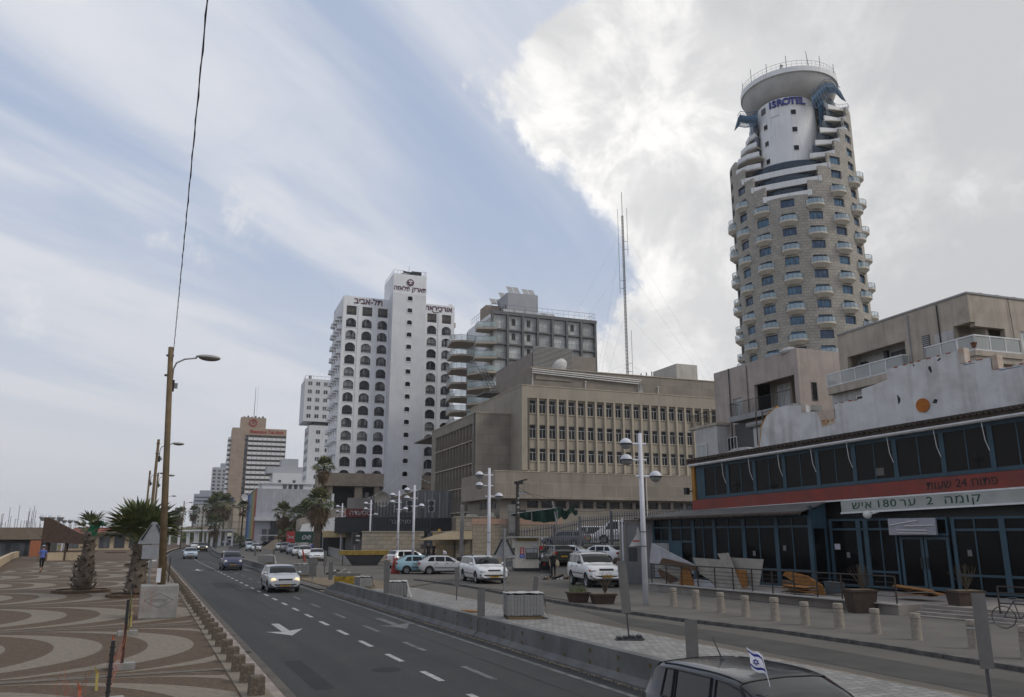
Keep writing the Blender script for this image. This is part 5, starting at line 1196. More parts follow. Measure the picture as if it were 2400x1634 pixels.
# rainbow striped building
rb_ = at_dist(603, 1149, 230)
def rainbow():
 root = empty('rainbow_building', (rb_.x, rb_.y, 0), RZ, 'low grey white building with a rainbow striped end wall facing the road', 'building')
 rib = mat('ribbed_cladding', (.44, .44, .47), .8, (.40, .40, .43), .5, brick=('wall', .9, 40, .03, (.33, .33, .35)), streak=.1)
 MB().box(0, 24, 0, 45, 1.2, 15.2).build('wall', rib, root)
 L0 = 46.0; cols = [(.30, .06, .05), (.36, .10, .05), (.36, .20, .06), (.30, .26, .08), (.16, .22, .10), (.14, .22, .24), (.10, .17, .28), (.05, .10, .24), (.03, .06, .18)]
 for i, c in enumerate(cols):
  MB().box(-.12, -.004, L0 * (i / 9) ** 1.35, L0 * ((i + 1) / 9) ** 1.35, 1.8, 15.1).build('rainbow_stripe', mat('stripe_%d' % i, c, .8), root)
 MB().box(-.3, .2, -.2, 46, 15.2, 15.4).build('coping', FWH, root)
 MB().box(1.5, 15, 4, 16, 15.2, 16.8).box(1.0, 15.5, 3.5, 16.5, 16.8, 17.1).build('roof_pavilion', FWH, root)
 for k in range(4): MB().box(7 + k * 1.5, 8 + k * 1.5, 3.9, 4, 15.4, 16.6).build('window', FG, root)
 for z in (8.9, 11.0): MB().box(12.6, 13.6, -.1, -.004, z, z + 1.5).build('window', FG, root)
 MB().box(-.3, 26, -2.0, -.01, 6.6, 7.6).build('white_canopy_band', FWH, root)
 MB().box(4.0, 24, -.2, -.01, 1.5, 6.5).build('dark_shopfront', FG, root)
 for a in (2.0, 3.6): MB().box(a, a + 1.2, -.2, -.01, 1.6, 4.4).build('window', FG, root)
 MB().box(1.0, 26, -5, -2.0, 2.7, 2.9).build('awning_roof', FWH, root)
rainbow()
MB().lathe([(0, 0), (.6, .06), (1.0, .3)], 18).build('satellite_dish', FWH, None, at_dist(572, 1166, 226), label='white satellite dish at the end of the rainbow wall', category='satellite dish').rotation_euler = (R(80), 0, R(30))
bs = at_dist(534, 1180, 330)
def low_beige():
 root = empty('beige_low_block', (bs.x, bs.y, 0), RZ, 'low cream block with brown joint lines between the slab hotel and the rainbow wall', 'building')
 MB().box(-1.5, 8.5, 0, 40, 0, 15).box(2.0, 8.5, -1, -.004, 0, 15.8).build('wall', mat('far_cream', (.42, .365, .285), .9, streak=.2), root)
 for k in range(5): MB().box(-1.5, 8.5, -1.12, -1.0, 2.5 + k * 2.6, 2.62 + k * 2.6).build('joint_band', mat('far_brown', (.20, .14, .09), .9), root)
 for x in (2.0, 4.6): MB().box(x, x + .15, -1.15, -1.0, 2, 15).build('joint_band', MATS['far_brown'], root)
 MB().lathe([(0, 1.8), (.8, 1.5), (1.1, .6), (1.1, 0)], 12).build('blue_tank', mat('tank_blue', (.06, .10, .28), .6), root, (1.2, 2, 15.3))
low_beige()
t2 = at_dist(498, 1097, 560); tw2 = grid_tower('grey_window_tower', t2, RZ, 12, 20, 45.9, 'tall grey tower with a grid of square dark windows, second from the far end', FGR, FG, 4, 15, 10, .55, .5)
MB().box(5, 14, 5, 18, 45.9, 49).build('roof_block', FBL, tw2)
t3 = at_dist(530, 1080, 500); grid_tower('pale_narrow_tower', t3, RZ, 8, 14, 45.5, 'narrow pale tower squeezed between the grey tower and the slab hotel', FGR, FG, 1, 1, 40, .02, .02)
t4 = at_dist(455, 1158, 700); tw4 = grid_tower('blue_grey_hotel', t4, RZ, 22, 26, 35, 'farthest blue grey hotel with horizontal window bands', FBL, FG, 1, 9, 8, .92, .38, 3)
MB().box(4, 22, 3, 20, 35, 38).box(13, 22, 3, 20, 38, 42).build('roof_block', FBL, tw4)
t5 = at_dist(463, 1190, 600); grid_tower('pale_low_hotel', t5, RZ, 12, 16, 23, 'pale mid rise block in front of the farthest hotel', mat('far_pale', (.40, .385, .36), .9), FG, 5, 6, 5, .35, .5)
t6 = at_dist(440, 1232, 500); grid_tower('low_shore_building', t6, RZ, 22, 10, 7.5, 'low reddish building at the foot of the far hotels', mat('far_red_low', (.30, .22, .19), .9), FG, 6, 2, 1, .5, .5)
# ================================================================ sea front shelters and cafes on the left
BR = mat('shelter_brown', (.055, .035, .028), .9, (.085, .055, .04), 3)
TH = mat('thatch', (.12, .09, .058), 1.0, (.075, .055, .036), 4, .8, 12)
def shelter(px, py, sc, rz, label):
 p = G(px, py, .15); r = empty('beach_shelter', p, rz, label, 'shelter', 'sloping roofed shelters on the promenade'); r.scale = (sc * .85, sc, sc)
 for x in (-2.2, 0, 2.2):
  for y in (-1, 1): MB().box(x - .13, x + .13, y - .13, y + .13, 0, 2.6 - .5 * x * .4).build('post', BR, r)
 MB().extrude([(-2.9, 2.0), (2.9, 1.75), (2.9, 2.6), (1.2, 3.1), (-.6, 3.9), (-2.4, 4.75), (-2.9, 4.75)], 1, -1.35, 1.35).build('sloping_roof', BR, r)
 MB().box(-2.0, 2.6, -1.1, -.9, 0, .9).build('low_wall', M['cream_wall'], r)
 MB().tube([(-2.2, -1.15, 1.0), (2.2, -1.15, 1.0)], .05, 5).build('bar', BR, r)
shelter(152, 1313, 1.0, R(0), 'dark brown shelter with a steep sloping roof beside the walker')
shelter(225, 1285, .95, R(0), 'dark brown shelter with a sloping roof behind the first palm')
for px, py, lb in ((140, 1296, 'yellow litter bin under the nearer brown shelter'), (227, 1283, 'yellow litter bin under the farther brown shelter')):
 p = G(px, py - 8, .15); b = empty('litter_bin', p, 0, lb, 'litter bin', 'yellow litter bins in the shelters'); MB().lathe([(0, 0), (.26, 0), (.36, .75), (.38, .8), (0, .8)], 12).build('bin_body', mat('bin_yellow', (.50, .40, .02), .6), b); MB().lathe([(.40, .78), (.40, .86), (.3, .9)], 12).build('bin_rim', K_dark if False else M['black_metal'], b)
def kiosk_row(name, C, W_, H_, label, wall, cols, roofm, cat='cafe'):
 r = empty(name, C, R(-4), label, cat); MB().box(0, W_, 0, 6, 0, H_ * .72).build('wall', wall, r)
 n = cols;
 for i in range(n): MB().box(W_ * (i + .15) / n, W_ * (i + .85) / n, -.08, -.004, .4, H_ * .6).build('window', FG, r)
 MB().prism([(-.6, -1.2), (W_ + .6, -1.2), (W_ + .6, 7), (-.6, 7)], H_ * .72, H_, top=[(1, 2), (W_ - 1, 2), (W_ - 1, 4), (1, 4)]).build('roof', roofm, r); return r
kiosk_row('thatched_cafe', Vector((-26, 130, -.9)), 12, 4.5, 'thatched beach cafe with dark windows at the far left', M['dark_metal'], 5, TH)
kiosk_row('thatched_cafe', Vector((-13.2 - 9, 150, -.9)), 9, 5.0, 'thatched beach pavilion with white arches behind the parapet', M['dark_metal'], 3, TH)
kr = kiosk_row('beach_building', Vector((-13.0, 175, 0.1)), 13, 4.2, 'low red roofed building with a glass roof terrace behind the shelters', M['cream_wall'], 5, mat('roof_red', (.20, .07, .05), .9))
rr = MB(); rail(rr, [(1, 2, 4.2), (12, 2, 4.2)], 1.6, .05, 1.4); rr.build('terrace_railing', M['dark_metal'], kr)
MB().box(-.5, .55, -1, 1.0, -.9, 2.1).build('orange_pillar', mat('brick_orange', (.33, .12, .06), .9), None, at_dist(86, 1253, 128) - Vector((0, 0, 2.9)), label='orange brick pillar behind the parapet left of the shelter', category='pillar')
# groups of globes on white posts
def globe_cluster(px, py, H_, n, label, sc=1.0):
 p = G(px, py, .15); r = empty('globe_lamp', p, R(-8), label, 'street lamp', 'promenade lamps with flat topped globes'); r.scale = (sc,) * 3
 MB().tube([(0, 0, 0), (0, 0, H_)], .16, 8).build('pole', M['white_metal'], r); w = .95
 for i in range(n):
  x = (i - (n - 1) / 2) * w
  g = MB().ellipsoid((x, 0, H_ + .15), (.42, .42, .40), 14, z0=0).build('lamp_dome', M['white_metal'], r, smooth=True)
  MB().ellipsoid((x, 0, H_ + .13), (.36, .36, .38), 14, z0=-90, z1=0).build('lamp_globe', mat('lamp_lens', (.30, .30, .30), .3), g, smooth=True)
  MB().lathe([(.44, 0), (.44, .06), (.3, .06)], 14, c=(x, 0, H_ + .12)).build('lamp_ring', M['dark_metal'], g)
 MB().tube([(-(n - 1) / 2 * w, 0, H_), ((n - 1) / 2 * w, 0, H_)], .05, 6).build('arm', M['white_metal'], r)
globe_cluster(109, 1310, 4.7, 3, 'nearest white post carrying three globe lamps by the brown shelter')
globe_cluster(142, 1294, 5.0, 3, 'second white post with globe lamps behind the brown shelter')
globe_cluster(156, 1292, 5.0, 3, 'third white post with globe lamps behind the brown shelter')
globe_cluster(235, 1278, 6.0, 3, 'far post with globe lamps above the green wrapped palm')
# marina masts on the horizon
for i in range(46):
 x = random.uniform(-2, 205); hd = random.uniform(560, 640); p = at_dist(x, 1253, hd); h = random.uniform(9, 20) * (1.15 if x < 90 else .7)
 MB().tube([(0, 0, 0), (0, 0, h)], .17, 4).tube([(-1.2, 0, h * .6), (1.2, 0, h * .6)], .08, 3).build('mast', M['galv'], None, Vector((p.x, p.y, -1)), label='thin boat mast in the marina on the left horizon', category='boat mast', group='boat masts on the left horizon')
bwp = at_dist(-60, 1253, 540); bwq = at_dist(330, 1253, 700)
o = MB().prism([(bwp.x, bwp.y), (bwq.x, bwq.y), (bwq.x, bwq.y + 30), (bwp.x, bwp.y + 30)], -1.2, 1.6).build('breakwater_shore', mat('rock_grey', (.16, .15, .14), 1, (.09, .085, .08), .3)); o['kind'] = 'structure'
# white pergolas of the far promenade
for i, (px, py, w_) in enumerate(((430, 1258, 9), (455, 1257, 9), (487, 1262, 8), (520, 1263, 6))):
 p = at_dist(px, 1262, 260 - i * 12); r = empty('white_pergola', (p.x, p.y, 0), R(-20), 'white flat topped pergola beside the distant road, ' + ('leftmost', 'second from the left', 'third from the left', 'rightmost')[i] + ' of four', 'pergola', 'white pergolas in the distance')
 MB().box(-w_ / 2, w_ / 2, -1, 1, 3.9, 4.3).build('pergola_top', B['white'], r)
 for k in range(4): MB().box(-w_ / 2 + .4 + k * w_ / 3.6, -w_ / 2 + .8 + k * w_ / 3.6, -.2, .2, 0, 3.9).build('post', B['white'], r)
# ================================================================ palms
PM = {}
PM['trunk'] = mat('palm_trunk', (.15, .12, .095), 1, (.075, .06, .048), 5, .8, 25)
PM['boot'] = mat('palm_leaf_base', (.20, .165, .13), 1, (.10, .08, .065), 6, .5, 25)
PM['green'] = mat('palm_green', (.10, .12, .045), .7, (.055, .075, .03), 3)
PM['yellow'] = mat('palm_yellow', (.16, .15, .05), .7, (.10, .10, .035), 3)
PM['dry'] = mat('palm_dry', (.15, .105, .06), .9, (.10, .07, .04), 3)
def fan_leaf(mb, base, dirv, L_, W_, n=9, droop=.25, mi=0, seed=0):
 """fan palm leaf: stalk and a fan of narrow blades"""
 rd = random.Random(seed); d = Vector(dirv).normalized(); up = Vector((0, 0, 1)); s = d.cross(up)
 if s.length < .05: s = Vector((1, 0, 0))
 s.normalize(); nrm = s.cross(d); tip = Vector(base) + d * L_ * .5
 mb.tube([base, tip], .02, 3, mi, cap=False)
 for i in range(n):
  a = R(-62 + 124 * i / (n - 1) + rd.uniform(-5, 5)); v = d * math.cos(a) + s * math.sin(a); l = L_ * (.55 + .1 * rd.random()) * (1 - .15 * abs(a)); w = W_ * .045
  p1 = tip + v * l * .55 + nrm * .04; p2 = tip + v * l + up * (-droop * l * (.5 + rd.random()))
  q = v.cross(nrm).normalized() * w
  mb.poly([tip, p1 - q, p1 + q], mi); mb.poly([p1 - q, p2, p1 + q], mi)
def fan_palm(loc, H_, R0, label, crown=1.7, leaves=46, dead=26, seed=1, trunk_r=.3, group=None, boots=True, name='palm_tree', zsq=1.0, shaggy=False, upright=False):
 rd = random.Random(seed); root = empty(name, loc, rd.uniform(0, 6), label, 'palm tree', group)
 t = MB(); K_ = 14; prof = []
 for i in range(K_ + 1):
  u = i / K_; prof.append(Vector((math.sin(u * 2) * .12 * trunk_r * 3, 0, u * H_)))
 t.tube(prof, [trunk_r * (1.25 - .45 * min(1, i / K_ * 1.6)) for i in range(K_ + 1)], 10); t.build('trunk', PM['trunk'], root, smooth=True)
 if boots:
  b = MB(); nb = int(H_ * 17)
  for i in range(nb):
   u = i / nb; z = u * H_ + .05; a = i * 2.4; rr = trunk_r * (1.25 - .45 * min(1, u * 1.6)) * 1.0; o = Vector((math.cos(a), math.sin(a), 0)); s = Vector((-o.y, o.x, 0)); cx = Vector((math.sin(u * 2) * .12 * trunk_r * 3, 0, z))
   l = rd.uniform(.12, .26); w = rd.uniform(.10, .16)
   A = cx + o * rr * .8 - s * w; B_ = cx + o * rr * .8 + s * w; C_ = cx + o * (rr + l * rd.uniform(.5, 1)) + s * w * .3 + Vector((0, 0, l * rd.uniform(.3, 1.1))); D = cx + o * (rr + l * .8) - s * w * .4 + Vector((0, 0, l * .8))
   b.poly([A, B_, C_, D]); b.poly([A, D, cx + o * rr * .7 + Vector((0, 0, l * .9))]); b.poly([B_, cx + o * rr * .7 + Vector((0, 0, l * .9)), C_])
  b.build('leaf_base', PM['boot'], root, kind='stuff')
 top = prof[-1]; c = MB()
 for i in range(leaves):
  a = i * 2.39996; e = R(85 - (68 if upright else 95) * (i / leaves) ** .8 + rd.uniform(-6, 6)); d = (math.cos(a) * math.cos(e), math.sin(a) * math.cos(e), math.sin(e) * zsq); L_ = crown * rd.uniform(.8, 1.1)
  fan_leaf(c, top + Vector((0, 0, -.1 * i / leaves)), d, L_, crown, 9, (.04 + .12 * (i / leaves)) if upright else .18 + .3 * (i / leaves), 1 if rd.random() < .3 else 0, seed * 100 + i)
 c.build('crown', [PM['green'], PM['yellow']], root, kind='stuff')
 if dead:
  dm = MB()
  for i in range(dead):
   a = i * 2.39996 + 1; e = R(-18 - 55 * (i / dead)); d = (math.cos(a) * math.cos(e), math.sin(a) * math.cos(e), math.sin(e)); fan_leaf(dm, top - Vector((0, 0, .15 + .5 * crown * i / dead)), d, crown * rd.uniform(.6, .9), crown, 7, .5, 0, seed * 100 + 50 + i)
  dm.build('dead_fronds', PM['dry'], root, kind='stuff')
 return root
# near pair on the promenade with round planting beds
def bed(p, r_, label):
 b = empty('tree_bed', p, 0, label, 'planting bed', 'round planting beds of the promenade palms'); MB().lathe([(r_, -.02), (r_, .13), (r_ - .14, .14), (r_ - .16, .05)], 24).build('bed_rim', mat('bed_rim_brown', (.12, .075, .045), .95, (.07, .05, .035), 4), b); MB().lathe([(r_ - .1, .06), (r_ * .5, .1), (0, .12)], 20).build('bed_soil', M['soil'], b)
pa = G(190, 1388, .15); pb = G(315, 1398, .15); pc = G(271, 1296, .15)
bed(pa, 1.35, 'round brown kerbed bed under the green wrapped palm'); bed(pb, 1.25, 'round brown kerbed bed under the full crowned palm'); bed(pc, 1.6, 'round brown kerbed bed farther along the promenade')
p1 = fan_palm(pa + Vector((0, 0, .1)), 2.9, 0, 'stunted palm with its crown wrapped in green netting', crown=1.15, leaves=10, dead=0, seed=3, trunk_r=.36, upright=True)
sh = MB(); rd_ = random.Random(5)
for i in range(60):
 a = rd_.uniform(0, 6.28); z = rd_.uniform(.05, 1.4); r_ = .50 * (1.25 - z * .45); o = Vector((math.cos(a), math.sin(a), 0)); s = Vector((-o.y, o.x, 0)); q = o * r_ + Vector((0, 0, z)); sh.poly([q - s * .11, q + s * .11, q + o * .14 + s * .05 + Vector((0, 0, .25)), q + o * .12 - s * .07 + Vector((0, 0, .22))])
sh.build('leaf_stub', PM['boot'], p1, kind='stuff')
net = MB().tube([(.1, 0, 2.1), (.14, .02, 2.5), (.2, 0, 2.9), (.32, 0, 3.15), (.48, .05, 3.3), (.66, 0, 3.33), (.9, 0, 3.22)], [.14, .25, .27, .22, .17, .12, .03], 8); o = net.build('green_netting', mat('netting_green', (.012, .11, .05), .9, (.01, .06, .03), 6), p1, smooth=True); p1.rotation_euler = (0, 0, R(-24))
p2 = fan_palm(pb + Vector((0, 0, .1)), 2.35, 0, 'bushy palm with a full crown of spiky fans behind the near lamp block', crown=2.3, leaves=46, dead=0, seed=4, trunk_r=.42, upright=True)
# background palms
def bgp(px, py, H_, crown, label, hd=None, seed=1, dead=30, tr=.3, leaves=40, z=0.0):
 p = G(px, py, z) if hd is None else Vector((at_dist(px, py, hd).x, at_dist(px, py, hd).y, z)); return fan_palm(p, H_, 0, label, crown=crown, leaves=leaves, dead=dead, seed=seed, trunk_r=tr, boots=False, group='palms behind the parked cars')
bgp(750, 1290, 15.6, 2.4, 'tallest slim palm above the parked cars left of the arched hotel', hd=158, seed=11, tr=.28)
bgp(744, 1300, 8.0, 3.0, 'thick shaggy palm directly left of the yellow awning', hd=138, seed=12, dead=60, tr=.7)
for i, (px, hd, H_, cr, lb) in enumerate(((661, 185, 7.5, 2.9, 'shaggy palm above the green banner, left one'), (697, 180, 6.8, 2.7, 'shaggy palm above the green banner, middle one'), (716, 175, 7.6, 3.0, 'shaggy palm right of the green banner'), (565, 235, 10.4, 2.2, 'slim palm with a small round crown before the cream block'), (505, 300, 14, 4.2, 'tall bushy palm left of the lorry'), (493, 290, 12, 4.0, 'bushy palm at the left of the distant palm clump'), (522, 280, 12.5, 4.0, 'bushy palm above the lorry cab'), (450, 420, 13.5, 3.6, 'distant palm right of the second far lamp'), (416, 440, 13, 4.5, 'distant rounded palm, right one of the far pair'), (408, 430, 11.5, 4.2, 'distant rounded palm, left one of the far pair'), (503, 220, 5.6, 2.9, 'low palm beside the distant road'))):
 bgp(px, 1253, H_, cr, lb, hd=hd, seed=20 + i, dead=10 if px in (565, 503) else 30, tr=.25, leaves=30)
# shrub mass on the bank below the palms and far greenery
def bush(name, C, rx, ry, h, n, m, label, seed, kind='stuff', leaf=.5):
 rd = random.Random(seed); mb = MB()
 for i in range(n):
  a = rd.uniform(0, 6.283); u = rd.random() ** .5; e = rd.random(); x, y = rx * u * math.cos(a), ry * u * math.sin(a); z = h * (1 - u * u * .8) * e + .1; s = leaf * rd.uniform(.5, 1.2); v = Vector((rd.uniform(-1, 1), rd.uniform(-1, 1), rd.uniform(-.4, 1))).normalized(); w = v.orthogonal().normalized()
  p = Vector((x, y, z)); mb.poly([p - w * s * .5, p + v * s, p + w * s * .5])
 o = mb.build(name, m, None, C, kind=kind); o['label'] = label; return o
bk = at_dist(690, 1253, 175)
mb = MB().prism([(-5, -6), (12, -6), (14, 12), (-5, 12)], 0, 3.0, top=[(-1, 2), (10, 2), (12, 10), (-1, 10)]); o = mb.build('sand_bank', mat('bank_earth', (.27, .20, .13), 1, (.18, .13, .085), .8, .6, 6), None, (bk.x, bk.y, 0)); o['kind'] = 'structure'
bush('bank_shrubs', Vector((bk.x + 3, bk.y - 2, 2.0)), 7, 3, 2.4, 700, PM['dry'], 'dry shrubs on the bank below the palms', 5, leaf=.7)
bush('bank_greenery', Vector((bk.x + 4, bk.y, 2.8)), 7, 3, 2.6, 700, PM['green'], 'green shrubs on the bank below the palms', 6, leaf=.7)
fg = at_dist(455, 1253, 330); bush('roadside_greenery', Vector((fg.x, fg.y, 0)), 22, 16, 5.5, 2600, PM['green'], 'bushes beside the distant road', 8, leaf=1.2)
fg = at_dist(395, 1253, 350); bush('promenade_greenery', Vector((fg.x, fg.y, 0)), 16, 10, 4.0, 900, PM['green'], 'bushes along the distant promenade', 9, leaf=1.2)
# ================================================================ street furniture
def wood_lamp(p, H_, label, rz=0, base=0.0, arm=1.9, lean=(0, 0), name='street_lamp'):
 r = empty(name, p, rz, label, 'street lamp', 'wooden street lamps along the kerb')
 MB().tube([(0, 0, base), (lean[0], lean[1], H_)], [.135, .10], 12).build('pole', M['wood_pole'], r, smooth=True)
 tx, ty = lean
 MB().tube([(tx + .16, ty, H_ - 1.35), (tx + .17, ty, H_ - .85), (tx + .26, ty, H_ - .6), (tx + .55, ty, H_ - .42), (tx + 1.0, ty, H_ - .33)], .032, 7).build('arm', M['galv'], r, smooth=True)
 lamp = MB().ellipsoid((tx + 1.42, ty, H_ - .27), (.48, .19, .11), 14, z0=-8, k=8); lo = lamp.build('lamp_head', mat('lamp_grey', (.30, .29, .28), .5), r, smooth=True)
 MB().ellipsoid((tx + 1.47, ty, H_ - .29), (.42, .165, .13), 14, z0=-90, z1=0, k=6).build('lamp_lens', mat('lamp_cover', (.16, .14, .12), .3), r, smooth=True)
 MB().box(tx + .1, tx + .26, ty - .07, ty + .07, H_ - 1.75, H_ - 1.3).build('clamp', M['black_metal'], r)
 MB().box(tx + .24, tx + .38, ty - .06, ty + .06, H_ - 1.62, H_ - 1.42).build('junction_box', M['galv'], r)
 for z in (H_ - 1.15, H_ - .35): MB().lathe([(.145, 0), (.145, .05)], 12, c=(tx, ty, z)).build('strap', M['dark_metal'], r)
 return r
def topd(x, y, z): return G(x, y, z)
blk = G(368, 1451, .15); BX = Vector((blk.x, blk.y + .55, .15))
near = topd(399, 812, 10.3)
lr_ = wood_lamp(Vector((BX.x + .05, BX.y, .15)), 10.1, 'nearest wooden lamp pole with a curved arm standing in a concrete block', lean=(near.x - BX.x - .02, near.y - BX.y), base=1.1)
MB().box(-.19, -.05, -.17, .0, 1.2, 1.68).build('meter_box', M['white_metal'], lr_)
for i, (x, y, lb) in enumerate(((372, 1030, 'second wooden lamp pole behind the nearest one'), (352, 1103, 'third wooden lamp pole left of the second one'), (371, 1108, 'fourth wooden lamp pole with its lamp just right of the near pole'))):
 q = topd(x, y, 10.3); wood_lamp(Vector((q.x, q.y, .15)), 10.15, lb, base=0)
for x, y, lb in ((388, 1158, 'slim far lamp pole left of the tan hotel'), (432, 1174, 'slim far lamp pole before the blue grey hotel'), (478, 1184, 'slim far lamp pole by the distant palms'), (516, 1200, 'smallest far lamp pole left of the cream block')):
 q = topd(x, y, 10.3); q.z = .1; wood_lamp(q, 10.15, lb)
# concrete block carrying the pole, with its moulded maker's mark
cb = empty('concrete_block', BX, 0, 'big square concrete block holding the nearest wooden lamp pole', 'concrete block')
o = MB().prism([(-.62, -.5), (.62, -.5), (.62, .5), (-.62, .5)], 0, 1.12).build('block_body', mat('block_concrete', (.30, .29, .275), .9, (.23, .225, .215), 2.2, .5, 30, grime=.3, streak=.3), cb)
bv = o.modifiers.new('bevel', 'BEVEL'); bv.width = .035; bv.segments = 2
MB().tube([(-.46, -.503, .62), (0, -.503, .86), (.46, -.503, .62), (0, -.503, .38), (-.46, -.503, .62)], .010, 4).build('moulded_mark', M['concrete'], cb)
t_ = text('moulded_text', 'טנומרוק', .16, M['concrete'], cb, (0, -.505, .62), extrude=.004)
# another block and posts down the kerb
for px, py, lb in ((352, 1330, 'smaller concrete block half hidden behind the triangular sign'), (330, 1300, 'distant concrete block beside the kerb')):
 q = G(px, py, .15); c2 = empty('concrete_block', q, 0, lb, 'concrete block'); MB().box(-.6, .6, -.4, .4, 0, 1.15).build('block_body', MATS['block_concrete'], c2)
# overhead twisted cable from the near pole up past the camera
cab = MB(); A = Vector((near.x + .14, near.y, 9.75)); P = []
d2 = ray(492, -60); t2_ = 9.5 / d2[1]; Bq = Vector((d2[0] * t2_, d2[1] * t2_, EYE + d2[2] * t2_))
n = 60
for i in range(n + 1):
 t = i / n; q = A.lerp(Bq, t) + Vector((0, 0, -.35 * 4 * t * (1 - t))); P.append(q - A)
cab.tube(P, .010, 5)
tw = [p + Vector((.012 * math.cos(i * 1.9), 0, .012 * math.sin(i * 1.9))) for i, p in enumerate(P)]; cab.tube(tw, .008, 4)
cab.build('overhead_cable', mat('cable_blue_black', (.03, .03, .05), .7), None, A, label='twisted overhead cable rising from the nearest wooden lamp pole', category='cable')
# white lamps with three half globes
def globe_lamp(p, label, H_=7.25, name='globe_street_lamp', rz=0.0, sc=1.0):
 r = empty(name, p, rz, label, 'street lamp', 'white street lamps with three half globes')
 o = MB().tube([(0, 0, 0), (0, 0, H_)], [.125, .09], 14).build('pole', M['white_metal'], r, smooth=True)
 for z, sd in ((H_ - .48, -1), (H_ - 1.18, -1), (H_ - 1.88, 1)):
  x = sd * .66
  a = MB().tube([(-sd * .2, 0, z), (sd * .38, 0, z)], .045, 8).ellipsoid((-sd * .22, 0, z), (.06, .06, .06), 8).build('arm', M['white_metal'], r)
  dm = MB().ellipsoid((x, 0, z), (.27, .27, .25), 18, z0=0, k=6).build('lamp_dome', M['white_metal'], r, smooth=True)
  MB().lathe([(.28, -.03), (.285, .02), (.25, .02)], 18, c=(x, 0, z)).build('lamp_ring', M['black_metal'], dm)
  MB().ellipsoid((x, 0, z - .02), (.24, .24, .22), 18, z0=-90, z1=0, k=6).build('lamp_globe', mat('smoked_globe', (.22, .22, .22), .15), dm, smooth=True)
 for z in (3.0, 2.4): MB().lathe([(.15, 0), (.15, .03)], 14, c=(0, 0, z)).build('strap', M['dark_metal'], r)
 return r
rl_ = G(1514, 1419, .1)
gl0 = globe_lamp(Vector((rl_.x, rl_.y, .1)), 'nearest white lamp with three half globes beside the rubbish heap', rz=R(-12))
GL = [(1147, 1097, 'white three globe lamp in front of the stone gatehouse'), (972, 1137, 'white three globe lamp right of the pair by the stone wall'), (936, 1150, 'white three globe lamp left of the pair by the stone wall'), (870, 1172, 'white three globe lamp behind the yellow skip'), (829, 1182, 'white three globe lamp between the traffic light and the awning'), (803, 1180, 'far white three globe lamp above the steel barrier')]
for x, y, lb in GL:
 q = G(x, y, 7.35); globe_lamp(Vector((q.x, q.y, .1)), lb, rz=R(-15))
q = G(1105, 1375 if False else 1310, .1)
# leaning warning sign fixed on the near white lamp
sg = empty('warning_sign', (rl_.x - .22, rl_.y + .16, 2.5), R(-20), 'torn white triangular sign strapped to the nearest white lamp', 'sign')
MB().extrude([(-.36, 0), (.36, .05), (.12, .62), (.02, .85), (-.04, .5)], 1, -.02, .0).build('sign_plate', mat('sign_face_white', (.42, .41, .40), .6, (.3, .29, .28), 4), sg); MB().box(-.4, -.02, -.03, -.01, -.62, -.04).build('poster', M['black_metal'], sg); MB().box(-.2, .1, -.025, -.021, .2, .26).build('red_print', mat('print_red', (.3, .05, .05), .7), sg)
# ---- low concrete barrier segments
bar_m = mat('barrier_concrete', (.15, .15, .148), .9, (.10, .10, .10), 1.2, .4, 35, streak=.7, grime=.2)
sock = mat('socket_ochre', (.10, .075, .03), .9)
def barrier(y0, y1, x0, label, end=None, name='concrete_barrier', dx=0.0, H_=.60, group='low concrete barriers along the carriageway'):
 r = empty(name, (x0, y0, 0), math.atan2(-dx, y1 - y0), label, 'barrier', group); L_ = math.hypot(y1 - y0, dx) - .07; s = MB()
 prof = [(-.27, 0), (.27, 0), (.27, .06), (.14, .18), (.12, H_), (-.12, H_), (-.14, .18), (-.27, .06)]
 if end: s.v += [(p[0], 0, p[1]) for p in prof] + [(p[0], L_ - 2.6, p[1]) for p in prof] + [(p[0], L_, min(p[1], .08)) for p in prof]; n = 8; s.f += [tuple(range(8))] ; s.m += [0]
 else: s.v += [(p[0], 0, p[1]) for p in prof] + [(p[0], L_, p[1]) for p in prof]; s.f += [tuple(range(8))]; s.m += [0]
 K_ = 2 if end else 1
 for k in range(K_):
  for i in range(8): s.f.append((k * 8 + i, (k + 1) * 8 + i, (k + 1) * 8 + (i + 1) % 8, k * 8 + (i + 1) % 8)); s.m.append(0)
 s.f.append(tuple(K_ * 8 + i for i in reversed(range(8)))); s.m.append(0)
 s.build('barrier_body', bar_m, r)
 sm = MB().box(-.006, 0, -.045, .045, -.045, .045).mesh('socket', sock); n = int(L_ / 1.2)
 for i in range(n):
  for zz, xx in ((.46, -.128), (.22, -.137)):
   if (i + (zz > .4)) % 5 != 4 and (i * 1.2 + .5 < L_ - 2.8 or not end): link('socket', sm, r, (xx, .5 + i * 1.2, zz))
 return r
barrier(4.0, 13.7, 9.55, 'concrete barrier segment nearest the camera, passing behind the grey car')
barrier(13.7, 23.4, 9.55, 'second concrete barrier segment from the camera')
barrier(23.4, 33.1, 9.55, 'third concrete barrier segment from the camera')
barrier(33.1, 45.8, 9.55, 'concrete barrier segment with a sloping end beside the silver car', end=1)
barrier(64, 78, 9.5, 'concrete barrier starting again behind the navy car', group='far concrete barriers')
barrier(78, 92, 9.5, 'concrete barrier right of the navy car', group='far concrete barriers')
for a in (92, 108, 124, 140, 156): barrier(a, a + 16, 9.5 + bend(a), 'curving stretch of low concrete barrier %s' % {92: 'right of the black off road car', 108: 'below the left parked line', 124: 'at the start of the bend', 140: 'midway round the bend', 156: 'before the lorry'}[a], dx=bend(a + 16) - bend(a), group='far concrete barriers')
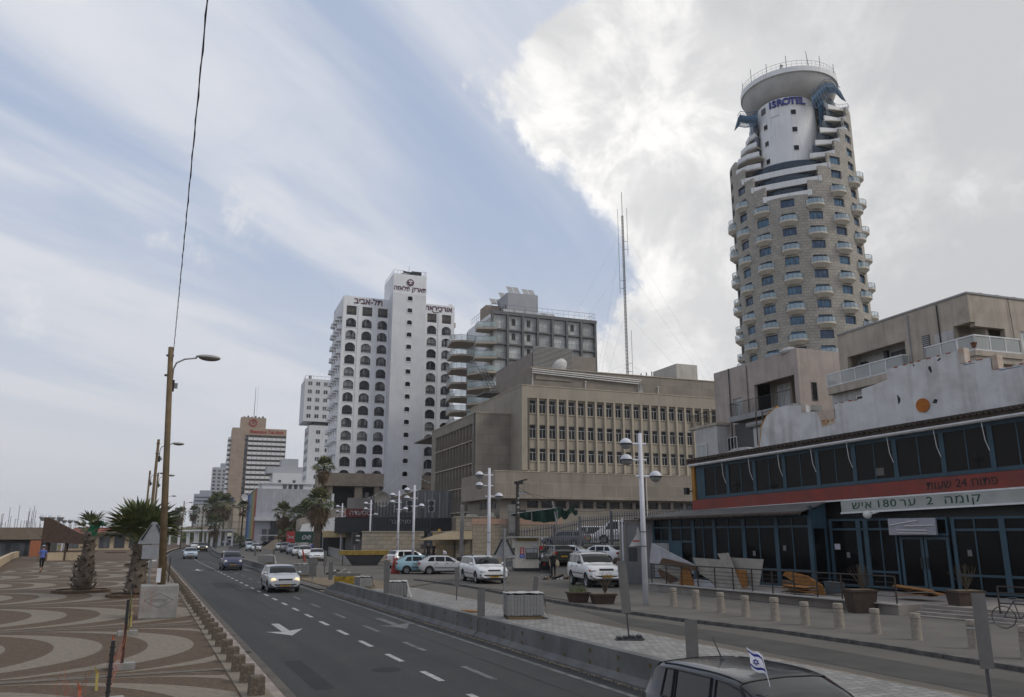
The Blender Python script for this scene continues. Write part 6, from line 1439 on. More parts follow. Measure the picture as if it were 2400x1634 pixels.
# dirt kept along the foot of the barrier
dg = MB(); rd_ = random.Random(3)
for i in range(1500):
 y = rd_.uniform(6, 46); x = 9.25 - abs(rd_.gauss(0, .05)); s = rd_.uniform(.01, .035); z = .008; dg.poly([(x, y, z), (x + s, y, z), (x + s * .5, y + s, z + s)])
 if i % 3 == 0: x = 10.0 + abs(rd_.gauss(0, .5)); s *= 1.6; dg.poly([(x, y, .105), (x + s, y, .105), (x + s * .5, y + s, .105 + s)])
dg.build('road_grit', mat('grit', (.30, .24, .16), 1), None, kind='stuff', label='sandy grit and small stones along the barrier')
# ---- bollards along the promenade kerb: squat square stones
sm_ = mat('bollard_stone', (.17, .135, .10), .95, (.10, .08, .06), 9, .8, 50, speck=(30, .6, (.06, .05, .04)))
bm_ = MB().prism([(-.135, -.135), (.135, -.135), (.135, .135), (-.135, .135)], 0, .02).prism([(-.135, -.135), (.135, -.135), (.135, .135), (-.135, .135)], .02, .30, top=[(-.13, -.13), (.13, -.13), (.13, .13), (-.13, .13)]).prism([(-.13, -.13), (.13, -.13), (.13, .13), (-.13, .13)], .30, .325, top=[(-.115, -.115), (.115, -.115), (.115, .115), (-.115, .115)]).mesh('kerb_bollard', sm_)
y = 16.1; i = 0; ORD = ['cut by the bottom edge'] + [w + ' from the bottom edge' for w in 'second third fourth fifth sixth seventh eighth ninth tenth eleventh twelfth thirteenth fourteenth fifteenth sixteenth'.split()]
while y < 90:
 o = link('kerb_bollard', bm_, None, (2.14 + random.uniform(-.02, .02), y, .162), R(random.uniform(-5, 5)), label='squat rough stone bollard along the promenade kerb, ' + (ORD[i] if i < len(ORD) else 'farther along the row beyond the lamp block'), category='bollard', group='squat stone bollards along the promenade kerb'); i += 1; y += 1.42 if y < 60 else 1.6
# ---- tall concrete bollards on the right pavement
cbm = mat('bollard_aggregate', (.31, .27, .22), .95, (.24, .21, .175), 8, .6, 50, speck=(40, .4, (.14, .12, .1)), grime=.15)
tb_ = MB(); tb_.lathe([(.165, 0), (.15, .04), (.145, .56), (.13, .575), (.13, .60), (.15, .615), (.15, .74), (.135, .76), (0, .76)], 18); tbm = tb_.mesh('pavement_bollard', cbm)
for p in tbm.polygons: p.use_smooth = True
tbm.set_sharp_from_angle(angle=R(40))
BP = [(1579, 1421, 'leftmost'), (1632, 1428, 'second from the left'), (1690, 1436, 'third from the left'), (1748, 1445, 'fourth from the left'), (1817, 1455, 'fifth from the left'), (1888, 1465, 'sixth from the left'), (1968, 1474, 'seventh from the left'), (2054, 1486, 'eighth from the left'), (2150, 1500, 'ninth from the left'), (2284, 1521, 'tenth, with a pale ring')]
for k, (x, y, w) in enumerate(BP):
 q = G(x, y, .1); o = link('pavement_bollard', tbm, None, q, random.random() * 6, label='round concrete bollard on the right pavement, %s' % w, category='bollard', group='round concrete bollards on the right pavement'); s = random.uniform(.95, 1.02); o.scale = (s, s, s)
q = G(2410, 1545, .1); link('pavement_bollard', tbm, None, q, 0, label='round concrete bollard cut off by the right edge of the photo', category='bollard', group='round concrete bollards on the right pavement')
MB().lathe([(.158, 0), (.158, .05)], 18).build('tape_band', M['pale_concrete'], None, G(2284, 1521, .1) + Vector((0, 0, .5)), label='pale band taped round the tenth bollard', category='tape band')
# ---- grey marker boards seen from behind
gb = mat('board_back', (.145, .14, .135), .7, (.115, .11, .105), 4, grime=.2)
def marker(px, pyb, pyt, z, label, tilt=0, h=None, base=False, low=0.0, w=.115, name='marker_board', yaw=0):
 p = G(px, pyb, z); r = empty(name, p, R(-24 + yaw), label, 'marker board', 'grey marker boards seen from behind')
 H_ = h or 1.2; r.rotation_euler = (0, R(tilt), R(-24 + yaw)); o = low
 MB().box(-w, w, -.012, .012, o, H_).build('board', gb, r); MB().box(-.022, .022, .012, .05, 0, H_).build('spine', M['dark_metal'], r)
 MB().box(-w, w, .012, .028, H_ - .02, H_).build('lip', gb, r)
 if base: MB().prism([(-.42, -.2), (.42, -.2), (.42, .2), (-.42, .2)], 0, .06, top=[(-.36, -.16), (.36, -.16), (.36, .16), (-.36, .16)]).build('rubber_base', M['black_metal'], r); [MB().prism([(x - .06, -.17), (x + .06, -.17), (x + .06, .17), (x - .06, .17)], .06, .11).build('base_lug', M['black_metal'], r) for x in (-.28, -.1, .1, .28)]
 return r
bz = .6
def on_bar(px, pyt, h, label, y=None):
 """marker standing on top of the barrier"""
 d = ray(px, pyt); Y_ = None
 t = 9.55 / d[0]; Y_ = d[1] * t; r = empty('marker_board', (9.55, Y_, .60), R(-24), label, 'marker board', 'grey marker boards seen from behind'); ztop = EYE + d[2] * t - .60
 MB().box(-.115, .115, -.012, .012, 0, ztop).build('board', gb, r); MB().box(-.022, .022, .012, .05, 0, ztop).build('spine', M['dark_metal'], r); return r
on_bar(1128, 1381, 1, 'grey marker board on the barrier in front of the wrapped pallet')
on_bar(908, 1315, 1, 'grey marker board on the barrier beside the small wrapped pallets')
on_bar(776, 1318, 1, 'grey marker board at the sloping end of the barrier')
sw_m = on_bar(1619, 1453, 1, 'tall grey marker board on the barrier just behind the near grey car')
marker(1475, 1500, 0, .13, 'leaning grey marker board on a black rubber base', tilt=-4, h=2.15, base=True, low=.72, w=.13)
marker(1252, 1402, 0, .1, 'grey marker board leaning to the right beside the wrapped pallet', tilt=6, h=.98, w=.115)
marker(1070, 1408, 0, .1, 'grey marker board on a thin post by the white estate car', h=1.45, low=.6, w=.11)
marker(903, 1392, 0, .1, 'tall grey marker board beside the orange barrier cone', h=1.65, low=.5, w=.10)
marker(760, 1345, 0, .1, 'twin grey marker board near the white saloon', h=1.7, low=.55, w=.12)
marker(640, 1318, 0, .1, 'grey marker board left of the silver car roof', h=1.4, w=.13)
marker(597, 1303, 0, .1, 'grey marker board beyond the navy car', h=1.5, w=.13)
rm_ = marker(2330, 1690, 0, .1, 'rounded grey marker board at the right edge in front of the steps', h=1.95, low=.78, w=.105, yaw=-8)
# round backed sign on a thin pole
def round_sign(px, py, label, h=1.55):
 p = G(px, py, .1); r = empty('round_sign', p, R(-20), label, 'road sign'); MB().tube([(0, 0, 0), (0, 0, h)], .025, 6).build('post', M['galv'], r)
 o = MB().lathe([(0, 0), (.30, 0), (.30, .02), (0, .02)], 22).build('sign_disc', gb, r, (0, -.03, h - .25)); o.rotation_euler = (R(90), 0, 0); MB().box(-.22, .22, -.05, -.03, h - 1.05, h - .5).build('sign_plate', gb, r)
round_sign(731, 1372, 'grey round backed road sign on a thin post by the silver car')
# triangular sign with arrows, seen from the back
ts = G(1182, 1432, .1); r = empty('triangle_sign', ts, R(-20), 'grey back of a triangular road sign on a steel post before the booth', 'road sign')
MB().tube([(0, 0, 0), (0, 0, 3.15)], .045, 10).build('post', M['galv'], r)
MB().extrude([(-.52, 0), (.52, 0), (.0, .92)], 1, .05, .065).build('sign_back', mat('sign_back_grey', (.27, .27, .275), .6), r, (0, 0, 2.0))
for s in (1, -1): MB().extrude([(s * .06, .72), (s * .12, .72), (s * .43, .12), (s * .34, .12)], 1, .03, .045).build('stiffener', M['black_metal'], r, (0, 0, 2.0))
# triangular sign behind the near lamp pole on the promenade
ts = Vector((BX.x - .35, BX.y + 2.2, .15)); r = empty('triangle_sign', ts, R(-3), 'back of a triangular road sign half hidden behind the nearest lamp pole', 'road sign')
MB().extrude([(-.52, 0), (.52, 0), (.46, .18), (.08, .82), (-.08, .82), (-.46, .18)], 1, 0, .02).build('sign_back', mat('sign_back_pale', (.25, .26, .28), .5), r, (0, 0, 2.5)); MB().box(-.34, .34, 0, .02, 1.95, 2.46).build('sign_plate', MATS['sign_back_pale'], r)
for s in (1, -1): MB().extrude([(s * .06, .74), (s * .12, .72), (s * .43, .16), (s * .36, .13)], 1, -.03, -.005).build('stiffener', M['black_metal'], r, (0, 0, 2.5))
MB().tube([(.0, .06, 0), (.0, .06, 3.2)], .04, 8).build('post', M['galv'], r)
# bent cycle hoop
q = G(352, 1342, .15); MB().tube([(-.5, 0, 0), (-.5, 0, .75), (-.38, 0, 1.0), (-.1, 0, 1.1), (.3, 0, 1.08)], .05, 8).build('steel_hoop', M['white_metal'], None, q + Vector((-.1, -8, 0)), label='bent white steel hoop on the promenade behind the concrete block', category='hoop')
# ---- netting posts with small concrete feet along the promenade edge
nf = mat('net_orange', (.30, .085, .045), .8); ny = mat('net_yellow', (.26, .21, .06), .8)
def net_post(px, pyb, H_, label, foot=True):
 p = G(px, pyb, .15); r = empty('fence_post', p, R(5), label, 'fence post', 'black posts of the sagging orange net')
 if foot: MB().box(-.26, .26, -.14, .14, 0, .13).build('concrete_foot', MATS['block_concrete'], r)
 pp = MB(); pp.box(-.03, .03, -.03, .03, .02, H_); pp.build('post', M['black_metal'], r)
 for k in range(int(H_ / .12)): MB().box(-.045, .045, -.038, -.03, .1 + k * .12, .13 + k * .12).build('post_notch', M['black_metal'], r) if px > 240 and px < 255 else None
 return p
n0 = net_post(249, 1655, 1.06, 'nearest black net post at the bottom left', True); n1 = net_post(284, 1569, 1.45, 'second black net post with a concrete foot', True); n2 = net_post(298, 1489, 1.45, 'third black net post with a concrete foot', True)
n3 = net_post(385, 1365, 1.5, 'far black net post right of the lamp block', False); n4 = net_post(394, 1366, 1.5, 'farthest black net post beside the kerb', False)
def net_strip(a, b, z0, z1, m, label, n=14, seed=0):
 rd = random.Random(seed); mb = MB(); a = Vector(a); b = Vector(b)
 for i in range(n):
  t = i / (n - 1); p = a.lerp(b, t) + Vector((rd.uniform(-.04, .04), rd.uniform(-.1, .1), 0)); sag = -.35 * 4 * t * (1 - t)
  mb.tube([p + Vector((0, 0, z0 + rd.uniform(0, .1))), p + Vector((rd.uniform(-.08, .08), 0, (z0 + z1) / 2 + sag * .5)), p + Vector((0, 0, z1 + sag))], .0035, 3)
 for k in range(5):
  z = z0 + (z1 - z0) * k / 4; mb.tube([a.lerp(b, t / 8) + Vector((rd.uniform(-.03, .03), 0, z - .35 * 4 * (t / 8) * (1 - t / 8) * (k / 4))) for t in range(9)], .0035, 3)
 return mb.build('safety_net', m, None, None, kind='stuff', label=label)
net_strip(n0, n1, .2, .95, nf, 'sagging orange safety net between the nearest posts', seed=1); net_strip(n1, n2, .2, 1.3, ny, 'faded yellow safety net between the posts', seed=2); net_strip(n2, n2 + Vector((.9, 6, 0)), .3, 1.4, nf, 'orange safety net running towards the lamp block', seed=3)
net_strip(n3 + Vector((-.8, 0, 0)), n4, .1, 1.4, nf, 'orange safety net beside the kerb beyond the lamp block', seed=4)
q = n0 + Vector((-.75, .5, 0)); net_strip(q, q + Vector((.4, -.6, 0)), 0, .6, nf, 'torn scraps of orange net on the paving', n=6, seed=7)
for i, (px, py) in enumerate(((180, 1634), (222, 1590), (262, 1500), (305, 1440))):
 p = G(px, py + 30, .15); MB().poly([(0, 0, .0), (.05, .02, .0), (.03, .2, .3), (-.02, .18, .28)]).poly([(.03, .2, .3), (-.02, .18, .28), (-.06, .12, .45)]).build('net_ribbon', nf if i % 2 == 0 else ny, None, p, label=('orange ribbon nearest the bottom edge left of the net posts', 'yellow ribbon just left of the nearest net post', 'orange ribbon between the nearest net posts', 'yellow ribbon beside the third net post')[i], category='ribbon', group='loose ribbons of the safety net')
# ---- pallets of paving blocks under plastic
pbk = mat('paver_grey', (.15, .147, .143), .95, (.11, .108, .105), 2, .4, 40); film = clear_glass('plastic_film', (.42, .42, .42), .32)
def pallet(px, py, w, d, h, rz, label, seed=1, flap=1):
 p = G(px, py, .13); r = empty('wrapped_pallet', p, R(rz), label, 'pallet', 'wrapped pallets of paving blocks'); rd = random.Random(seed); nx = max(3, int(w / .11)); nz = max(2, int(h / .17))
 for i in range(3): MB().box(-w / 2, w / 2, i * d / 2.4, i * d / 2.4 + .1, 0, .09).build('pallet_bearer', M['wood_pole'], r)
 me = MB().box(.011, w / nx - .011, 0, d, .006, h / nz - .006).mesh('paving_block', pbk)
 for i in range(nx):
  for k in range(nz): link('paving_block', me, r, (-w / 2 + i * w / nx + rd.uniform(-.003, .003), rd.uniform(-.008, .008), .1 + k * h / nz))
 f = MB(); g = .02; n = 14; W2 = w / 2 + g
 ring = [(-W2, -g), (W2, -g), (W2, d + g), (-W2, d + g)]; P = []
 for (a, b_) in zip(ring, ring[1:] + ring[:1]):
  for i in range(n): t = i / n; P.append((a[0] + (b_[0] - a[0]) * t + rd.uniform(-.015, .015), a[1] + (b_[1] - a[1]) * t + rd.uniform(-.015, .015)))
 m_ = len(P); i0 = 0
 for z in (.14, .1 + h * .5, .1 + h): f.v += [(x, y, z + rd.uniform(-.02, .02)) for x, y in P]
 for k in range(2):
  for i in range(m_): f.f.append((k * m_ + i, k * m_ + (i + 1) % m_, (k + 1) * m_ + (i + 1) % m_, (k + 1) * m_ + i)); f.m.append(0)
 f.build('plastic_wrap', film, r)
 wh = mat('plastic_white', (.42, .42, .41), .5, (.3, .3, .3), 6)
 tcap = MB(); nn = 10; T = [[(-W2 + 2 * W2 * i / nn, -g + (d + 2 * g) * j / 6, .125 + h + rd.uniform(0, .05)) for j in range(7)] for i in range(nn + 1)]
 for i in range(nn):
  for j in range(6): tcap.poly([T[i][j], T[i + 1][j], T[i + 1][j + 1], T[i][j + 1]])
 if flap:
  e = W2
  for j in range(6):
   y0, y1 = -g + (d + 2 * g) * j / 6, -g + (d + 2 * g) * (j + 1) / 6; tcap.poly([(e, y0, h + .12), (e, y1, h + .12), (e + .10 + rd.uniform(0, .04), y1, .55 * h), (e + .08 + rd.uniform(0, .04), y0, .55 * h)]); tcap.poly([(e + .09, y0, .55 * h), (e + .12, y1, .55 * h), (e + .20 + rd.uniform(0, .05), y1, .02), (e + .18 + rd.uniform(0, .05), y0, .02)])
 tcap.build('plastic_cover', wh, r); return r
pallet(1232, 1452, 1.25, .95, .72, -14, 'large plastic wrapped pallet of grey paving blocks on the median', 1)
pallet(925, 1404, 1.0, .9, .62, -20, 'plastic wrapped pallet of paving blocks behind the barrier beside the tall marker', 2)
pallet(857, 1381, .7, .7, .50, 12, 'small torn wrapped pallet behind the barrier', 3)
pallet(704, 1352, 1.1, .9, .7, -14, 'plastic wrapped pallet right of the silver car roof', 5, 0)
pallet(622, 1322, 1.5, .9, .7, -14, 'wrapped pallet beyond the barrier right of the navy car', 6)
ym = G(815, 1372, .13); r = empty('yellow_skip_bag', ym, R(-12), 'pallet of grey blocks wrapped in a torn yellow sack at the barrier end', 'pallet')
MB().prism([(-.75, 0), (.75, 0), (.75, .8), (-.75, .8)], 0, .5, top=[(-.8, -.06), (.82, -.05), (.8, .86), (-.78, .84)]).build('yellow_sack', mat('sack_yellow', (.42, .27, .02), .8, (.12, .09, .02), 3.5), r); MB().box(-.7, .7, 0, .75, .5, .68).build('block_stack', pbk, r)
# debris of sand and timber on the median
for px, py, s, lb in ((1105, 1434, 1, 'loose orange plank lying on the median beside the marker board'),):
 p = G(px, py, .14); MB().box(-.5, .5, -.12, .12, 0, .05).build('plank', mat('plank_orange', (.30, .15, .05), .9), None, p, R(-60), label=lb, category='plank')
p = G(1200, 1478, .14); MB().box(-2.2, 2.2, -.06, .06, 0, .06).build('plank', M['pale_concrete'], None, p, R(93), label='long pale plank lying along the median behind the barrier', category='plank')
# ---- flower tubs
def tub(px, py, z, w, h, label, plant, seed=1):
 p = G(px, py, z); r = empty('planter', p, R(-15), label, 'planter'); bw = w * .78
 MB().prism([(-bw / 2, -bw / 3), (bw / 2, -bw / 3), (bw / 2, bw / 3), (-bw / 2, bw / 3)], 0, h, top=[(-w / 2, -w / 3), (w / 2, -w / 3), (w / 2, w / 3), (-w / 2, w / 3)]).build('tub', mat('tub_brown', (.045, .028, .02), .8, (.06, .04, .03), 3), r)
 MB().box(-w / 2 - .03, w / 2 + .03, -w / 3 - .03, w / 3 + .03, h - .07, h).build('rim', MATS['tub_brown'], r); MB().box(-w / 2 + .05, w / 2 - .05, -w / 3 + .05, w / 3 - .05, h - .02, h + .01).build('earth', M['soil'], r)
 rd = random.Random(seed); mb = MB()
 if plant == 'grass':
  for i in range(160): a = rd.uniform(0, 6.28); q = Vector((rd.uniform(-w * .4, w * .4), rd.uniform(-w * .25, w * .25), h)); t = Vector((math.cos(a) * .16, math.sin(a) * .16, rd.uniform(.12, .38))); mb.poly([q, q + Vector((.02, 0, 0)), q + t])
  mb.build('foliage', PM['green'], r, kind='stuff')
 else:
  for i in range(26):
   a = rd.uniform(0, 6.28); q = Vector((0.1, 0, h)); pts = [q]; d = Vector((math.cos(a) * .25, math.sin(a) * .25, 1)).normalized()
   for k in range(5): d = (d + Vector((rd.uniform(-.35, .35), rd.uniform(-.35, .35), .1))).normalized(); pts.append(pts[-1] + d * .19 * (plant == 'twigs' and 1.0 or .8))
   mb.tube(pts, [.016, .012, .01, .008, .006, .004], 4)
  mb.build('bare_twigs', mat('twig', (.085, .065, .045), 1), r, kind='stuff')
 return r
tub(1355, 1412, .1, .95, .44, 'brown planter with low green plants in front of the white off road car', 'grass', 1)
tub(1413, 1415, .1, 1.05, .42, 'brown planter with bare twigs in front of the white off road car', 'twigs', 2)
tub(2020, 1436, .1, 1.05, .85, 'large dark planter with a dead shrub at the left of the steps', 'twigs', 3)
tub(2268, 1444, .1, 1.1, .9, 'large dark planter with a dead shrub standing on the steps', 'twigs', 4)
# ---- bicycle at the far right
def bicycle(p, rz, label):
 r = empty('bicycle', p, rz, label, 'bicycle'); bk_ = M['black_metal']
 for x in (-.52, .52):
  w = MB().lathe([(.33, -.02), (.345, 0), (.33, .02), (.315, 0), (.33, -.02)], 28); me = w.mesh('wheel', K_t if False else bk_); me.transform(Matrix.Rotation(R(90), 4, 'X')); o = link('wheel', me, r, (x, 0, .345))
  sp = MB()
  for k in range(14): a = R(k * 360 / 14); sp.tube([(0, 0, 0), (.32 * math.cos(a), 0, .32 * math.sin(a))], .003, 3)
  sp.build('spokes', M['galv'], o)
 fr = MB(); BB = (-.08, 0, .32); ST = (-.2, 0, .85); HD = (.33, 0, .88); HB = (.38, 0, .72)
 for a, b_ in ((BB, ST), (BB, HB), (ST, HD), (BB, (-.52, 0, .345)), (ST, (-.52, 0, .345)), (HD, (.52, 0, .345)), (HD, HB)): fr.tube([a, b_], .018, 6)
 fr.build('frame', mat('bike_frame', (.05, .05, .06), .4), r); MB().ellipsoid((-.22, 0, .93), (.14, .06, .035), 10).build('saddle', bk_, r); MB().tube([(.3, -.28, 1.02), (.34, 0, .98), (.3, .28, 1.02)], .015, 6).tube([(.34, 0, .98), HD], .018, 6).build('handlebar', bk_, r); MB().tube([(.2, 0, .80), (.1, 0, .6)], .035, 6).build('yellow_bottle', mat('bottle_yellow', (.4, .32, .03), .5), r)
q = G(2392, 1478, .1); bicycle(Vector((q.x + .35, q.y + .1, .1)), R(-60), 'dark bicycle parked beside the short railing at the right edge')
# ---- rubbish heap of broken panels and boards on the terrace
wp = mat('panel_white', (.40, .40, .42), .7, (.30, .30, .31), 2.5, grime=.3); ob = mat('board_orange', (.30, .13, .03), .9, (.20, .085, .02), 4); gbk = mat('board_pale', (.34, .31, .27), .9, (.26, .24, .21), 3, streak=.3); brn = mat('board_brown', (.13, .075, .04), .95, (.07, .045, .03), 5)
def slab_px(name, pts, base_z, m, label, cat='board', th=.04, depth=0.0, ref=None):
 """broken panel standing in the heap: outline measured from the photograph on an upright plane parallel to the terrace wall, given thickness"""
 A0 = G(1522, 1366, .5) + Vector((.6 + depth, .35, 0)); az_ = R(172); ex = Vector((math.sin(az_), math.cos(az_), 0)); out = []
 for x, y in pts:
  d = ray(x, y); det = ex.x * (-d[1]) - ex.y * (-d[0]); s = (-A0.x * (-d[1]) + A0.y * (-d[0])) / det; t = (A0.x + s * ex.x) / d[0]; out.append((s, max(.46, EYE + d[2] * t)))
 o = MB().extrude([(a, z) for a, z in out], 1, 0, th).build(name, m, None, (A0.x, A0.y, 0), label=label, category=cat, group='broken panels and boards heaped on the terrace'); o.rotation_euler = (0, 0, rz_az(172)); return o
slab_px('plasterboard_sheet', [(1527, 1273), (1630, 1325), (1625, 1345), (1522, 1318)], 0, wp, 'largest white panel tilted at the left of the heap', depth=.1)
slab_px('plasterboard_sheet', [(1552, 1308), (1632, 1327), (1628, 1336), (1545, 1322)], 0, brn, 'brown edged slab lying on the white panel', depth=-.1, th=.12)
slab_px('plasterboard_sheet', [(1560, 1312), (1630, 1330), (1595, 1358), (1540, 1330)], 0, gbk, 'pale folded board under the tilted white panel', depth=.2)
slab_px('plywood_sheet', [(1596, 1327), (1612, 1328), (1628, 1373), (1592, 1373)], 0, ob, 'upright orange board beside the white rubbish', depth=0)
slab_px('plasterboard_sheet', [(1541, 1335), (1560, 1330), (1590, 1362), (1570, 1368), (1548, 1352)], 0, brn, 'dark curved sheet under the left panels', depth=.4)
slab_px('white_sheet', [(1626, 1358), (1655, 1362), (1668, 1378), (1628, 1374)], 0, wp, 'white crumpled sheet at the foot of the heap', 'sheet', depth=-.1, th=.25)
slab_px('plasterboard_sheet', [(1623, 1307), (1707, 1313), (1728, 1381), (1690, 1376), (1640, 1345)], 0, gbk, 'broad pale panel leaning in the middle of the heap', depth=.25)
slab_px('wood_post', [(1681, 1298), (1704, 1296), (1737, 1382), (1728, 1382)], 0, gbk, 'two weathered posts leaning on the broad panel', 'post', depth=.1, th=.1)
slab_px('plasterboard_sheet', [(1709, 1307), (1789, 1311), (1779, 1373), (1725, 1372)], 0, mat('board_cream', (.33, .30, .265), .9, (.27, .245, .22), 2), 'square cream panel at the right of the heap', depth=.5)
slab_px('plywood_sheet', [(1722, 1335), (1748, 1336), (1752, 1376), (1734, 1378)], 0, ob, 'brown orange board between the posts and the cream panel', depth=.2)
slab_px('plywood_sheet', [(1841, 1339), (1890, 1350), (1925, 1372), (1932, 1395), (1912, 1393), (1834, 1348)], 0, ob, 'large orange board slanting down in the middle of the terrace', depth=.1, th=.12)
slab_px('plywood_sheet', [(1832, 1360), (1880, 1372), (1884, 1388), (1836, 1382)], 0, brn, 'brown boards stacked under the slanting orange board', depth=.3, th=.3)
slab_px('plywood_sheet', [(1930, 1362), (1965, 1366), (1968, 1392), (1936, 1394)], 0, mat('board_teal', (.05, .085, .10), .9, (.08, .06, .05), 5), 'dark teal scraps right of the orange board', depth=.3, th=.4)
def flat_heap(px, py, z, label, seed):
 rd = random.Random(seed); p = G(px, py, z); r = empty('board_heap', p, R(-82), label, 'boards')
 for i in range(7):
  o = MB().box(-.75, .75, -.2, .2, 0, .03).build('board', (ob, brn, gbk)[i % 3], r, (rd.uniform(-.3, .3), rd.uniform(-.25, .25), .04 + i * .045)); o.rotation_euler = (R(rd.uniform(-4, 4)), R(rd.uniform(-7, 7)), R(rd.uniform(-22, 22)))
flat_heap(2150, 1398, .6, 'orange brown boards lying flat before the glazed entrance', 4); flat_heap(1870, 1392, .5, 'low pile of brown boards behind the railing', 6)
# rubbish pile on the car park
def litter(px, py, z, n, sx, label, seed):
 rd = random.Random(seed); p = G(px, py, z); r = empty('rubbish_pile', p, 0, label, 'rubbish'); ms = (wp, brn, M['black_metal'], gbk)
 for i in range(n):
  s = rd.uniform(.1, .35); o = MB().prism([(-s, -s * .4), (s * .8, -s * .5), (s, s * .3), (-s * .6, s * .5)], 0, .03, top=[(-s * .9, -s * .3), (s * .7, -s * .4), (s * .8, s * .4), (-s * .7, s * .4)]).build('scrap', ms[i % 4], r, (rd.gauss(0, sx), rd.gauss(0, .35), rd.uniform(0, .22))); o.rotation_euler = (rd.uniform(-.6, .6), rd.uniform(-.6, .6), rd.uniform(0, 6))
litter(1300, 1358, .05, 26, .6, 'heap of torn paper and scraps beside the white off road car', 2); litter(785, 1345, .1, 14, .5, 'heap of orange debris at the barrier end', 5)
# ---- yellow skip
sk = G(858, 1325, .1); r = empty('skip', Vector((sk.x, sk.y + .9, .1)), R(-14), 'yellow rimmed black rubbish skip in front of the stone wall', 'skip')
MB().extrude([(-1.9, .95), (-1.15, 0), (1.3, 0), (2.0, .95)], 1, 0, 1.6).build('skip_body', M['black_metal'], r); sy = mat('skip_yellow', (.30, .20, .03), .7, (.18, .11, .02), 4, grime=.3)
MB().box(-2.4, 2.4, -.06, 1.66, .95, 1.35).build('skip_rim', sy, r); MB().tube([(2.4, .1, 1.3), (3.4, .1, .5)], .06, 5).build('skip_chain', M['black_metal'], r)
for x in (-2.1, -1.0, 1.1): MB().box(x, x + .08, -.1, .0, 0, .95).build('skip_leg', M['black_metal'], r)
# orange water barrier and cone
q = G(926, 1345, .05); r = empty('traffic_barrier', q, R(-10), 'worn red and white plastic barrier post beside the turquoise car', 'traffic barrier'); MB().prism([(-.35, -.2), (.35, -.2), (.35, .2), (-.35, .2)], 0, 1.15, top=[(-.16, -.1), (.16, -.1), (.16, .1), (-.16, .1)]).build('barrier_body', mat('plastic_red', (.30, .04, .025), .6, (.22, .03, .02), 3), r); MB().box(-.165, .165, -.11, .11, 1.15, 1.22).build('barrier_cap', wp, r)
q = G(714, 1316, .05); r = empty('traffic_cone', q, R(0), 'slim red and white traffic post leaning by the white saloon', 'traffic post'); o = MB().tube([(0, 0, 0), (-.3, 0, 1.3)], [.14, .07], 8).build('cone_body', MATS['plastic_red'], r)
# ---- steel crowd barrier and traffic light
def crowd(a, b, z, H_, label, name='steel_barrier', step=.14, m=None):
 a = Vector((a.x, a.y, z)); b = Vector((b.x, b.y, z)); r = empty(name, a, math.atan2(b.y - a.y, b.x - a.x), label, 'fence'); L_ = (b - a).length; f = MB(); m = m or M['galv']
 f.tube([(0, 0, H_), (L_, 0, H_)], .035, 6).tube([(0, 0, .12), (L_, 0, .12)], .03, 6); f.build('rail', m, r); me = MB().box(-.014, .014, -.012, .012, .12, H_).mesh('baluster', m); n = int(L_ / step)
 for i in range(n + 1): link('baluster', me, r, (i * L_ / n, 0, 0))
 return r
crowd(G(766, 1300, .1), G(822, 1322, .1), .1, 1.15, 'blue grey steel barrier between the parked row and the skip', step=.22)
q = G(829, 1321, .1); r = empty('traffic_light', Vector((q.x, q.y, .1)), 0, 'small black traffic light on a post left of the skip', 'traffic light'); MB().tube([(0, 0, 0), (0, 0, 2.2)], .05, 8).build('post', M['galv'], r); MB().box(-.3, .3, -.2, .2, 1.9, 3.1).build('signal_head', M['black_metal'], r)
for z in (2.25, 2.7): MB().box(.05, .45, -.26, -.2, z, z + .14).build('signal_plate', wp, r)
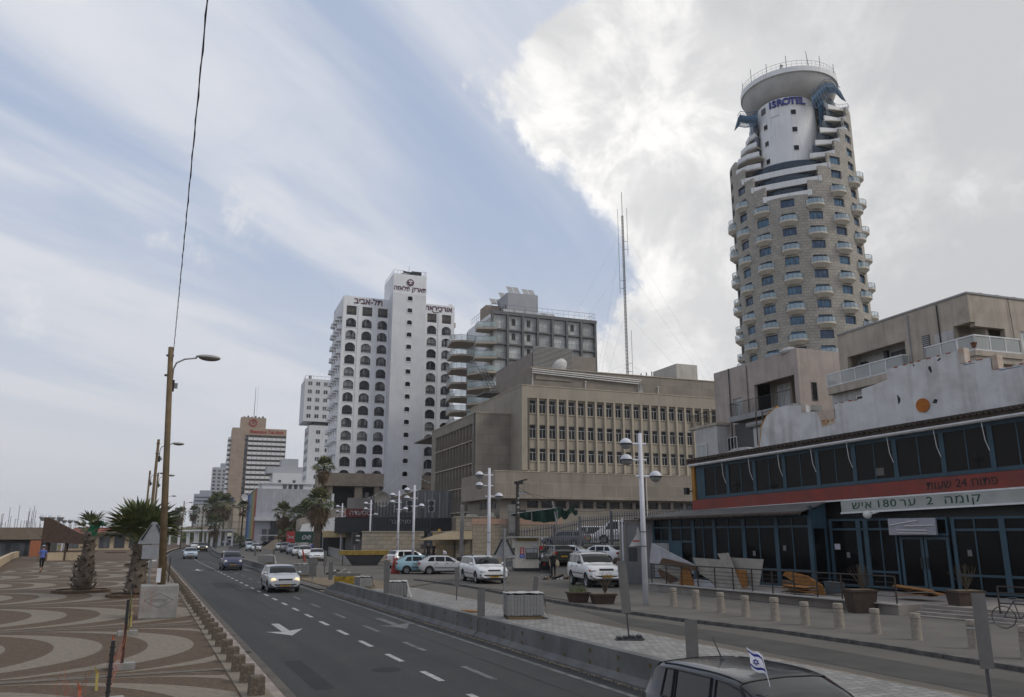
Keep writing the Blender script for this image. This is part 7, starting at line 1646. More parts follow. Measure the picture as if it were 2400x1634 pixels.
# ---- attendant booth
kk = G(1238, 1338, .08)
def booth():
 r = empty('attendant_booth', Vector((kk.x - .1, kk.y, .05)), R(-20), 'small white parking booth with red and blue notices and a barred window', 'booth'); w = mat('booth_white', (.56, .52, .45), .8, (.47, .44, .38), 1.2, streak=.3, grime=.25)
 MB().box(-1.0, 1.0, 0, 2.4, .25, 2.65).build('wall', w, r); MB().box(-1.05, 1.05, -.05, 2.45, 0, .25).build('plinth', M['black_metal'], r); MB().box(-1.45, 1.8, -.5, 2.8, 2.68, 2.78).build('roof', M['pale_concrete'], r)
 MB().box(-.85, .8, -.06, -.004, 2.42, 2.62).build('shutter_box', mat('shutter_ochre', (.28, .20, .07), .8), r)
 f = MB().box(-.12, .88, -.06, -.004, .98, 1.85).build('window', K_d if False else M['black_metal'], r); MB().box(-.08, .84, -.08, -.06, 1.48, 1.82).build('pane', wp, f); MB().box(-.08, .84, -.075, -.061, 1.02, 1.46).build('pane', mat('bar_beige', (.20, .19, .17), .8), f)
 for k in range(9): MB().box(-.1 + k * .12, -.075 + k * .12, -.11, -.08, .98, 1.5).build('window_bar', M['black_metal'], f)
 for x in (.23, .55): MB().box(x, x + .025, -.11, -.081, 1.46, 1.84).build('window_bar', M['black_metal'], f)
 red = mat('notice_red', (.42, .025, .035), .6); blu = mat('notice_blue', (.03, .10, .42), .6); wht = mat('notice_white', (.55, .55, .56), .6)
 for nm, x0, x1, z0, z1, mm in (('red_notice', -.58, -.24, 1.35, 1.9, red), ('blue_notice', -.62, -.2, 1.05, 1.34, blu), ('white_notice', .48, .8, 1.95, 2.32, wht)):
  MB().box(x0, x1, -.03, -.004, z0, z1).build(nm, mm, r)
 for k in range(3): MB().box(-.5, -.32, -.036, -.03, 1.43 + k * .15, 1.51 + k * .15).build('notice_print', wht if k else wht, r)
 for k in range(3): MB().box(-.56, -.26, -.036, -.03, 1.12 + k * .07, 1.14 + k * .07).build('notice_print', wht, r)
 MB().extrude([(.56, 2.15), (.72, 2.28), (.66, 2.16)], 1, -.036, -.03).box(.52, .76, -.036, -.03, 2.0, 2.03).build('notice_print', M['black_metal'], r)
 # left side with small awning and window
 MB().box(-1.06, -1.004, .3, 1.9, .98, 1.8).build('side_window', M['black_metal'], r); MB().prism([(-1.5, .2), (-1.0, .2), (-1.0, 2.0), (-1.5, 2.0)], 1.85, 1.9).build('awning', wp, r)
 MB().box(-1.03, -1.004, .4, 1.2, 2.0, 2.5).build('white_notice', wht, r)
 # notice post on the right
 MB().box(1.02, 1.9, -.02, .2, .05, 2.0).build('notice_board', M['black_metal'], r)
 for x0, x1, z0, z1, mm in ((1.05, 1.3, 1.7, 1.98, red), (1.33, 1.62, 1.7, 1.98, red), (1.22, 1.68, 1.32, 1.66, blu), (1.28, 1.6, 1.06, 1.3, blu), (1.3, 1.58, .8, 1.02, red), (1.3, 1.52, .5, .78, red)): MB().box(x0, x1, -.05, -.021, z0, z1).build('notice', mm, r)
booth()
# ---- dead tree trunk / utility pole with cameras above the booth
up = at_dist(1213, 1250, 74); r = empty('camera_pole', (up.x, up.y, 0), R(-20), 'dark utility pole with security cameras and floodlights behind the booth', 'pole'); dk_ = mat('pole_dark', (.045, .042, .038), .9, (.08, .07, .06), 3)
MB().tube([(0, 0, 0), (0, 0, 7.6)], [.3, .13], 10).build('pole', dk_, r); MB().box(-.3, .5, -.2, .2, 7.5, 7.75).build('flood_lamp', M['black_metal'], r); MB().tube([(.1, 0, 7.75), (.9, 0, 7.95)], .07, 6).build('flood_lamp', M['black_metal'], r)
for z, s in ((6.7, 1), (5.1, 1)): MB().box(.1, .75, -.1, .1, z - .1, z + .08).build('security_camera', wp if z > 6 else M['black_metal'], r)
for z in (6.2, 5.8, 5.4, 4.9): MB().ellipsoid((.05, -.18, z), (.1, .1, .1), 8).build('insulator', wp, r)
w = MB(); w.tube([Vector((0, 0, 7.3)).lerp(Vector((9, -3, 5.4)), t / 8) - Vector((0, 0, 1.2 * 4 * (t / 8) * (1 - t / 8))) for t in range(9)], .02, 3).tube([Vector((0, 0, 6.9)).lerp(Vector((26, -8, 6.0)), t / 10) - Vector((0, 0, 1.5 * 4 * (t / 10) * (1 - t / 10))) for t in range(11)], .02, 3).build('cable', M['black_metal'], r)
# torn green shade net on a frame
gn = at_dist(1260, 1250, 82); r = empty('shade_net', (gn.x, gn.y, 0), R(-18), 'torn dark green shade net sagging from a steel frame behind the booth', 'shade net')
fr = MB().tube([(-2.8, 0, 5.0), (2.0, 0, 5.6)], .05, 5).tube([(2.0, 0, 5.6), (2.0, 0, 3.6)], .06, 5).tube([(-.6, 0, 5.2), (-.6, 0, 4.2)], .05, 5).tube([(-2.8, 0, 5.0), (-2.8, 0, 4.4)], .05, 5).tube([(1.5, 0, 6.3), (2.6, 0, 1.0)], .08, 6); fr.build('frame', M['galv'], r)
nm_ = MB(); rd_ = random.Random(9); top_ = [(-2.6 + 4.6 * i / 14, 5.0 + .6 * i / 14) for i in range(15)] + [(2.2 + i * .28, 5.6 + .25 * math.sin(i * 1.7) - .1 * i * (i < 3)) for i in range(1, 8)]
bot_ = [(x, z - (.1 + 1.2 * math.sin(min(1, (i / 13)) * 1.6)) * (1 if i < 15 else .75 - .05 * (i - 14)) + rd_.uniform(-.06, .06)) for i, (x, z) in enumerate(top_)]
for i in range(len(top_) - 1):
 a, b_, c_, d_ = top_[i], top_[i + 1], bot_[i + 1], bot_[i]; y = lambda k: .15 * math.sin(k * 1.3)
 nm_.poly([(a[0], y(i), a[1]), (b_[0], y(i + 1), b_[1]), (c_[0], y(i + 1) + .3, c_[1]), (d_[0], y(i) + .3, d_[1])])
nm_.build('net', mat('shade_green', (.006, .028, .018), .95, (.012, .05, .035), 3), r)
# ---- retaining wall, raised yard and palisade fences
rp = [at_dist(x, 1253, h) for x, h in ((1296, 57), (1345, 57), (1425, 57), (1475, 57), (1560, 82), (1430, 82), (1330, 82), (1290, 82))]
MB().poly([(p.x, p.y, .05 if i < 4 else 1.86) for i, p in enumerate(rp)]).build('ramp_ground', M['old_asphalt'], kind='structure')
yard = MB().prism([(33, 70.2), (58, 68.5), (80, 100), (60, 120), (37, 76)], 0, 1.85).build('raised_yard', M['dusty']); yard['kind'] = 'structure'
def palisade(a, b, za, zb, H_, label, step=.33, m=None, name='palisade_fence'):
 a = Vector((a[0], a[1], za)); b = Vector((b[0], b[1], zb)); r = empty(name, a, math.atan2(b.y - a.y, b.x - a.x), label, 'fence'); L_ = math.hypot(b.x - a.x, b.y - a.y); m = m or mat('palisade_grey', (.11, .115, .125), .6); n = int(L_ / step); sl = (zb - za) / L_
 me = MB().prism([(-.05, -.02), (.05, -.02), (.05, .02), (-.05, .02)], 0, H_ - .15).prism([(-.05, -.02), (.05, -.02), (.05, .02), (-.05, .02)], H_ - .15, H_, top=[(-.01, -.02), (.01, -.02), (.01, .02), (-.01, .02)]).mesh('pale', m)
 for i in range(n + 1): link('pale', me, r, (i * L_ / n, 0, sl * i * L_ / n))
 for z in (.25, H_ - .35): MB().tube([(0, .04, z), (L_, .04, z + sl * L_)], .04, 5).build('rail', m, r)
 for x in (0, L_): MB().box(x - .07, x + .07, -.03, .12, -.5, H_ + .1).build('fence_post', m, r)
 if za < 3: MB().box(0, L_, -.05, .35, -1.3, .12).build('plinth', M['concrete'], r)
pf = lambda px, hd: (at_dist(px, 1253, hd).x, at_dist(px, 1253, hd).y)
palisade(pf(1180, 80), pf(1300, 76), .4, 1.0, 3.0, 'grey palisade fence behind the parking booth')
palisade(pf(1298, 76), pf(1357, 72.5), 1.2, 1.7, 2.6, 'lowest step of the grey palisade fence above the parked cars')
palisade(pf(1358, 72.4), pf(1431, 68.5), 1.75, 1.9, 2.75, 'middle step of the grey palisade fence above the parked cars')
palisade(pf(1432, 68.4), pf(1512, 64.5), 2.0, 2.0, 2.85, 'highest step of the grey palisade fence beside the grey gatepost')
palisade(pf(1512, 66), pf(1640, 60), 3.2, 3.6, 1.5, 'upper palisade fence between the office block and the restaurant', step=.3)
MB().box(0, 7, -.15, .15, 0, 3.3).build('retaining_wall', B['house_grey'], None, (at_dist(1512, 1253, 66).x, at_dist(1512, 1253, 66).y, 0), R(-38), label='plain grey retaining wall below the upper palisade fence', category='wall')
# grey gate pier and wall left of the restaurant
g0 = G(1480, 1372, .1); r = empty('grey_side_wall', (g0.x, g0.y, .1), rz_az(172), 'plain grey rendered wall between the near lamp and the restaurant', 'wall')
A_ = G(1470, 1368, .1); r.location = A_; r.rotation_euler = (0, 0, math.atan2(34.5 - A_.y, 32.5 - A_.x) * 0 + R(-28))
MB().box(0, 5.6, 0, .3, 0, 3.55).build('wall', mat('grey_plaster', (.21, .205, .21), .95, (.17, .165, .17), 1.2, .4, 12, streak=.4, grime=.25), r); MB().box(-.0, 5.7, -.06, .36, 3.55, 3.75).build('coping', B['terrace'], r); MB().box(-.35, -.0, -.1, .4, 0, 3.5).build('gate_pier', B['terrace'], r); MB().tube([(-.2, -.15, .1), (-.2, -.15, 3.9)], .05, 6).build('pipe', M['white_metal'], r)
MB().prism([(-.1, -.2), (5.8, -.2), (5.8, 2.5), (-.1, 2.5)], 3.76, 3.8, top=[(-.1, -.2), (5.8, -.2), (5.8, 2.5), (-.1, 2.5)]).build('sheet_roof', gbk, r)
MB().box(-.35, 6, .3, 6, -.2, .55).build('ramp_base', M['dusty'], r)
# ---- limestone security wall, gatehouse and awnings
LS_ = mat('limestone_joint', (.14, .115, .085), .95); limes = [mat('limestone_%s' % n_, c, .95, tuple(x * .85 for x in c), 3, .6, 14, grime=.2) for n_, c in (('pale', (.36, .31, .24)), ('grey', (.30, .265, .215)), ('gold', (.38, .285, .165)), ('tan', (.33, .27, .19)))]
def block_wall(name, p, rz, L_, H_, label, bw=.9, bh=.42, gold=0, thick=.6, cat='wall', extra=None):
 r = empty(name, p, rz, label, cat); MB().box(0, L_, .06, thick, 0, H_).build('wall_core', LS_, r); rd = random.Random(int(L_ * 10)); nz = int(H_ / bh); bh = H_ / nz; kinds = [[MB().box(.012, bw * f - .012, 0, .08, .012, bh - .012).mesh('stone_block', m) for f in (1.0, .62)] for m in limes]; cnt = 0
 for k in range(nz):
  x = 0; first = True
  while x < L_ - .05:
   f = 1 if (first and k % 2) else 0; w_ = bw * (1.0, .62)[f]
   if x + w_ > L_: f = 1; w_ = bw * .62
   if x + w_ > L_ + .2: break
   mi = rd.choice([0, 1, 3, 0] if not gold else [2, 2, 3, 0]); o = link('stone_block', kinds[mi][f], r, (x, -.0 + rd.uniform(-.015, .015), k * bh)); cnt += 1; x += w_; first = False
 MB().box(-.05, L_ + .05, -.08, thick + .05, H_, H_ + .12).build('coping', limes[0], r); return r
P0 = at_dist(846, 1310, 92); P1 = at_dist(1000, 1300, 92); P0.z = P1.z = 0
az0 = math.atan2(P1.y - P0.y, P1.x - P0.x)
block_wall('limestone_wall', Vector((P0.x, P0.y, .1)), az0, (P1 - P0).length - .4, 3.15, 'long pale limestone block wall behind the yellow skip')
MB().box(0, .9, .0, .3, 0, 3.0).build('steel_gate', mat('gate_blue_grey', (.09, .10, .125), .6), None, (at_dist(1003, 1253, 92).x, at_dist(1003, 1253, 92).y, .1), az0, label='narrow blue grey steel gate between the limestone walls', category='gate')
Q0 = at_dist(1014, 1253, 91); Q1 = at_dist(1064, 1253, 91); Q2 = at_dist(1116, 1253, 88); Q3 = at_dist(1150, 1253, 88)
gh = block_wall('gatehouse', Vector((Q0.x, Q0.y, .1)), az0 * 1.0, 2.6, 3.15, 'golden limestone gatehouse front under a tan awning', gold=1, thick=4, cat='gatehouse')
MB().box(2.6, 3.6, .3, 2, 0, 3.0).build('doorway', B['dark_band'], gh); MB().box(2.65, 3.2, .2, .3, .9, 2.6).build('door_glass', FG, gh); MB().box(2.75, 3.05, .18, .2, 1.9, 2.2).build('orange_notice', mat('notice_orange', (.4, .12, .03), .6), gh)
aw = MB(); aw.v += [(-1.6, -2.2, 2.35), (4.9, -2.2, 2.45), (4.9, 0, 3.7), (1.9, 0, 3.3), (-1.6, -2.2, 2.28), (4.9, -2.2, 2.38)]
for q_ in ((0, 1, 2, 3), (0, 4, 5, 1)): aw.f.append(q_); aw.m.append(0)
aw.build('awning', mat('awning_tan', (.27, .215, .14), .9), gh)
MB().box(.6, .9, .3, .6, 3.27, 3.5).build('beacon', mat('beacon_amber', (.5, .3, .02), .5), gh)
g2 = block_wall('gatehouse_block', Vector((Q1.x, Q1.y - .6, .1)), az0, 4.4, 4.75, 'taller grey limestone block of the gatehouse behind the white estate car', bw=1.0, bh=.45, thick=5, cat='gatehouse')
MB().box(2.1, 5.8, -.22, -.1, 0, 3.6).build('steel_shutter', mat('shutter_slate', (.10, .105, .125), .6), g2); MB().box(3.9, 4.3, .5, 1.2, 4.8, 5.3).box(1.2, 2.4, .5, 1.2, 4.87, 5.1).build('roof_box', M['pale_concrete'], g2)
Q4 = at_dist(1108, 1253, 86)
g3 = empty('limestone_gate_wall', (Q4.x, Q4.y, .1), az0, 'limestone wall with a pink band running behind the booth', 'wall')
MB().box(0, 9.5, 0, .5, 0, 3.9).build('wall', mat('tan_wall', (.33, .275, .205), .95, (.28, .235, .18), brick=('wall', .8, .4, .02, (.2, .16, .12))), g3); MB().box(-.1, 9.6, -.06, .56, 3.95, 4.55).build('pink_band', mat('pink_band', (.40, .255, .19), .9, (.36, .23, .17), 1.5), g3)
MB().box(-1.3, -.9, .6, .9, 0, 6.0).build('concrete_post', M['concrete'], g3); MB().box(3.7, 4.7, -.5, -.05, 3.0, 6.0).build('concrete_post', M['concrete'], g3)
# dark bar fence above the stone wall, and the cluttered restaurants behind it
palisade(pf(872, 98), pf(1008, 98), 3.3, 3.3, 3.6, 'tall dark bar fence rising above the limestone wall', step=.36, m=mat('bar_dark', (.035, .04, .05), .6))
cf = at_dist(800, 1253, 118); r = empty('snack_bar_row', (cf.x, cf.y, 0), az0, 'row of small dark shopfronts with air conditioners and signs behind the limestone wall', 'shop')
MB().box(.5, 20, 2, 8, 0, 8.2).build('wall', mat('clutter_wall', (.20, .19, .18), .9, (.14, .135, .13), .8, streak=.3), r); MB().box(-1, 19, 0, 2, 3.2, 5.4).build('sign_fascia', M['black_metal'], r)
for x, w_, z, h, m_ in ((.5, 4, 5.4, 1.2, mat('sign_maroon', (.10, .02, .02), .7)), (5.5, 5.5, 4.4, .8, M['black_metal'])): MB().box(x, x + w_, -.1, 0, z, z + h).build('shop_sign', m_, r)
t_ = text('sign_text', 'הדעסמ', 1.0, wp, r, (2.5, -.12, 6.0), extrude=.02); t_ = text('sign_text', 'רב קינס', .9, wp, r, (8.2, -.12, 4.8), extrude=.02)
for x in (7.2, 8.9, 12): MB().box(x, x + 1.1, -.3, .5, 6.1, 7.9).build('air_conditioner', wp, r); [MB().lathe([(0, 0), (.38, 0), (.38, .03)], 12).build('fan_grille', M['black_metal'], r, (x + .55, -.32, z)).__setattr__('rotation_euler', (R(90), 0, 0)) for z in (6.6, 7.4)]
MB().lathe([(0, 0), (.7, .1), (1.1, .5)], 14).build('dish', gbk, r, (5.6, -.2, 7.8)).rotation_euler = (R(80), 0, 0)
for k in range(9): MB().box(10.5 + k * 1.05, 10.7 + k * 1.05, -.2, 0, 5.4, 9.0).build('mullion', M['galv'], r)
MB().box(10.2, 20, -.1, 1.9, 5.3, 9.2).build('dark_glazing', FG, r)
ya = at_dist(758, 1253, 122); r = empty('yellow_awning', (ya.x, ya.y, 0), az0, 'cream yellow awning over a dark cafe front left of the limestone wall', 'awning'); MB().box(0, 5.6, -1.5, -1.4, 2.6, 3.5).prism([(0, -1.4), (5.6, -1.4), (5.6, 1), (0, 1)], 3.4, 3.5).build('awning_cloth', mat('awning_cream', (.52, .40, .22), .9), r); MB().box(-.5, 10, 1, 4, 0, 3.3).build('cafe_front', M['black_metal'], r)
for x in (0, 2.8, 5.5, 9.3): MB().box(x, x + .12, -1.5, -1.38, 0, 2.6).build('post', M['galv'], r)
aw = MB(); aw.v += [(5.8, -3.5, 2.5), (10, -2.5, 2.9), (11.5, 0, 4.0), (8, 0, 3.9)]; aw.f.append((0, 1, 2, 3)); aw.m.append(0); aw.build('side_awning', MATS['awning_tan'], r)
aw = MB(); aw.v += [(1.0, 4, 5.0), (5.0, 4, 5.6), (7.5, 6, 7.3), (3, 6, 6.9)]; aw.f.append((0, 1, 2, 3)); aw.m.append(0); aw.build('red_awning', mat('awning_red', (.22, .13, .12), .9), r)
# green and red banner over the back row of cars
bn = at_dist(672, 1253, 165); r = empty('banner', (bn.x, bn.y, 0), R(-22), 'long dark green banner with a red end and white lettering above the parked cars', 'banner')
MB().box(0, 1.6, 0, .1, 1.5, 3.6).build('red_panel', mat('banner_red', (.33, .035, .035), .7), r); MB().box(1.6, 5.9, 0, .1, 1.5, 3.6).build('green_panel', mat('banner_green', (.015, .055, .035), .7), r); text('banner_text', 'oe !', 1.75, wp, r, (4.2, -.06, 2.6), extrude=.02, shear=.3, bold=.03)
for x in (0, 5.8): MB().tube([(x, .1, 0), (x, .1, 3.6)], .05, 5).build('post', M['galv'], r)
MB().extrude([(.2, 2.2), (1.4, 2.6), (1.4, 2.75), (.2, 2.35)], 1, -.02, 0).extrude([(.2, 2.75), (1.4, 2.15), (1.4, 2.3), (.2, 2.9)], 1, -.04, -.021).build('red_panel_print', wp, r)
# motorbike by the gatehouse
q = at_dist(1092, 1253, 78); r = empty('motorbike', (q.x, q.y, .05), R(-30), 'dark scooter parked behind the silver and white cars', 'scooter')
for x in (-.6, .6): me = MB().lathe([(.2, -.07), (.28, -.05), (.28, .05), (.2, .07)], 14).mesh('wheel', M['black_metal']); me.transform(Matrix.Rotation(R(90), 4, 'X')); link('wheel', me, r, (x, 0, .28))
MB().extrude([(-.8, .45), (-.3, .4), (.2, .35), (.5, .5), (.7, 1.0), (.55, 1.05), (.3, .55), (-.1, .6), (-.2, .85), (-.85, .85)], 1, -.15, .15).build('body', M['black_metal'], r); MB().tube([(.55, -.3, 1.1), (.55, .3, 1.1)], .02, 5).build('handlebar', M['black_metal'], r); MB().ellipsoid((.62, .25, 1.2), (.05, .08, .05), 8).build('mirror', wp, r)
# ================================================================ vehicles
K = {}
K['glass'] = glass('car_glass', (0.010, 0.012, 0.013), 0.05, spec=.28)
K['tyre'] = mat('tyre_rubber', (0.018, 0.018, 0.018), 0.85)
K['rim'] = mat('wheel_rim', (0.30, 0.30, 0.31), 0.4, metal=0.6)
K['black'] = mat('black_plastic', (0.02, 0.02, 0.021), 0.6)
K['lamp'] = mat('headlamp_lens', (0.55, 0.56, 0.58), 0.12, spec=.8)
K['lit'] = mat('headlamp_lit', (0.9, 0.75, 0.5), 0.2, emit=((1.0, 0.72, 0.38), 0.6))
K['lit_white'] = mat('headlamp_lit_white', (1, .95, .8), 0.2, emit=((1.0, 0.93, 0.75), 1.6))
K['red'] = mat('tail_lamp_red', (0.28, 0.012, 0.012), 0.2)
K['amber'] = mat('indicator_amber', (0.45, 0.14, 0.01), 0.3)
K['plate'] = mat('number_plate_yellow', (0.50, 0.27, 0.02), 0.5)
K['plate_ink'] = mat('number_plate_ink', (0.03, 0.025, 0.01), 0.6)
def paint(name, c, rough=.3, metal=.0): return mat('paint_' + name, c, rough, metal=metal, coat=.6, spec=.5, col2=tuple(x * .93 for x in c), nscale=1.5)
K['paint'] = paint('silver', (.40, .41, .43))
PAINTS = dict(silver=K['paint'], white=paint('white', (.62, .62, .62)), navy=paint('navy', (.012, .016, .06)), lightblue=paint('light_blue', (.22, .36, .42)), icy=paint('icy_blue', (.36, .43, .50)),
 black=paint('black', (.015, .016, .018)), grey=paint('grey', (.10, .105, .115)), maroon=paint('maroon', (.12, .012, .018)), dark=paint('dark_green_grey', (.05, .055, .05)), whitegrey=paint('dusty_white', (.50, .50, .50)), bluegrey=paint('blue_grey', (.12, .15, .19)))
def lerp_tab(tab, x):
 if x <= tab[0][0]: return tab[0][1]
 for (a, va), (b, vb) in zip(tab, tab[1:]):
  if x <= b: t = (x - a) / (b - a) if b > a else 0; return va + (vb - va) * t
 return tab[-1][1]
def smooth_tab(tab, x, e=0.10): return (lerp_tab(tab, x - e) + 2 * lerp_tab(tab, x) + lerp_tab(tab, x + e)) / 4
class Car:
 """lofted body: x forward (front at +L/2), y left, z up"""
 def __init__(s, L, W, H, wb, top, belt, cowl, roof_f, roof_r, rear_b, clear=.20, wr=.31, tumble=.80, type_='hatch', foh=None, bulge=0.0):
  s.L, s.W, s.H, s.wb, s.top, s.belt = L, W, H, wb, top, belt; s.cowl, s.rf, s.rr, s.rb = cowl, roof_f, roof_r, rear_b
  s.clear, s.wr, s.tumble = clear, wr, tumble; s.fx = L / 2 - (foh or .82); s.rx = s.fx - wb
 def section(s, x):
  L, W = s.L, s.W; hw = W / 2; e = L / 2
  # plan taper at both ends
  tf = max(0.0, (x - (e - .75)) / .75); tr = max(0.0, (-x - (e - .55)) / .55)
  w = hw * (1 - .17 * tf ** 2.4 - .09 * tr ** 2.6)
  zb = s.clear + .12 * tf ** 3 + .16 * tr ** 3; zbelt = smooth_tab(s.belt, x); ztop = smooth_tab(s.top, x, .06)
  zbelt = min(zbelt, ztop - .02) - .03 * tf ** 2
  Hc = s.H - lerp_tab(s.belt, 0); g = max(0.0, min(1.0, (ztop - zbelt) / Hc)); g2 = g ** .75
  wt = w * (.90 + (s.tumble - .90) * g2); zr = ztop - (.02 + .055 * g2)
  P = [(0, zb), (w * .80, zb), (w * .955, zb + .07), (w * .992, zb + .26 * (zbelt - zb)), (w, zb + .55 * (zbelt - zb)), (w * .985, zb + .84 * (zbelt - zb)), (w * .95, zbelt)]
  yb = w * (.93 - .0 * g); P.append((yb, zbelt + .015 * g + .004))
  P.append((wt, zbelt + (zr - zbelt) * 1.0 if g > .02 else zbelt + .008)); P.append((wt * .93, zr + (ztop - zr) * .55 if g > .02 else zbelt + (ztop - zbelt) * .4))
  P.append((wt * .6, ztop - .012)); P.append((0, ztop))
  return P
 NV = 12
 def pt(s, x, v, side=1, off=0.0):
  """surface point, v in section parameter 0..11"""
  P = s.section(x); i = min(int(v), s.NV - 2); t = v - i; y = P[i][0] + (P[i + 1][0] - P[i][0]) * t; z = P[i][1] + (P[i + 1][1] - P[i][1]) * t
  ex = s.xshift(x, z)
  if off:
   dy, dz = P[i + 1][0] - P[i][0], P[i + 1][1] - P[i][1]; l = math.hypot(dy, dz) or 1; ny, nz = dz / l, -dy / l
   y += ny * off; z += nz * off
  return Vector((ex, y * side, z))
 def xshift(s, x, z):
  e = s.L / 2
  if x > e - .5: return x - (x - (e - .5)) / .5 * (.16 * max(0, (z - .52)) / .4 + .10 * max(0, (.42 - z)) / .25)
  if x < -e + .35: return x + ((-e + .35) - x) / .35 * (.05 * max(0, z - .6) + .08 * max(0, .42 - z) / .2)
  return x
 def stations(s):
  e = s.L / 2; X = [-e, -e + .02, -e + .07, -e + .17, -e + .32] + [s.rb, s.rr, s.rf, s.cowl] + [e - .32, e - .17, e - .07, e - .02, e]
  n = 26; X += [-e + .4 + (s.L - .8) * i / n for i in range(n + 1)]
  X = sorted(X); out = [X[0]]
  for x in X[1:]:
   if x - out[-1] > .015: out.append(x)
  return out
 def body(s):
  mb = MB(); X = s.stations(); n = s.NV; ring = []
  for x in X:
   r = [tuple(s.pt(x, v, -1)) for v in range(n - 1, 0, -1)] + [tuple(s.pt(x, v, 1)) for v in range(0, n)]
   ring.append(len(mb.v)); mb.v += r
  m = 2 * n - 1
  # ring: index 0 = top centre going down the right side, up the left to top centre (dup) -> merge last with first
  for a, b in zip(ring, ring[1:]):
   for k in range(m - 1): mb.f.append((a + k, a + k + 1, b + k + 1, b + k)); mb.m.append(0)
  mb.f.append(tuple(ring[0] + k for k in range(m - 1))); mb.f.append(tuple(reversed([ring[-1] + k for k in range(m - 1)]))); mb.m += [0, 0]
  mb.f = mb.f; me = mb.mesh('body', K['paint'])
  bm = bmesh.new(); bm.from_mesh(me); bmesh.ops.remove_doubles(bm, verts=bm.verts, dist=.0008); bmesh.ops.recalc_face_normals(bm, faces=bm.faces)
  bm.to_mesh(me); bm.free()
  o = link('body', me)
  # cut the wheel arches
  cut = MB()
  for cx in (s.fx, s.rx):
   for sd in (-1, 1): cut.tube([(cx, sd * (s.W / 2 - .24), s.wr), (cx, sd * (s.W / 2 + .2), s.wr)], s.wr + .065, 22)
  cm_ = cut.mesh('cut', K['black']); co = link('cut', cm_); bm = bmesh.new(); bm.from_mesh(cm_); bmesh.ops.recalc_face_normals(bm, faces=bm.faces); bm.to_mesh(cm_); bm.free()
  me.materials.append(K['black'])
  md = o.modifiers.new('arches', 'BOOLEAN'); md.object = co; md.operation = 'DIFFERENCE'; md.solver = 'EXACT'
  dg = bpy.context.evaluated_depsgraph_get(); res = bpy.data.meshes.new_from_object(o.evaluated_get(dg)); bpy.data.objects.remove(o); bpy.data.objects.remove(co)
  for p in res.polygons:
   c = p.center
   p.use_smooth = True
   for cx in (s.fx, s.rx):
    if math.hypot(c.x - cx, c.z - s.wr) < s.wr + .064 and s.W / 2 - .26 < abs(c.y): p.material_index = 1 if len(res.materials) > 1 else 0; p.use_smooth = False
  try: res.set_sharp_from_angle(angle=R(38))
  except Exception: pass
  res.name = 'body'; return res
 def patch(s, x0, x1, v0, v1, side, nx=8, nv=4, off=.006, x0t=None, x1t=None):
  """glass patch lying just proud of the body; x0t/x1t slant the ends towards the top"""
  mb = MB(); i0 = len(mb.v)
  for i in range(nx + 1):
   for j in range(nv + 1):
    t = j / nv; a = x0 + ((x0t if x0t is not None else x0) - x0) * t; b = x1 + ((x1t if x1t is not None else x1) - x1) * t
    mb.v.append(tuple(s.pt(a + (b - a) * i / nx, v0 + (v1 - v0) * t, side, off)))
  w = nv + 1
  for i in range(nx):
   for j in range(nv): mb.f.append((i0 + i * w + j, i0 + (i + 1) * w + j, i0 + (i + 1) * w + j + 1, i0 + i * w + j + 1)); mb.m.append(0)
  return mb
 def screen(s, xa, xb, nm, v0=8.35, inset=.04):
  mb = MB(); nx, nv = 8, 5; rows = []
  for i in range(nx + 1):
   x = xa + (xb - xa) * i / nx; row = []
   for j in range(2 * nv + 1):
    t = (j - nv) / nv; v = 11 - (11 - v0) * abs(t); row.append(tuple(s.pt(x, v, 1 if t >= 0 else -1, .006)))
   rows.append(row)
  i0 = 0
  for r in rows: mb.v += r
  w = 2 * nv + 1
  for i in range(nx):
   for j in range(w - 1): mb.f.append((i * w + j, (i + 1) * w + j, (i + 1) * w + j + 1, i * w + j + 1)); mb.m.append(0)
  return mb
def wheel_meshes(r, w=.2):
 t = MB(); t.lathe([(r * .64, -w / 2), (r * .90, -w / 2), (r, -w / 2 + .03), (r, w / 2 - .03), (r * .90, w / 2), (r * .64, w / 2)], 22)
 tm = t.mesh('tyre', K['tyre'])
 rm = MB(); rm.lathe([(0, w / 2 - .03), (r * .16, w / 2 - .025), (r * .2, w / 2 - .05), (r * .56, w / 2 - .045), (r * .64, w / 2 - .005), (r * .66, w / 2 - .02), (r * .66, -w / 2), (0, -w / 2)], 22)
 for k in range(7):
  a = R(k * 360 / 7); ca, sa = math.cos(a), math.sin(a); q = [(r * .26, -.022), (r * .5, -.04), (r * .5, .04), (r * .26, .022)]
  rm.poly([(x * ca - y * sa, x * sa + y * ca, w / 2 - .040) for x, y in q], 1)
 m2 = rm.mesh('rim', [K['rim'], K['black']]);
 for me in (tm, m2):
  me.transform(Matrix.Rotation(R(-90), 4, 'X'))
  for p in me.polygons: p.use_smooth = len(p.vertices) == 4
  try: me.set_sharp_from_angle(angle=R(40))
  except Exception: pass
 return tm, m2
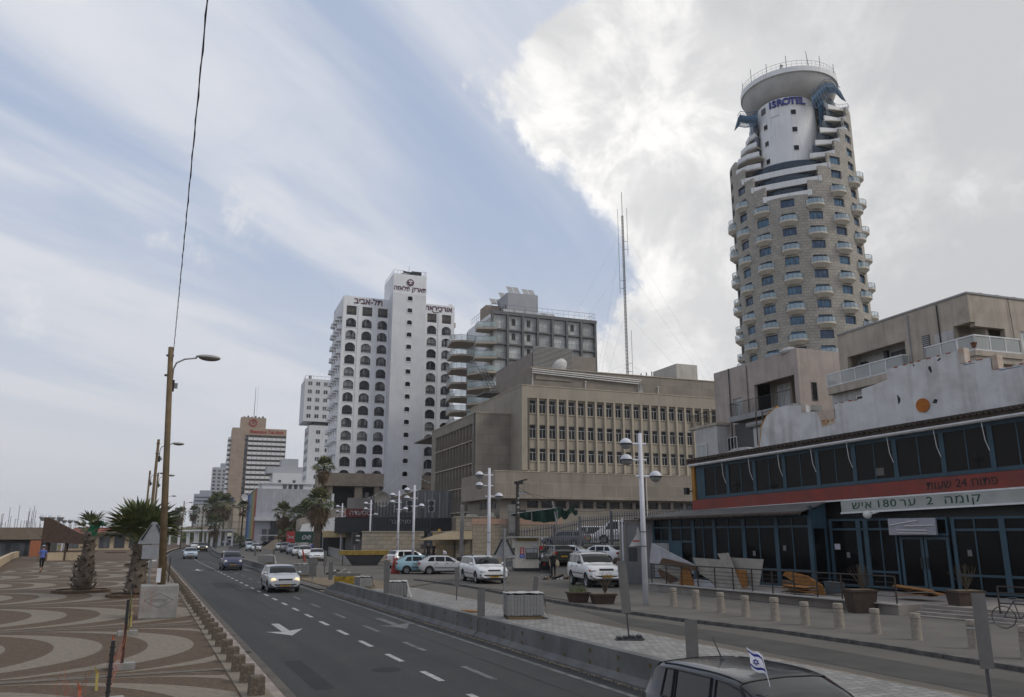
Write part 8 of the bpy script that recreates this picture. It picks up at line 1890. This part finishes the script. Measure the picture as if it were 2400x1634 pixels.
def make_car(name, spec, feat):
 s = Car(**spec); root = empty(name, (0, 0, 0))
 link('body', s.body(), root); P = s.pt; e = s.L / 2
 wt, wm = wheel_meshes(s.wr)
 for cx in (s.fx, s.rx):
  for sd in (1, -1):
   w = empty('wheel', (cx, sd * (s.W / 2 - .115), s.wr)); w.parent = root; w.rotation_euler = (0, 0, 0 if sd > 0 else math.pi)
   link('tyre', wt, w); link('rim', wm, w)
 # glazing
 s.screen(s.rf + .03, s.cowl - .06, 'windscreen').build('windscreen', K['glass'], root, smooth=True)
 if feat.get('rear_glass', True): s.screen(s.rb + feat.get('rg0', .06), s.rr - .05, 'rear_window', 8.5).build('rear_window', K['glass'], root, smooth=True)
 for sd in (1, -1):
  for a, b, at_, bt in feat['side']:
   s.patch(a, b, 7.08, 7.93, sd, x0t=at_, x1t=bt).build('side_window', K['glass'], root, smooth=True)
 zb = lerp_tab(s.belt, 0)
 def seam(x, za=5.9, sd=1, xt=None):
  xt = x if xt is None else xt; mb = MB(); pts = [s.pt(x + (xt - x) * (v - 1.9) / 4.3, v, sd, .003) for v in (1.9, 2.6, 3.3, 4, 4.7, 5.4, 6.2)]
  for p, q in zip(pts, pts[1:]): mb.poly([p - Vector((.008, 0, 0)), p + Vector((.008, 0, 0)), q + Vector((.008, 0, 0)), q - Vector((.008, 0, 0))])
  mb.build('door_seam', K['black'], root)
 for sd in (1, -1):
  for x in feat['seams']: seam(x, sd=sd)
  for x in feat['handles']:
   p = s.pt(x, 5.15, sd, .0); MB().box(p.x - .09, p.x + .09, p.y - .015, p.y + .025 * sd, p.z - .02, p.z + .02).build('door_handle', K[feat.get('handle', 'black')], root)
  st = MB(); pts = [s.pt(s.rx + .42 + (s.wb - .84) * i / 8, 3.55, sd, .012) for i in range(9)]
  st.tube(pts, .022, 5); st.build('side_moulding', K['black'] if feat.get('mould', 1) else K['paint'], root)
  # mirror
  p = s.pt(s.cowl - .42, 7.0, sd); MB().ellipsoid((p.x + .08, p.y + .13 * sd, p.z + .09), (.075, .11, .075), 10).box(p.x, p.x + .06, p.y - .02, p.y + .08 * sd, p.z + .03, p.z + .07).build('wing_mirror', K[feat.get('mirror', 'paint')], root, smooth=True)
 # front end
 W = s.W; fz = feat['lamp_z']; fxx = e
 lr = feat['lamp_r']; ly = W / 2 * feat.get('lamp_y', .72)
 for sd in (1, -1):
  x = s.xshift(e - feat.get('lamp_in', .10), fz)
  MB().ellipsoid((x, sd * ly, fz), (feat.get('lamp_d', .13), lr[0], lr[1]), 14, k=8).build('headlight', K[feat.get('lampm', 'lamp')], root, smooth=True)
  if feat.get('ind'): MB().ellipsoid((x - .06, sd * (ly + lr[0] * .95), fz), (.1, .07, lr[1] * .8), 10).build('indicator', K['amber'], root, smooth=True)
  rz = feat['tail_z']; xr = -e + feat.get('tail_in', .06)
  MB().ellipsoid((xr, sd * W / 2 * feat.get('tail_y', .80), rz), (.09, feat['tail_r'][0], feat['tail_r'][1]), 12, k=8).build('tail_light', K['red'], root, smooth=True)
 gz, gw, gh = feat['grille']
 gx = s.xshift(e, gz)
 MB().box(gx - .12, gx + .008, -gw, gw, gz - gh, gz + gh).build('grille', K['black'], root)
 if feat.get('bars'):
  for k in range(3): MB().box(gx + .008, gx + .014, -gw, gw, gz - gh + .02 + k * gh * .8, gz - gh + .032 + k * gh * .8).build('grille_bar', K['rim'], root)
 bz = feat.get('bumper_z', .42); bm_ = MB()
 for zz, t, in ((bz, .035),):
  pts = []
  for i in range(13):
   a = -1 + 2 * i / 12; y = W * .47 * a; pts.append((s.xshift(e, bz) + .012 - .15 * abs(a) ** 3.2, y, bz))
  bm_.tube(pts, t, 6)
  pts = [(-e - .012 + .12 * abs(-1 + 2 * i / 12) ** 3.2, W * .47 * (-1 + 2 * i / 12), bz + .05) for i in range(13)]; bm2 = MB().tube(pts, t, 6)
 bm_.build('bumper_strip', K['black'], root, smooth=True); bm2.build('bumper_strip', K['black'], root, smooth=True)
 MB().box(gx - .1, gx + .004, -W * .30, W * .30, .20, .30).build('air_intake', K['black'], root)
 pz = feat.get('plate_z', .40)
 pl = MB().box(e - .06 + .075, e + .03, -.26, .26, pz - .055, pz + .055).build('number_plate', K['plate'], root)
 ink = MB()
 for i, w_ in enumerate((.04, .03, .04, .05, .03, .04, .035)):
  ink.box(e + .031, e + .033, -.2 + i * .058, -.2 + i * .058 + w_, pz - .03, pz + .03)
 ink.build('plate_digits', K['plate_ink'], pl)
 pl2 = MB().box(-e - .03, -e + .04, -.26, .26, feat.get('rplate_z', .72) - .055, feat.get('rplate_z', .72) + .055).build('number_plate', K['plate'], root)
 if feat.get('rails'):
  for sd in (1, -1):
   pts = [s.pt(s.rr + .1 + (s.rf - s.rr - .2) * i / 8, 9.0, sd, .0) + Vector((0, 0, .055 if 0 < i < 8 else .01)) for i in range(9)]; MB().tube(pts, .018, 6).build('roof_rail', K['black'], root)
 for yy in (-.38, .28):
  a = s.pt(s.cowl - .03, 11 - abs(yy) * 3, 1 if yy > 0 else -1, .02); b = s.pt(s.cowl - .16, 11 - min(1.9, abs(yy + .42) * 3), 1 if yy + .42 > 0 else -1, .02); MB().tube([a, b], .009, 4).build('wiper', K['black'], root)
 MB().box(s.rx - .1, s.fx + .1, -W / 2 + .28, W / 2 - .28, .14, s.clear + .04).build('underbody', K['black'], root)
 return root
COMPACT = dict(L=4.10, W=1.69, H=1.39, wb=2.47, top=[(-2.05, .95), (-1.98, .98), (-1.45, 1.33), (-.85, 1.39), (.15, 1.385), (.62, 1.25), (1.02, .95), (1.6, .84), (1.95, .72), (2.05, .62)], belt=[(-2.05, .93), (-1.2, .92), (1.0, .87), (1.6, .80), (2.05, .60)], cowl=1.04, roof_f=.30, roof_r=-1.25, rear_b=-1.95, wr=.295)
F_COMPACT = dict(side=[(-1.38, -.86, -1.18, -.86), (-.78, -.08, -.78, -.08), (0.0, .80, 0.0, .34)], seams=(-.82, -.04, .98), handles=(-.68, .12), lamp_z=.655, lamp_r=(.15, .115), grille=(.655, .36, .055), tail_z=.80, tail_r=(.16, .11), lamp_in=.14)
MPV = dict(L=3.75, W=1.68, H=1.60, wb=2.5, top=[(-1.87, 1.1), (-1.8, 1.2), (-1.55, 1.55), (-1.0, 1.60), (.25, 1.59), (.8, 1.40), (1.25, 1.07), (1.6, .93), (1.8, .80), (1.87, .68)], belt=[(-1.87, 1.0), (1.1, .98), (1.6, .86), (1.87, .66)], cowl=1.22, roof_f=.35, roof_r=-1.5, rear_b=-1.82, wr=.29, foh=.68)
F_MPV = dict(side=[(-1.45, -.9, -1.35, -.9), (-.82, -.02, -.82, -.02), (.06, 1.0, .06, .42)], seams=(-.86, .02, 1.1), handles=(-.7, .18), lamp_z=.74, lamp_r=(.14, .15), grille=(.60, .3, .03), tail_z=.95, tail_r=(.1, .2), lamp_in=.13, plate_z=.44)
WAGON = dict(L=4.68, W=1.75, H=1.46, wb=2.7, top=[(-2.34, 1.05), (-2.28, 1.12), (-2.05, 1.41), (-1.4, 1.46), (.1, 1.46), (.6, 1.33), (1.12, .98), (1.8, .88), (2.2, .78), (2.34, .66)], belt=[(-2.34, .97), (1.05, .92), (1.8, .85), (2.34, .64)], cowl=1.12, roof_f=.28, roof_r=-2.0, rear_b=-2.30, wr=.315, foh=.90)
F_WAGON = dict(side=[(-2.0, -1.22, -1.86, -1.22), (-1.14, -.22, -1.14, -.22), (-.14, .86, -.14, .36)], seams=(-1.18, -.18, 1.02), handles=(-1.0, .0), lamp_z=.67, lamp_r=(.19, .09), grille=(.68, .34, .07), bars=1, tail_z=.9, tail_r=(.1, .17), rails=1, handle='paint', mirror='paint', bumper_z=.46)
SUV = dict(L=4.60, W=1.75, H=1.68, wb=2.72, top=[(-2.3, 1.2), (-2.25, 1.3), (-2.05, 1.62), (-1.5, 1.68), (.0, 1.68), (.42, 1.52), (.88, 1.17), (1.6, 1.10), (2.15, 1.02), (2.30, .90)], belt=[(-2.3, 1.12), (.85, 1.10), (1.6, 1.07), (2.3, .86)], cowl=.88, roof_f=.10, roof_r=-2.0, rear_b=-2.27, wr=.36, foh=.88, clear=.38, tumble=.84)
F_SUV = dict(side=[(-2.05, -1.25, -1.95, -1.25), (-1.17, -.42, -1.12, -.42), (-.34, .66, -.34, .14)], seams=(-1.2, -.38, .82), handles=(-1.05, -.2), lamp_z=.87, lamp_r=(.17, .075), grille=(.87, .36, .085), bars=1, tail_z=1.0, tail_r=(.1, .2), rails=1, mirror='black', ind=1, bumper_z=.60, plate_z=.60, lamp_y=.74)
SEDAN = dict(L=4.45, W=1.72, H=1.40, wb=2.6, top=[(-2.22, .93), (-2.15, .98), (-1.55, 1.03), (-1.0, 1.32), (-.6, 1.39), (.15, 1.40), (.6, 1.28), (1.08, .96), (1.75, .86), (2.1, .75), (2.22, .64)], belt=[(-2.22, .91), (-1.5, .94), (1.05, .89), (1.75, .83), (2.22, .62)], cowl=1.08, roof_f=.32, roof_r=-.75, rear_b=-1.50, wr=.30, foh=.86)
F_SEDAN = dict(side=[(-1.35, -1.0, -1.05, -1.0), (-.94, -.16, -.94, -.16), (-.08, .86, -.08, .38)], seams=(-.9, -.12, 1.0), handles=(-.75, .06), lamp_z=.66, lamp_r=(.18, .08), grille=(.64, .34, .05), tail_z=.80, tail_r=(.20, .09), tail_y=.74, rg0=.05)
SWIFT = dict(L=3.70, W=1.69, H=1.51, wb=2.38, top=[(-1.85, 1.1), (-1.8, 1.2), (-1.55, 1.47), (-1.1, 1.50), (-.3, 1.51), (.15, 1.485), (.55, 1.34), (1.0, 1.03), (1.5, .93), (1.78, .80), (1.85, .68)], belt=[(-1.85, 1.02), (-.8, 1.0), (.95, .95), (1.5, .88), (1.85, .66)], cowl=1.0, roof_f=.20, roof_r=-1.45, rear_b=-1.80, wr=.31, foh=.72, tumble=.82)
F_SWIFT = dict(side=[(-1.32, -1.08, -1.27, -1.08), (-1.02, -.30, -1.02, -.30), (-.20, .80, -.20, .26)], seams=(-1.05, -.25, .95), handles=(-.9, -.1), lamp_z=.78, lamp_r=(.14, .2), grille=(.62, .3, .05), tail_z=1.0, tail_r=(.09, .2))
VAN = dict(L=4.9, W=1.85, H=1.95, wb=2.95, top=[(-2.45, 1.75), (-2.4, 1.88), (-2.2, 1.94), (.9, 1.95), (1.3, 1.80), (1.75, 1.22), (2.2, 1.08), (2.45, .85)], belt=[(-2.45, 1.12), (1.7, 1.10), (2.2, 1.02), (2.45, .8)], cowl=1.78, roof_f=1.05, roof_r=-2.3, rear_b=-2.43, wr=.33, foh=.88, clear=.25, tumble=.86)
F_VAN = dict(side=[(-2.2, -1.1, -2.2, -1.1), (-1.0, .2, -1.0, .2), (.3, 1.5, .3, 1.05)], seams=(-1.05, .25, 1.6), handles=(.1, .5), lamp_z=.8, lamp_r=(.16, .12), grille=(.72, .35, .05), tail_z=1.2, tail_r=(.07, .25), rear_glass=False)
TYPES = {}
for nm, sp, ft in (('compact', COMPACT, F_COMPACT), ('mpv', MPV, F_MPV), ('wagon', WAGON, F_WAGON), ('suv', SUV, F_SUV), ('sedan', SEDAN, F_SEDAN), ('swift', SWIFT, F_SWIFT), ('van', VAN, F_VAN)): TYPES[nm] = [make_car('parked_car', sp, ft), sp, False]
def car(tp, px, py, z, az, color, label, cat='car', group=None, anchor='front', lit=None, name='parked_car', lz=None, sc=1.0):
 src, sp, used = TYPES[tp]; p = G(px, py, z) if lz is None else lz
 d = Vector((math.sin(R(az)), math.cos(R(az)), 0)); off = {'front': -sp['L'] / 2, 'rear': sp['L'] / 2, 'mid': 0}[anchor]
 rm = {K['paint'].name: PAINTS[color]}
 if lit: rm[K['lamp'].name] = lit
 o = copy_tree(src, None, rm); o.name = name; o.location = Vector((p[0], p[1], z)) + d * off * sc; o.rotation_euler = (0, 0, R(90 - az)); o.scale = (sc,) * 3
 tag(o, label, cat, group); return o
c_silver = car('compact', 668, 1390, .0, 180.5, 'silver', 'silver hatchback with glowing round headlamps driving nearest in the left carriageway', name='moving_car', lit=K['lit'], group='cars driving towards the camera')
car('mpv', 545, 1337.5, .0, 180, 'navy', 'navy blue tall hatchback driving beside the concrete barrier', name='moving_car', group='cars driving towards the camera')
car('compact', 446, 1310.5, .0, 182, 'icy', 'pale blue hatchback driving in the lane next to the promenade kerb', name='moving_car', group='cars driving towards the camera')
car('suv', 474, 1294, .0, 183, 'black', 'black off road car with bright headlights behind the pale blue hatchback', name='moving_car', lit=K['lit_white'], group='cars driving towards the camera')
car('sedan', 456, 1287, .0, 185, 'white', 'white car half hidden behind the black off road car', name='moving_car', group='cars driving towards the camera')
car('wagon', 1160, 1369, .05, 186, 'white', 'white estate car with roof rails parked alone at the car park entrance', sc=1.12)
car('suv', 1425, 1381, .05, 193, 'white', 'white off road car with roof rails parked beside the booth', sc=1.14)
car('compact', 1040, 1345, .05, 100, 'silver', 'silver five door hatchback parked side on with a small flag on its roof', anchor='mid')
car('compact', 985, 1344, .05, 96, 'lightblue', 'turquoise blue hatchback parked side on behind the silver hatchback', anchor='mid')
car('mpv', 956, 1332, .05, 78, 'white', 'white hatchback behind the turquoise car by the stone wall', anchor='mid')
car('mpv', 0, 0, .62, 5, 'dark', 'dark hatchback seen from behind beside the attendant booth', anchor='rear', lz=at_dist(1322, 1253, 64))
car('sedan', 0, 0, .80, -32, 'white', 'white saloon seen from behind, left one of two under the steel fence', anchor='rear', lz=at_dist(1392, 1253, 64.5))
car('compact', 0, 0, .80, -28, 'white', 'white rounded hatchback seen from behind under the steel fence, the right one', anchor='rear', lz=at_dist(1458, 1253, 64.5))
car('compact', 1486, 1352, .05, 15, 'maroon', 'maroon car mostly hidden behind the grey gatepost', anchor='rear')
row = [(742, 1316, 'white', 'sedan', 190, 'white saloon at the near end of the parked row'), (715, 1310, 'white', 'mpv', 188, 'white tall hatchback, second from the near end of the parked row'), (700, 1304, 'whitegrey', 'compact', 187, 'pale hatchback, third from the near end of the parked row'),
  (686, 1300, 'bluegrey', 'mpv', 186, 'blue grey hatchback in the middle of the parked row'), (672, 1296, 'grey', 'suv', 185, 'dark grey off road car in the middle of the parked row'), (658, 1291, 'silver', 'compact', 184, 'silver hatchback at the far end of the parked row'),
  (738, 1290, 'white', 'suv', 186, 'white off road car in the back row beside the tall palm'), (716, 1284, 'silver', 'compact', 184, 'silver car in the back row below the green banner'), (700, 1282, 'grey', 'sedan', 184, 'dark saloon in the back row below the green banner')]
for px, py, c, tp, az, lb in row: car(tp, px, py, .05, az, c, lb, group='cars parked in rows beyond the skip')
for px, py, c, tp, lb in ((588, 1292, 'icy', 'mpv', 'pale blue hatchback in front of the left parked line'), (601, 1293, 'silver', 'compact', 'silver car tucked beside the pale blue hatchback'), (583, 1280, 'silver', 'van', 'silver van second in the left parked line'), (580, 1273, 'grey', 'van', 'grey van at the back of the left parked line')):
 car(tp, px, py, .05, 184, c, lb, group='cars parked by the far barrier')
car('van', 636, 1278, .05, 262, 'icy', 'pale blue passenger van parked side on left of the white minibus', 'van', anchor='mid')
car('van', 668, 1276, .05, 205, 'white', 'white minibus parked beside the green and red banner', 'van', sc=1.25)
car('van', 551, 1272, .0, 184, 'white', 'white van on the far carriageway beside the lorry', 'van')
car('mpv', 528, 1277, .0, 184, 'bluegrey', 'small blue grey car on the far carriageway left of the lorry')
z2 = 1.9
def Z2(px, hd): return at_dist(px, 1253, hd)
car('wagon', 0, 0, z2, -35, 'grey', 'dark pickup like car with striped tail boards behind the steel fence', lz=Z2(1326, 79), anchor='mid')
car('van', 0, 0, z2, -62, 'white', 'white minivan behind the steel fence, left one of the pair', 'van', lz=Z2(1382, 83), anchor='mid')
car('van', 0, 0, z2 + .3, -58, 'white', 'white long passenger van behind the steel fence, right one of the pair', 'van', lz=Z2(1458, 79), anchor='mid', sc=1.1)
# near car, rear quarter and roof in the bottom right corner
sw_p = G(1720, 1549, 1.5)
sw_car = car('swift', 0, 0, 0, 180, 'grey', 'dark grey small car with a flag above its roof, nearest the camera', name='near_car', lz=Vector((sw_p.x + .30, sw_p.y - .30, 0)), anchor='mid', sc=.94)
K['near_glass'] = glass('near_car_glass', (.012, .014, .016), .03, spec=.6)
K['gloss_grey'] = mat('gloss_dark_grey', (.030, .033, .038), .25, metal=.2, coat=.45, spec=.35)
for ch in list(sw_car.children):
 if ch.name.startswith('tail_light'): bpy.data.objects.remove(ch); continue
 if ch.type == 'MESH':
  for sl in ch.material_slots:
   if sl.material and sl.material.name == 'paint_grey': sl.material = K['gloss_grey']
   elif sl.material and sl.material.name == 'car_glass': sl.link = 'OBJECT'; sl.material = K['near_glass']
S_ = Car(**SWIFT)
for sd in (1, -1):
 for a, b, at_, bt in F_SWIFT['side']:
  P_ = [S_.pt(a, 7.05, sd, .012), S_.pt((a + b) / 2, 7.05, sd, .012), S_.pt(b, 7.05, sd, .012), S_.pt((b + bt) / 2, 7.5, sd, .012), S_.pt(bt, 7.95, sd, .012), S_.pt((at_ + bt) / 2, 7.95, sd, .012), S_.pt(at_, 7.95, sd, .012), S_.pt(a, 7.05, sd, .012)]
  MB().tube(P_, .014, 5).build('window_seal', K['black'], sw_car)
 MB().tube([S_.pt(SWIFT['cowl'] - .06, 8.3, sd, .01), S_.pt(.6, 8.3, sd, .01), S_.pt(SWIFT['roof_f'] + .03, 8.3, sd, .01)], .014, 5).build('windscreen_seal', K['black'], sw_car)
 MB().tube([S_.pt(-1.4 + i * .2, 9.0, sd, .004) for i in range(9)], .008, 4).build('roof_channel', K['black'], sw_car)
MB().tube([S_.pt(SWIFT['roof_f'] + .03, 11 - abs(v), 1 if v > 0 else -1, .01) for v in (-2.6, -2, -1, -.1, .1, 1, 2, 2.6)], .012, 5).build('windscreen_seal', K['black'], sw_car)
MB().tube([(-.95, 0, 1.50), (-1.15, 0, 1.78)], [.012, .005], 5).ellipsoid((-.95, 0, 1.50), (.05, .025, .02), 8).build('roof_aerial', K['black'], sw_car)
# flag on the near car
fl = empty('car_flag', sw_car.location + Vector((-.42, -.42, 1.42)), label='small blue and white flag clipped above the near grey car', cat='flag')
fw = mat('flag_white', (.62, .62, .68), .8); fb = mat('flag_blue', (.02, .025, .20), .8)
pole = MB().tube([(0, -.05, -.14), (-.03, .10, .40)], .008, 5).build('flag_pole', fw, fl)
fl.scale = (.55, .55, .62)
def fp(u, v):  # u along the fly, v up the pole; the cloth streams back towards the rear left
 return (-.01 - .24 * u - .03 * v + .02 * math.sin(v * 6 + u * 4), -.0 + .10 * v + .16 * u, .03 + .36 * v + .12 * u + .02 * math.sin(u * 7))
fm_ = MB(); fbm = {1: MB(), 6: MB()}; n = 8
for i in range(n):
 for j in range(n):
  q = [fp(i / n, j / n), fp((i + 1) / n, j / n), fp((i + 1) / n, (j + 1) / n), fp(i / n, (j + 1) / n)]
  fbm.get(j, fm_).poly(q)
fm_.build('flag_cloth', fw, fl); [s_.build('flag_stripe', fb, fl) for s_ in fbm.values()]
st = MB()
for rot in (90, -30 - 240 + 360, 30):
 pass
def star(rot, r=.24):
 P = [(.5 + r * math.cos(R(rot + a)) * .9, .5 + r * math.sin(R(rot + a)) * .6) for a in (0, 120, 240)]
 for (a, b), (c, d) in zip(P, P[1:] + P[:1]):
  pa, pb = Vector(fp(a, b)), Vector(fp(c, d)); st.tube([pa + Vector((.012, 0, 0)), pb + Vector((.012, 0, 0))], .006, 4); st.tube([pa - Vector((.012, 0, 0)), pb - Vector((.012, 0, 0))], .006, 4)
star(90); star(-90); st.build('flag_star', fb, fl)
# second tiny flag on the parked silver hatchback
q = G(1040, 1345, .05)
f2 = empty('car_flag', (q.x - .2, q.y - .5, 1.42), label='tiny white flag standing on the roof of the parked silver hatchback', cat='flag')
MB().tube([(0, 0, 0), (-.05, 0, .42)], .01, 4).build('flag_pole', fw, f2); MB().poly([(-.02, 0, .15), (.24, 0, .1), (.2, .02, .3), (-.05, 0, .42)]).build('flag_cloth', fw, f2); MB().poly([(0, -.01, .2), (.2, -.01, .16), (.2, -.01, .2), (0, -.01, .25)]).build('flag_stripe', fb, f2)
# taxi sign and roof load
# delivery lorry
lp_ = G(537, 1273.5, 0)
def lorry():
 r = empty('lorry', (lp_.x, lp_.y, 0), R(90 - 184), 'box lorry with a black body and a cream wind deflector on the far carriageway', 'lorry')
 r.rotation_euler = (0, 0, R(-94))
 wh = PAINTS['white']; dk = PAINTS['black']
 MB().prism([(-1.9, -1.1), (-.1, -1.1), (0, -.95), (0, .95), (-.1, 1.1), (-1.9, 1.1)], .6, 2.5, top=[(-1.9, -1.05), (-.35, -1.0), (-.25, -.9), (-.25, .9), (-.35, 1.0), (-1.9, 1.05)]).build('cab', wh, r)
 MB().box(-8, -2.0, -1.25, 1.25, .9, 4.0).build('cargo_box', dk, r)
 MB().prism([(-1.9, -.9), (-.5, -.9), (-.4, 0), (-.5, .9), (-1.9, .9)], 2.52, 3.6, top=[(-1.9, -.8), (-1.5, -.8), (-1.45, 0), (-1.5, .8), (-1.9, .8)]).build('wind_deflector', mat('cream_panel', (.55, .53, .40), .5), r)
 MB().poly([(-.015, -.85, 1.6), (-.015, .85, 1.6), (-.21, .85, 2.35), (-.21, -.85, 2.35)]).build('windscreen', K['glass'], r)
 MB().box(-.05, .03, -1.0, 1.0, .55, 1.1).build('bumper', K['black'], r)
 for y in (-.8, .8): MB().ellipsoid((.02, y, .95), (.05, .14, .1), 10).build('headlight', K['lamp'], r)
 wt, wm = wheel_meshes(.45, .28)
 for x in (-.9, -6.5):
  for sd in (1, -1):
   w = empty('wheel', (x, sd * 1.0, .45), 0 if sd > 0 else math.pi); w.parent = r; link('tyre', wt, w); link('rim', wm, w)
lorry()
for src, sp, u in TYPES.values():
 for o in list(src.children_recursive): bpy.data.objects.remove(o)
 bpy.data.objects.remove(src)
# ================================================================ people
def figure(name, p, rz, label, H_, shirt, trousers, skin, hair, pose='stand', cap=None, mirror=False, trouser_len=1.0, group=None):
 """one continuous skinned body with clothing shells as children; faces +y"""
 root = empty(name, p, rz, label, 'person', group); s = H_ / 1.75
 V = []; E_ = []; Rd = []
 def v(x, y, z, r): V.append((x * s, y * s, z * s)); Rd.append(r * s); return len(V) - 1
 stride = .0 if pose == 'stand' else 1.0
 pel = v(0, 0, .95, .135); wa = v(0, .0, 1.10, .12); ch = v(0, .01, 1.30, .135); nk = v(0, .0, 1.47, .055); hd0 = v(0, .02, 1.56, .075); hd = v(0, .03, 1.66, .088)
 E_ += [(pel, wa), (wa, ch), (ch, nk), (nk, hd0), (hd0, hd)]
 for sd in (1, -1):
  f = sd * stride
  hip = v(.095 * sd, 0, .88, .09); kn = v(.10 * sd, .14 * f + .02, .48, .06); an = v(.10 * sd, .26 * f - .03 if f >= 0 else -.30, .09 if f >= 0 else .13, .038); toe = v(.11 * sd, (.40 * f + .10) if f >= 0 else -.16, .035 if f >= 0 else .04, .034)
  E_ += [(pel, hip), (hip, kn), (kn, an), (an, toe)]
  sh = v(.165 * sd, 0, 1.40, .06); el = v(.225 * sd, -.10 * f - .02, 1.13, .042); wr = v(.235 * sd, -.12 * f + .09, .90, .030); hnd = v(.23 * sd, -.12 * f + .12, .83, .030)
  E_ += [(ch, sh), (sh, el), (el, wr), (wr, hnd)]
  for k in range(4): a = v((.215 + .012 * k) * sd, -.12 * f + .12 + .012 * k, .755 - .004 * abs(k - 1.5), .010); E_.append((hnd, a))
  th = v(.205 * sd, -.12 * f + .16, .80, .011); E_.append((hnd, th))
 me = bpy.data.meshes.new('body'); me.from_pydata(V, E_, []); o = link('body', me)
 md = o.modifiers.new('skin', 'SKIN'); md.use_smooth_shade = True
 for i, r_ in enumerate(Rd): me.skin_vertices[0].data[i].radius = (r_, r_ * (.78 if i in (0, 1, 2) else 1)); me.skin_vertices[0].data[i].use_root = (i == 0)
 sb = o.modifiers.new('sub', 'SUBSURF'); sb.levels = 1; sb.render_levels = 1
 dg = bpy.context.evaluated_depsgraph_get(); res = bpy.data.meshes.new_from_object(o.evaluated_get(dg)); bpy.data.objects.remove(o)
 res.name = 'body'; res.materials.clear()
 for m_ in (skin, shirt, trousers, K['black'], hair): res.materials.append(m_)
 for p_ in res.polygons:
  c = p_.center / s; p_.use_smooth = True; i = 0
  if c.z > 1.58 and (c.y < .045 or c.z > 1.70): i = 4
  elif c.z < .075: i = 3
  elif c.z < .96 and abs(c.x) < .19: i = 2 if c.z > (1 - trouser_len) * .9 else 0
  elif c.z < 1.46 and (abs(c.x) < .20 or c.z > 1.2): i = 1
  p_.material_index = i
 b = link('body', res, root)
 f = MB(); f.ellipsoid((0, .118 * s, 1.645 * s), (.014 * s, .022 * s, .022 * s), 6).build('nose', skin, root, smooth=True)
 for sd in (1, -1): MB().ellipsoid((.032 * s * sd, .104 * s, 1.668 * s), (.012 * s, .008 * s, .007 * s), 6).build('eye', K['black'], root); MB().ellipsoid((.086 * s * sd, .02 * s, 1.65 * s), (.012 * s, .022 * s, .03 * s), 6).build('ear', skin, root, smooth=True)
 MB().box(-.022 * s, .022 * s, .108 * s, .114 * s, 1.608 * s, 1.614 * s).build('mouth', mat('lip', (.25, .09, .08), .6), root)
 if cap: MB().ellipsoid((0, .03 * s, 1.69 * s), (.098 * s, .105 * s, .07 * s), 14, z0=0, k=5).prism([(-.07 * s, .10 * s), (.07 * s, .10 * s), (.05 * s, .19 * s), (-.05 * s, .19 * s)], 1.69 * s, 1.70 * s).build('cap', cap, root, smooth=True)
 return root
SK = mat('skin', (.30, .18, .12), .6); HR = mat('hair_dark', (.02, .016, .014), .8)
q = G(95, 1342, .15); figure('walking_person', Vector((q.x, q.y, .15)), R(20), 'walker in a blue shirt, black cropped trousers and grey cap on the promenade', 2.05, mat('shirt_blue', (.09, .13, .38), .9), mat('trouser_black', (.012, .012, .014), .9), SK, HR, 'walk', cap=mat('cap_grey', (.3, .32, .36), .9), trouser_len=.62)
q = at_dist(922, 1253, 76); figure('standing_person', Vector((q.x, q.y, .1)), R(190), 'person in a light blue shirt standing before the limestone wall', 1.8, mat('shirt_pale_blue', (.16, .22, .34), .9), MATS['trouser_black'], SK, HR)
dkc = mat('jacket_dark', (.012, .012, .013), .9)
for px, lb in ((1005, 'person in dark clothes at the gatehouse, the left one of two'), (1018, 'person in a dark jacket at the gatehouse, the right one of two')):
 q = at_dist(px, 1253, 80); figure('standing_person', Vector((q.x, q.y, .45)), R(170 if px < 1010 else 120), lb, 1.8, dkc, dkc, SK, HR)
q = at_dist(1296, 1253, 58); figure('standing_person', Vector((q.x, q.y, .05)), R(150), 'attendant in dark clothes with a pale bag beside the booth', 1.85, dkc, dkc, SK, HR)
MB().ellipsoid((0, 0, 0), (.16, .1, .25), 10).build('shoulder_bag', mat('bag_beige', (.34, .29, .20), .9), None, Vector((q.x + .22, q.y - .2, 1.0)), label='pale beige bag hanging at the attendant\'s side', category='bag')
q = at_dist(733, 1253, 125); figure('standing_person', Vector((q.x, q.y, .1)), R(150), 'person in blue beside the shaggy palm', 1.8, mat('shirt_blue', (.09, .13, .38), .9), MATS['trouser_black'], SK, HR)
# maintenance worker figure on the tower crown is a small camera like device
MB().box(-.3, .3, -.3, .3, 0, 1.2).ellipsoid((0, 0, 1.6), (.45, .3, .3), 8).build('crown_spotlight', M['galv'], None, Vector((TWP.x - 7.2, TWP.y - 7.0, 103.4)), label='small spotlight on the rim of the round tower crown', category='spotlight')
# ================================================================ thin sea haze
def haze():
 m = bpy.data.materials.new('sea_haze'); m.use_nodes = True; nt = m.node_tree; nt.nodes.clear(); o = nt.nodes.new('ShaderNodeOutputMaterial'); v = nt.nodes.new('ShaderNodeVolumePrincipled')
 v.inputs['Color'].default_value = (.93, .95, 1, 1); v.inputs['Density'].default_value = .00016; v.inputs['Anisotropy'].default_value = .2; nt.links.new(v.outputs[0], o.inputs['Volume'])
 MB().box(-3010, 3010, -410, 3010, -2.3, 118).build('haze', m, kind='stuff')
haze()
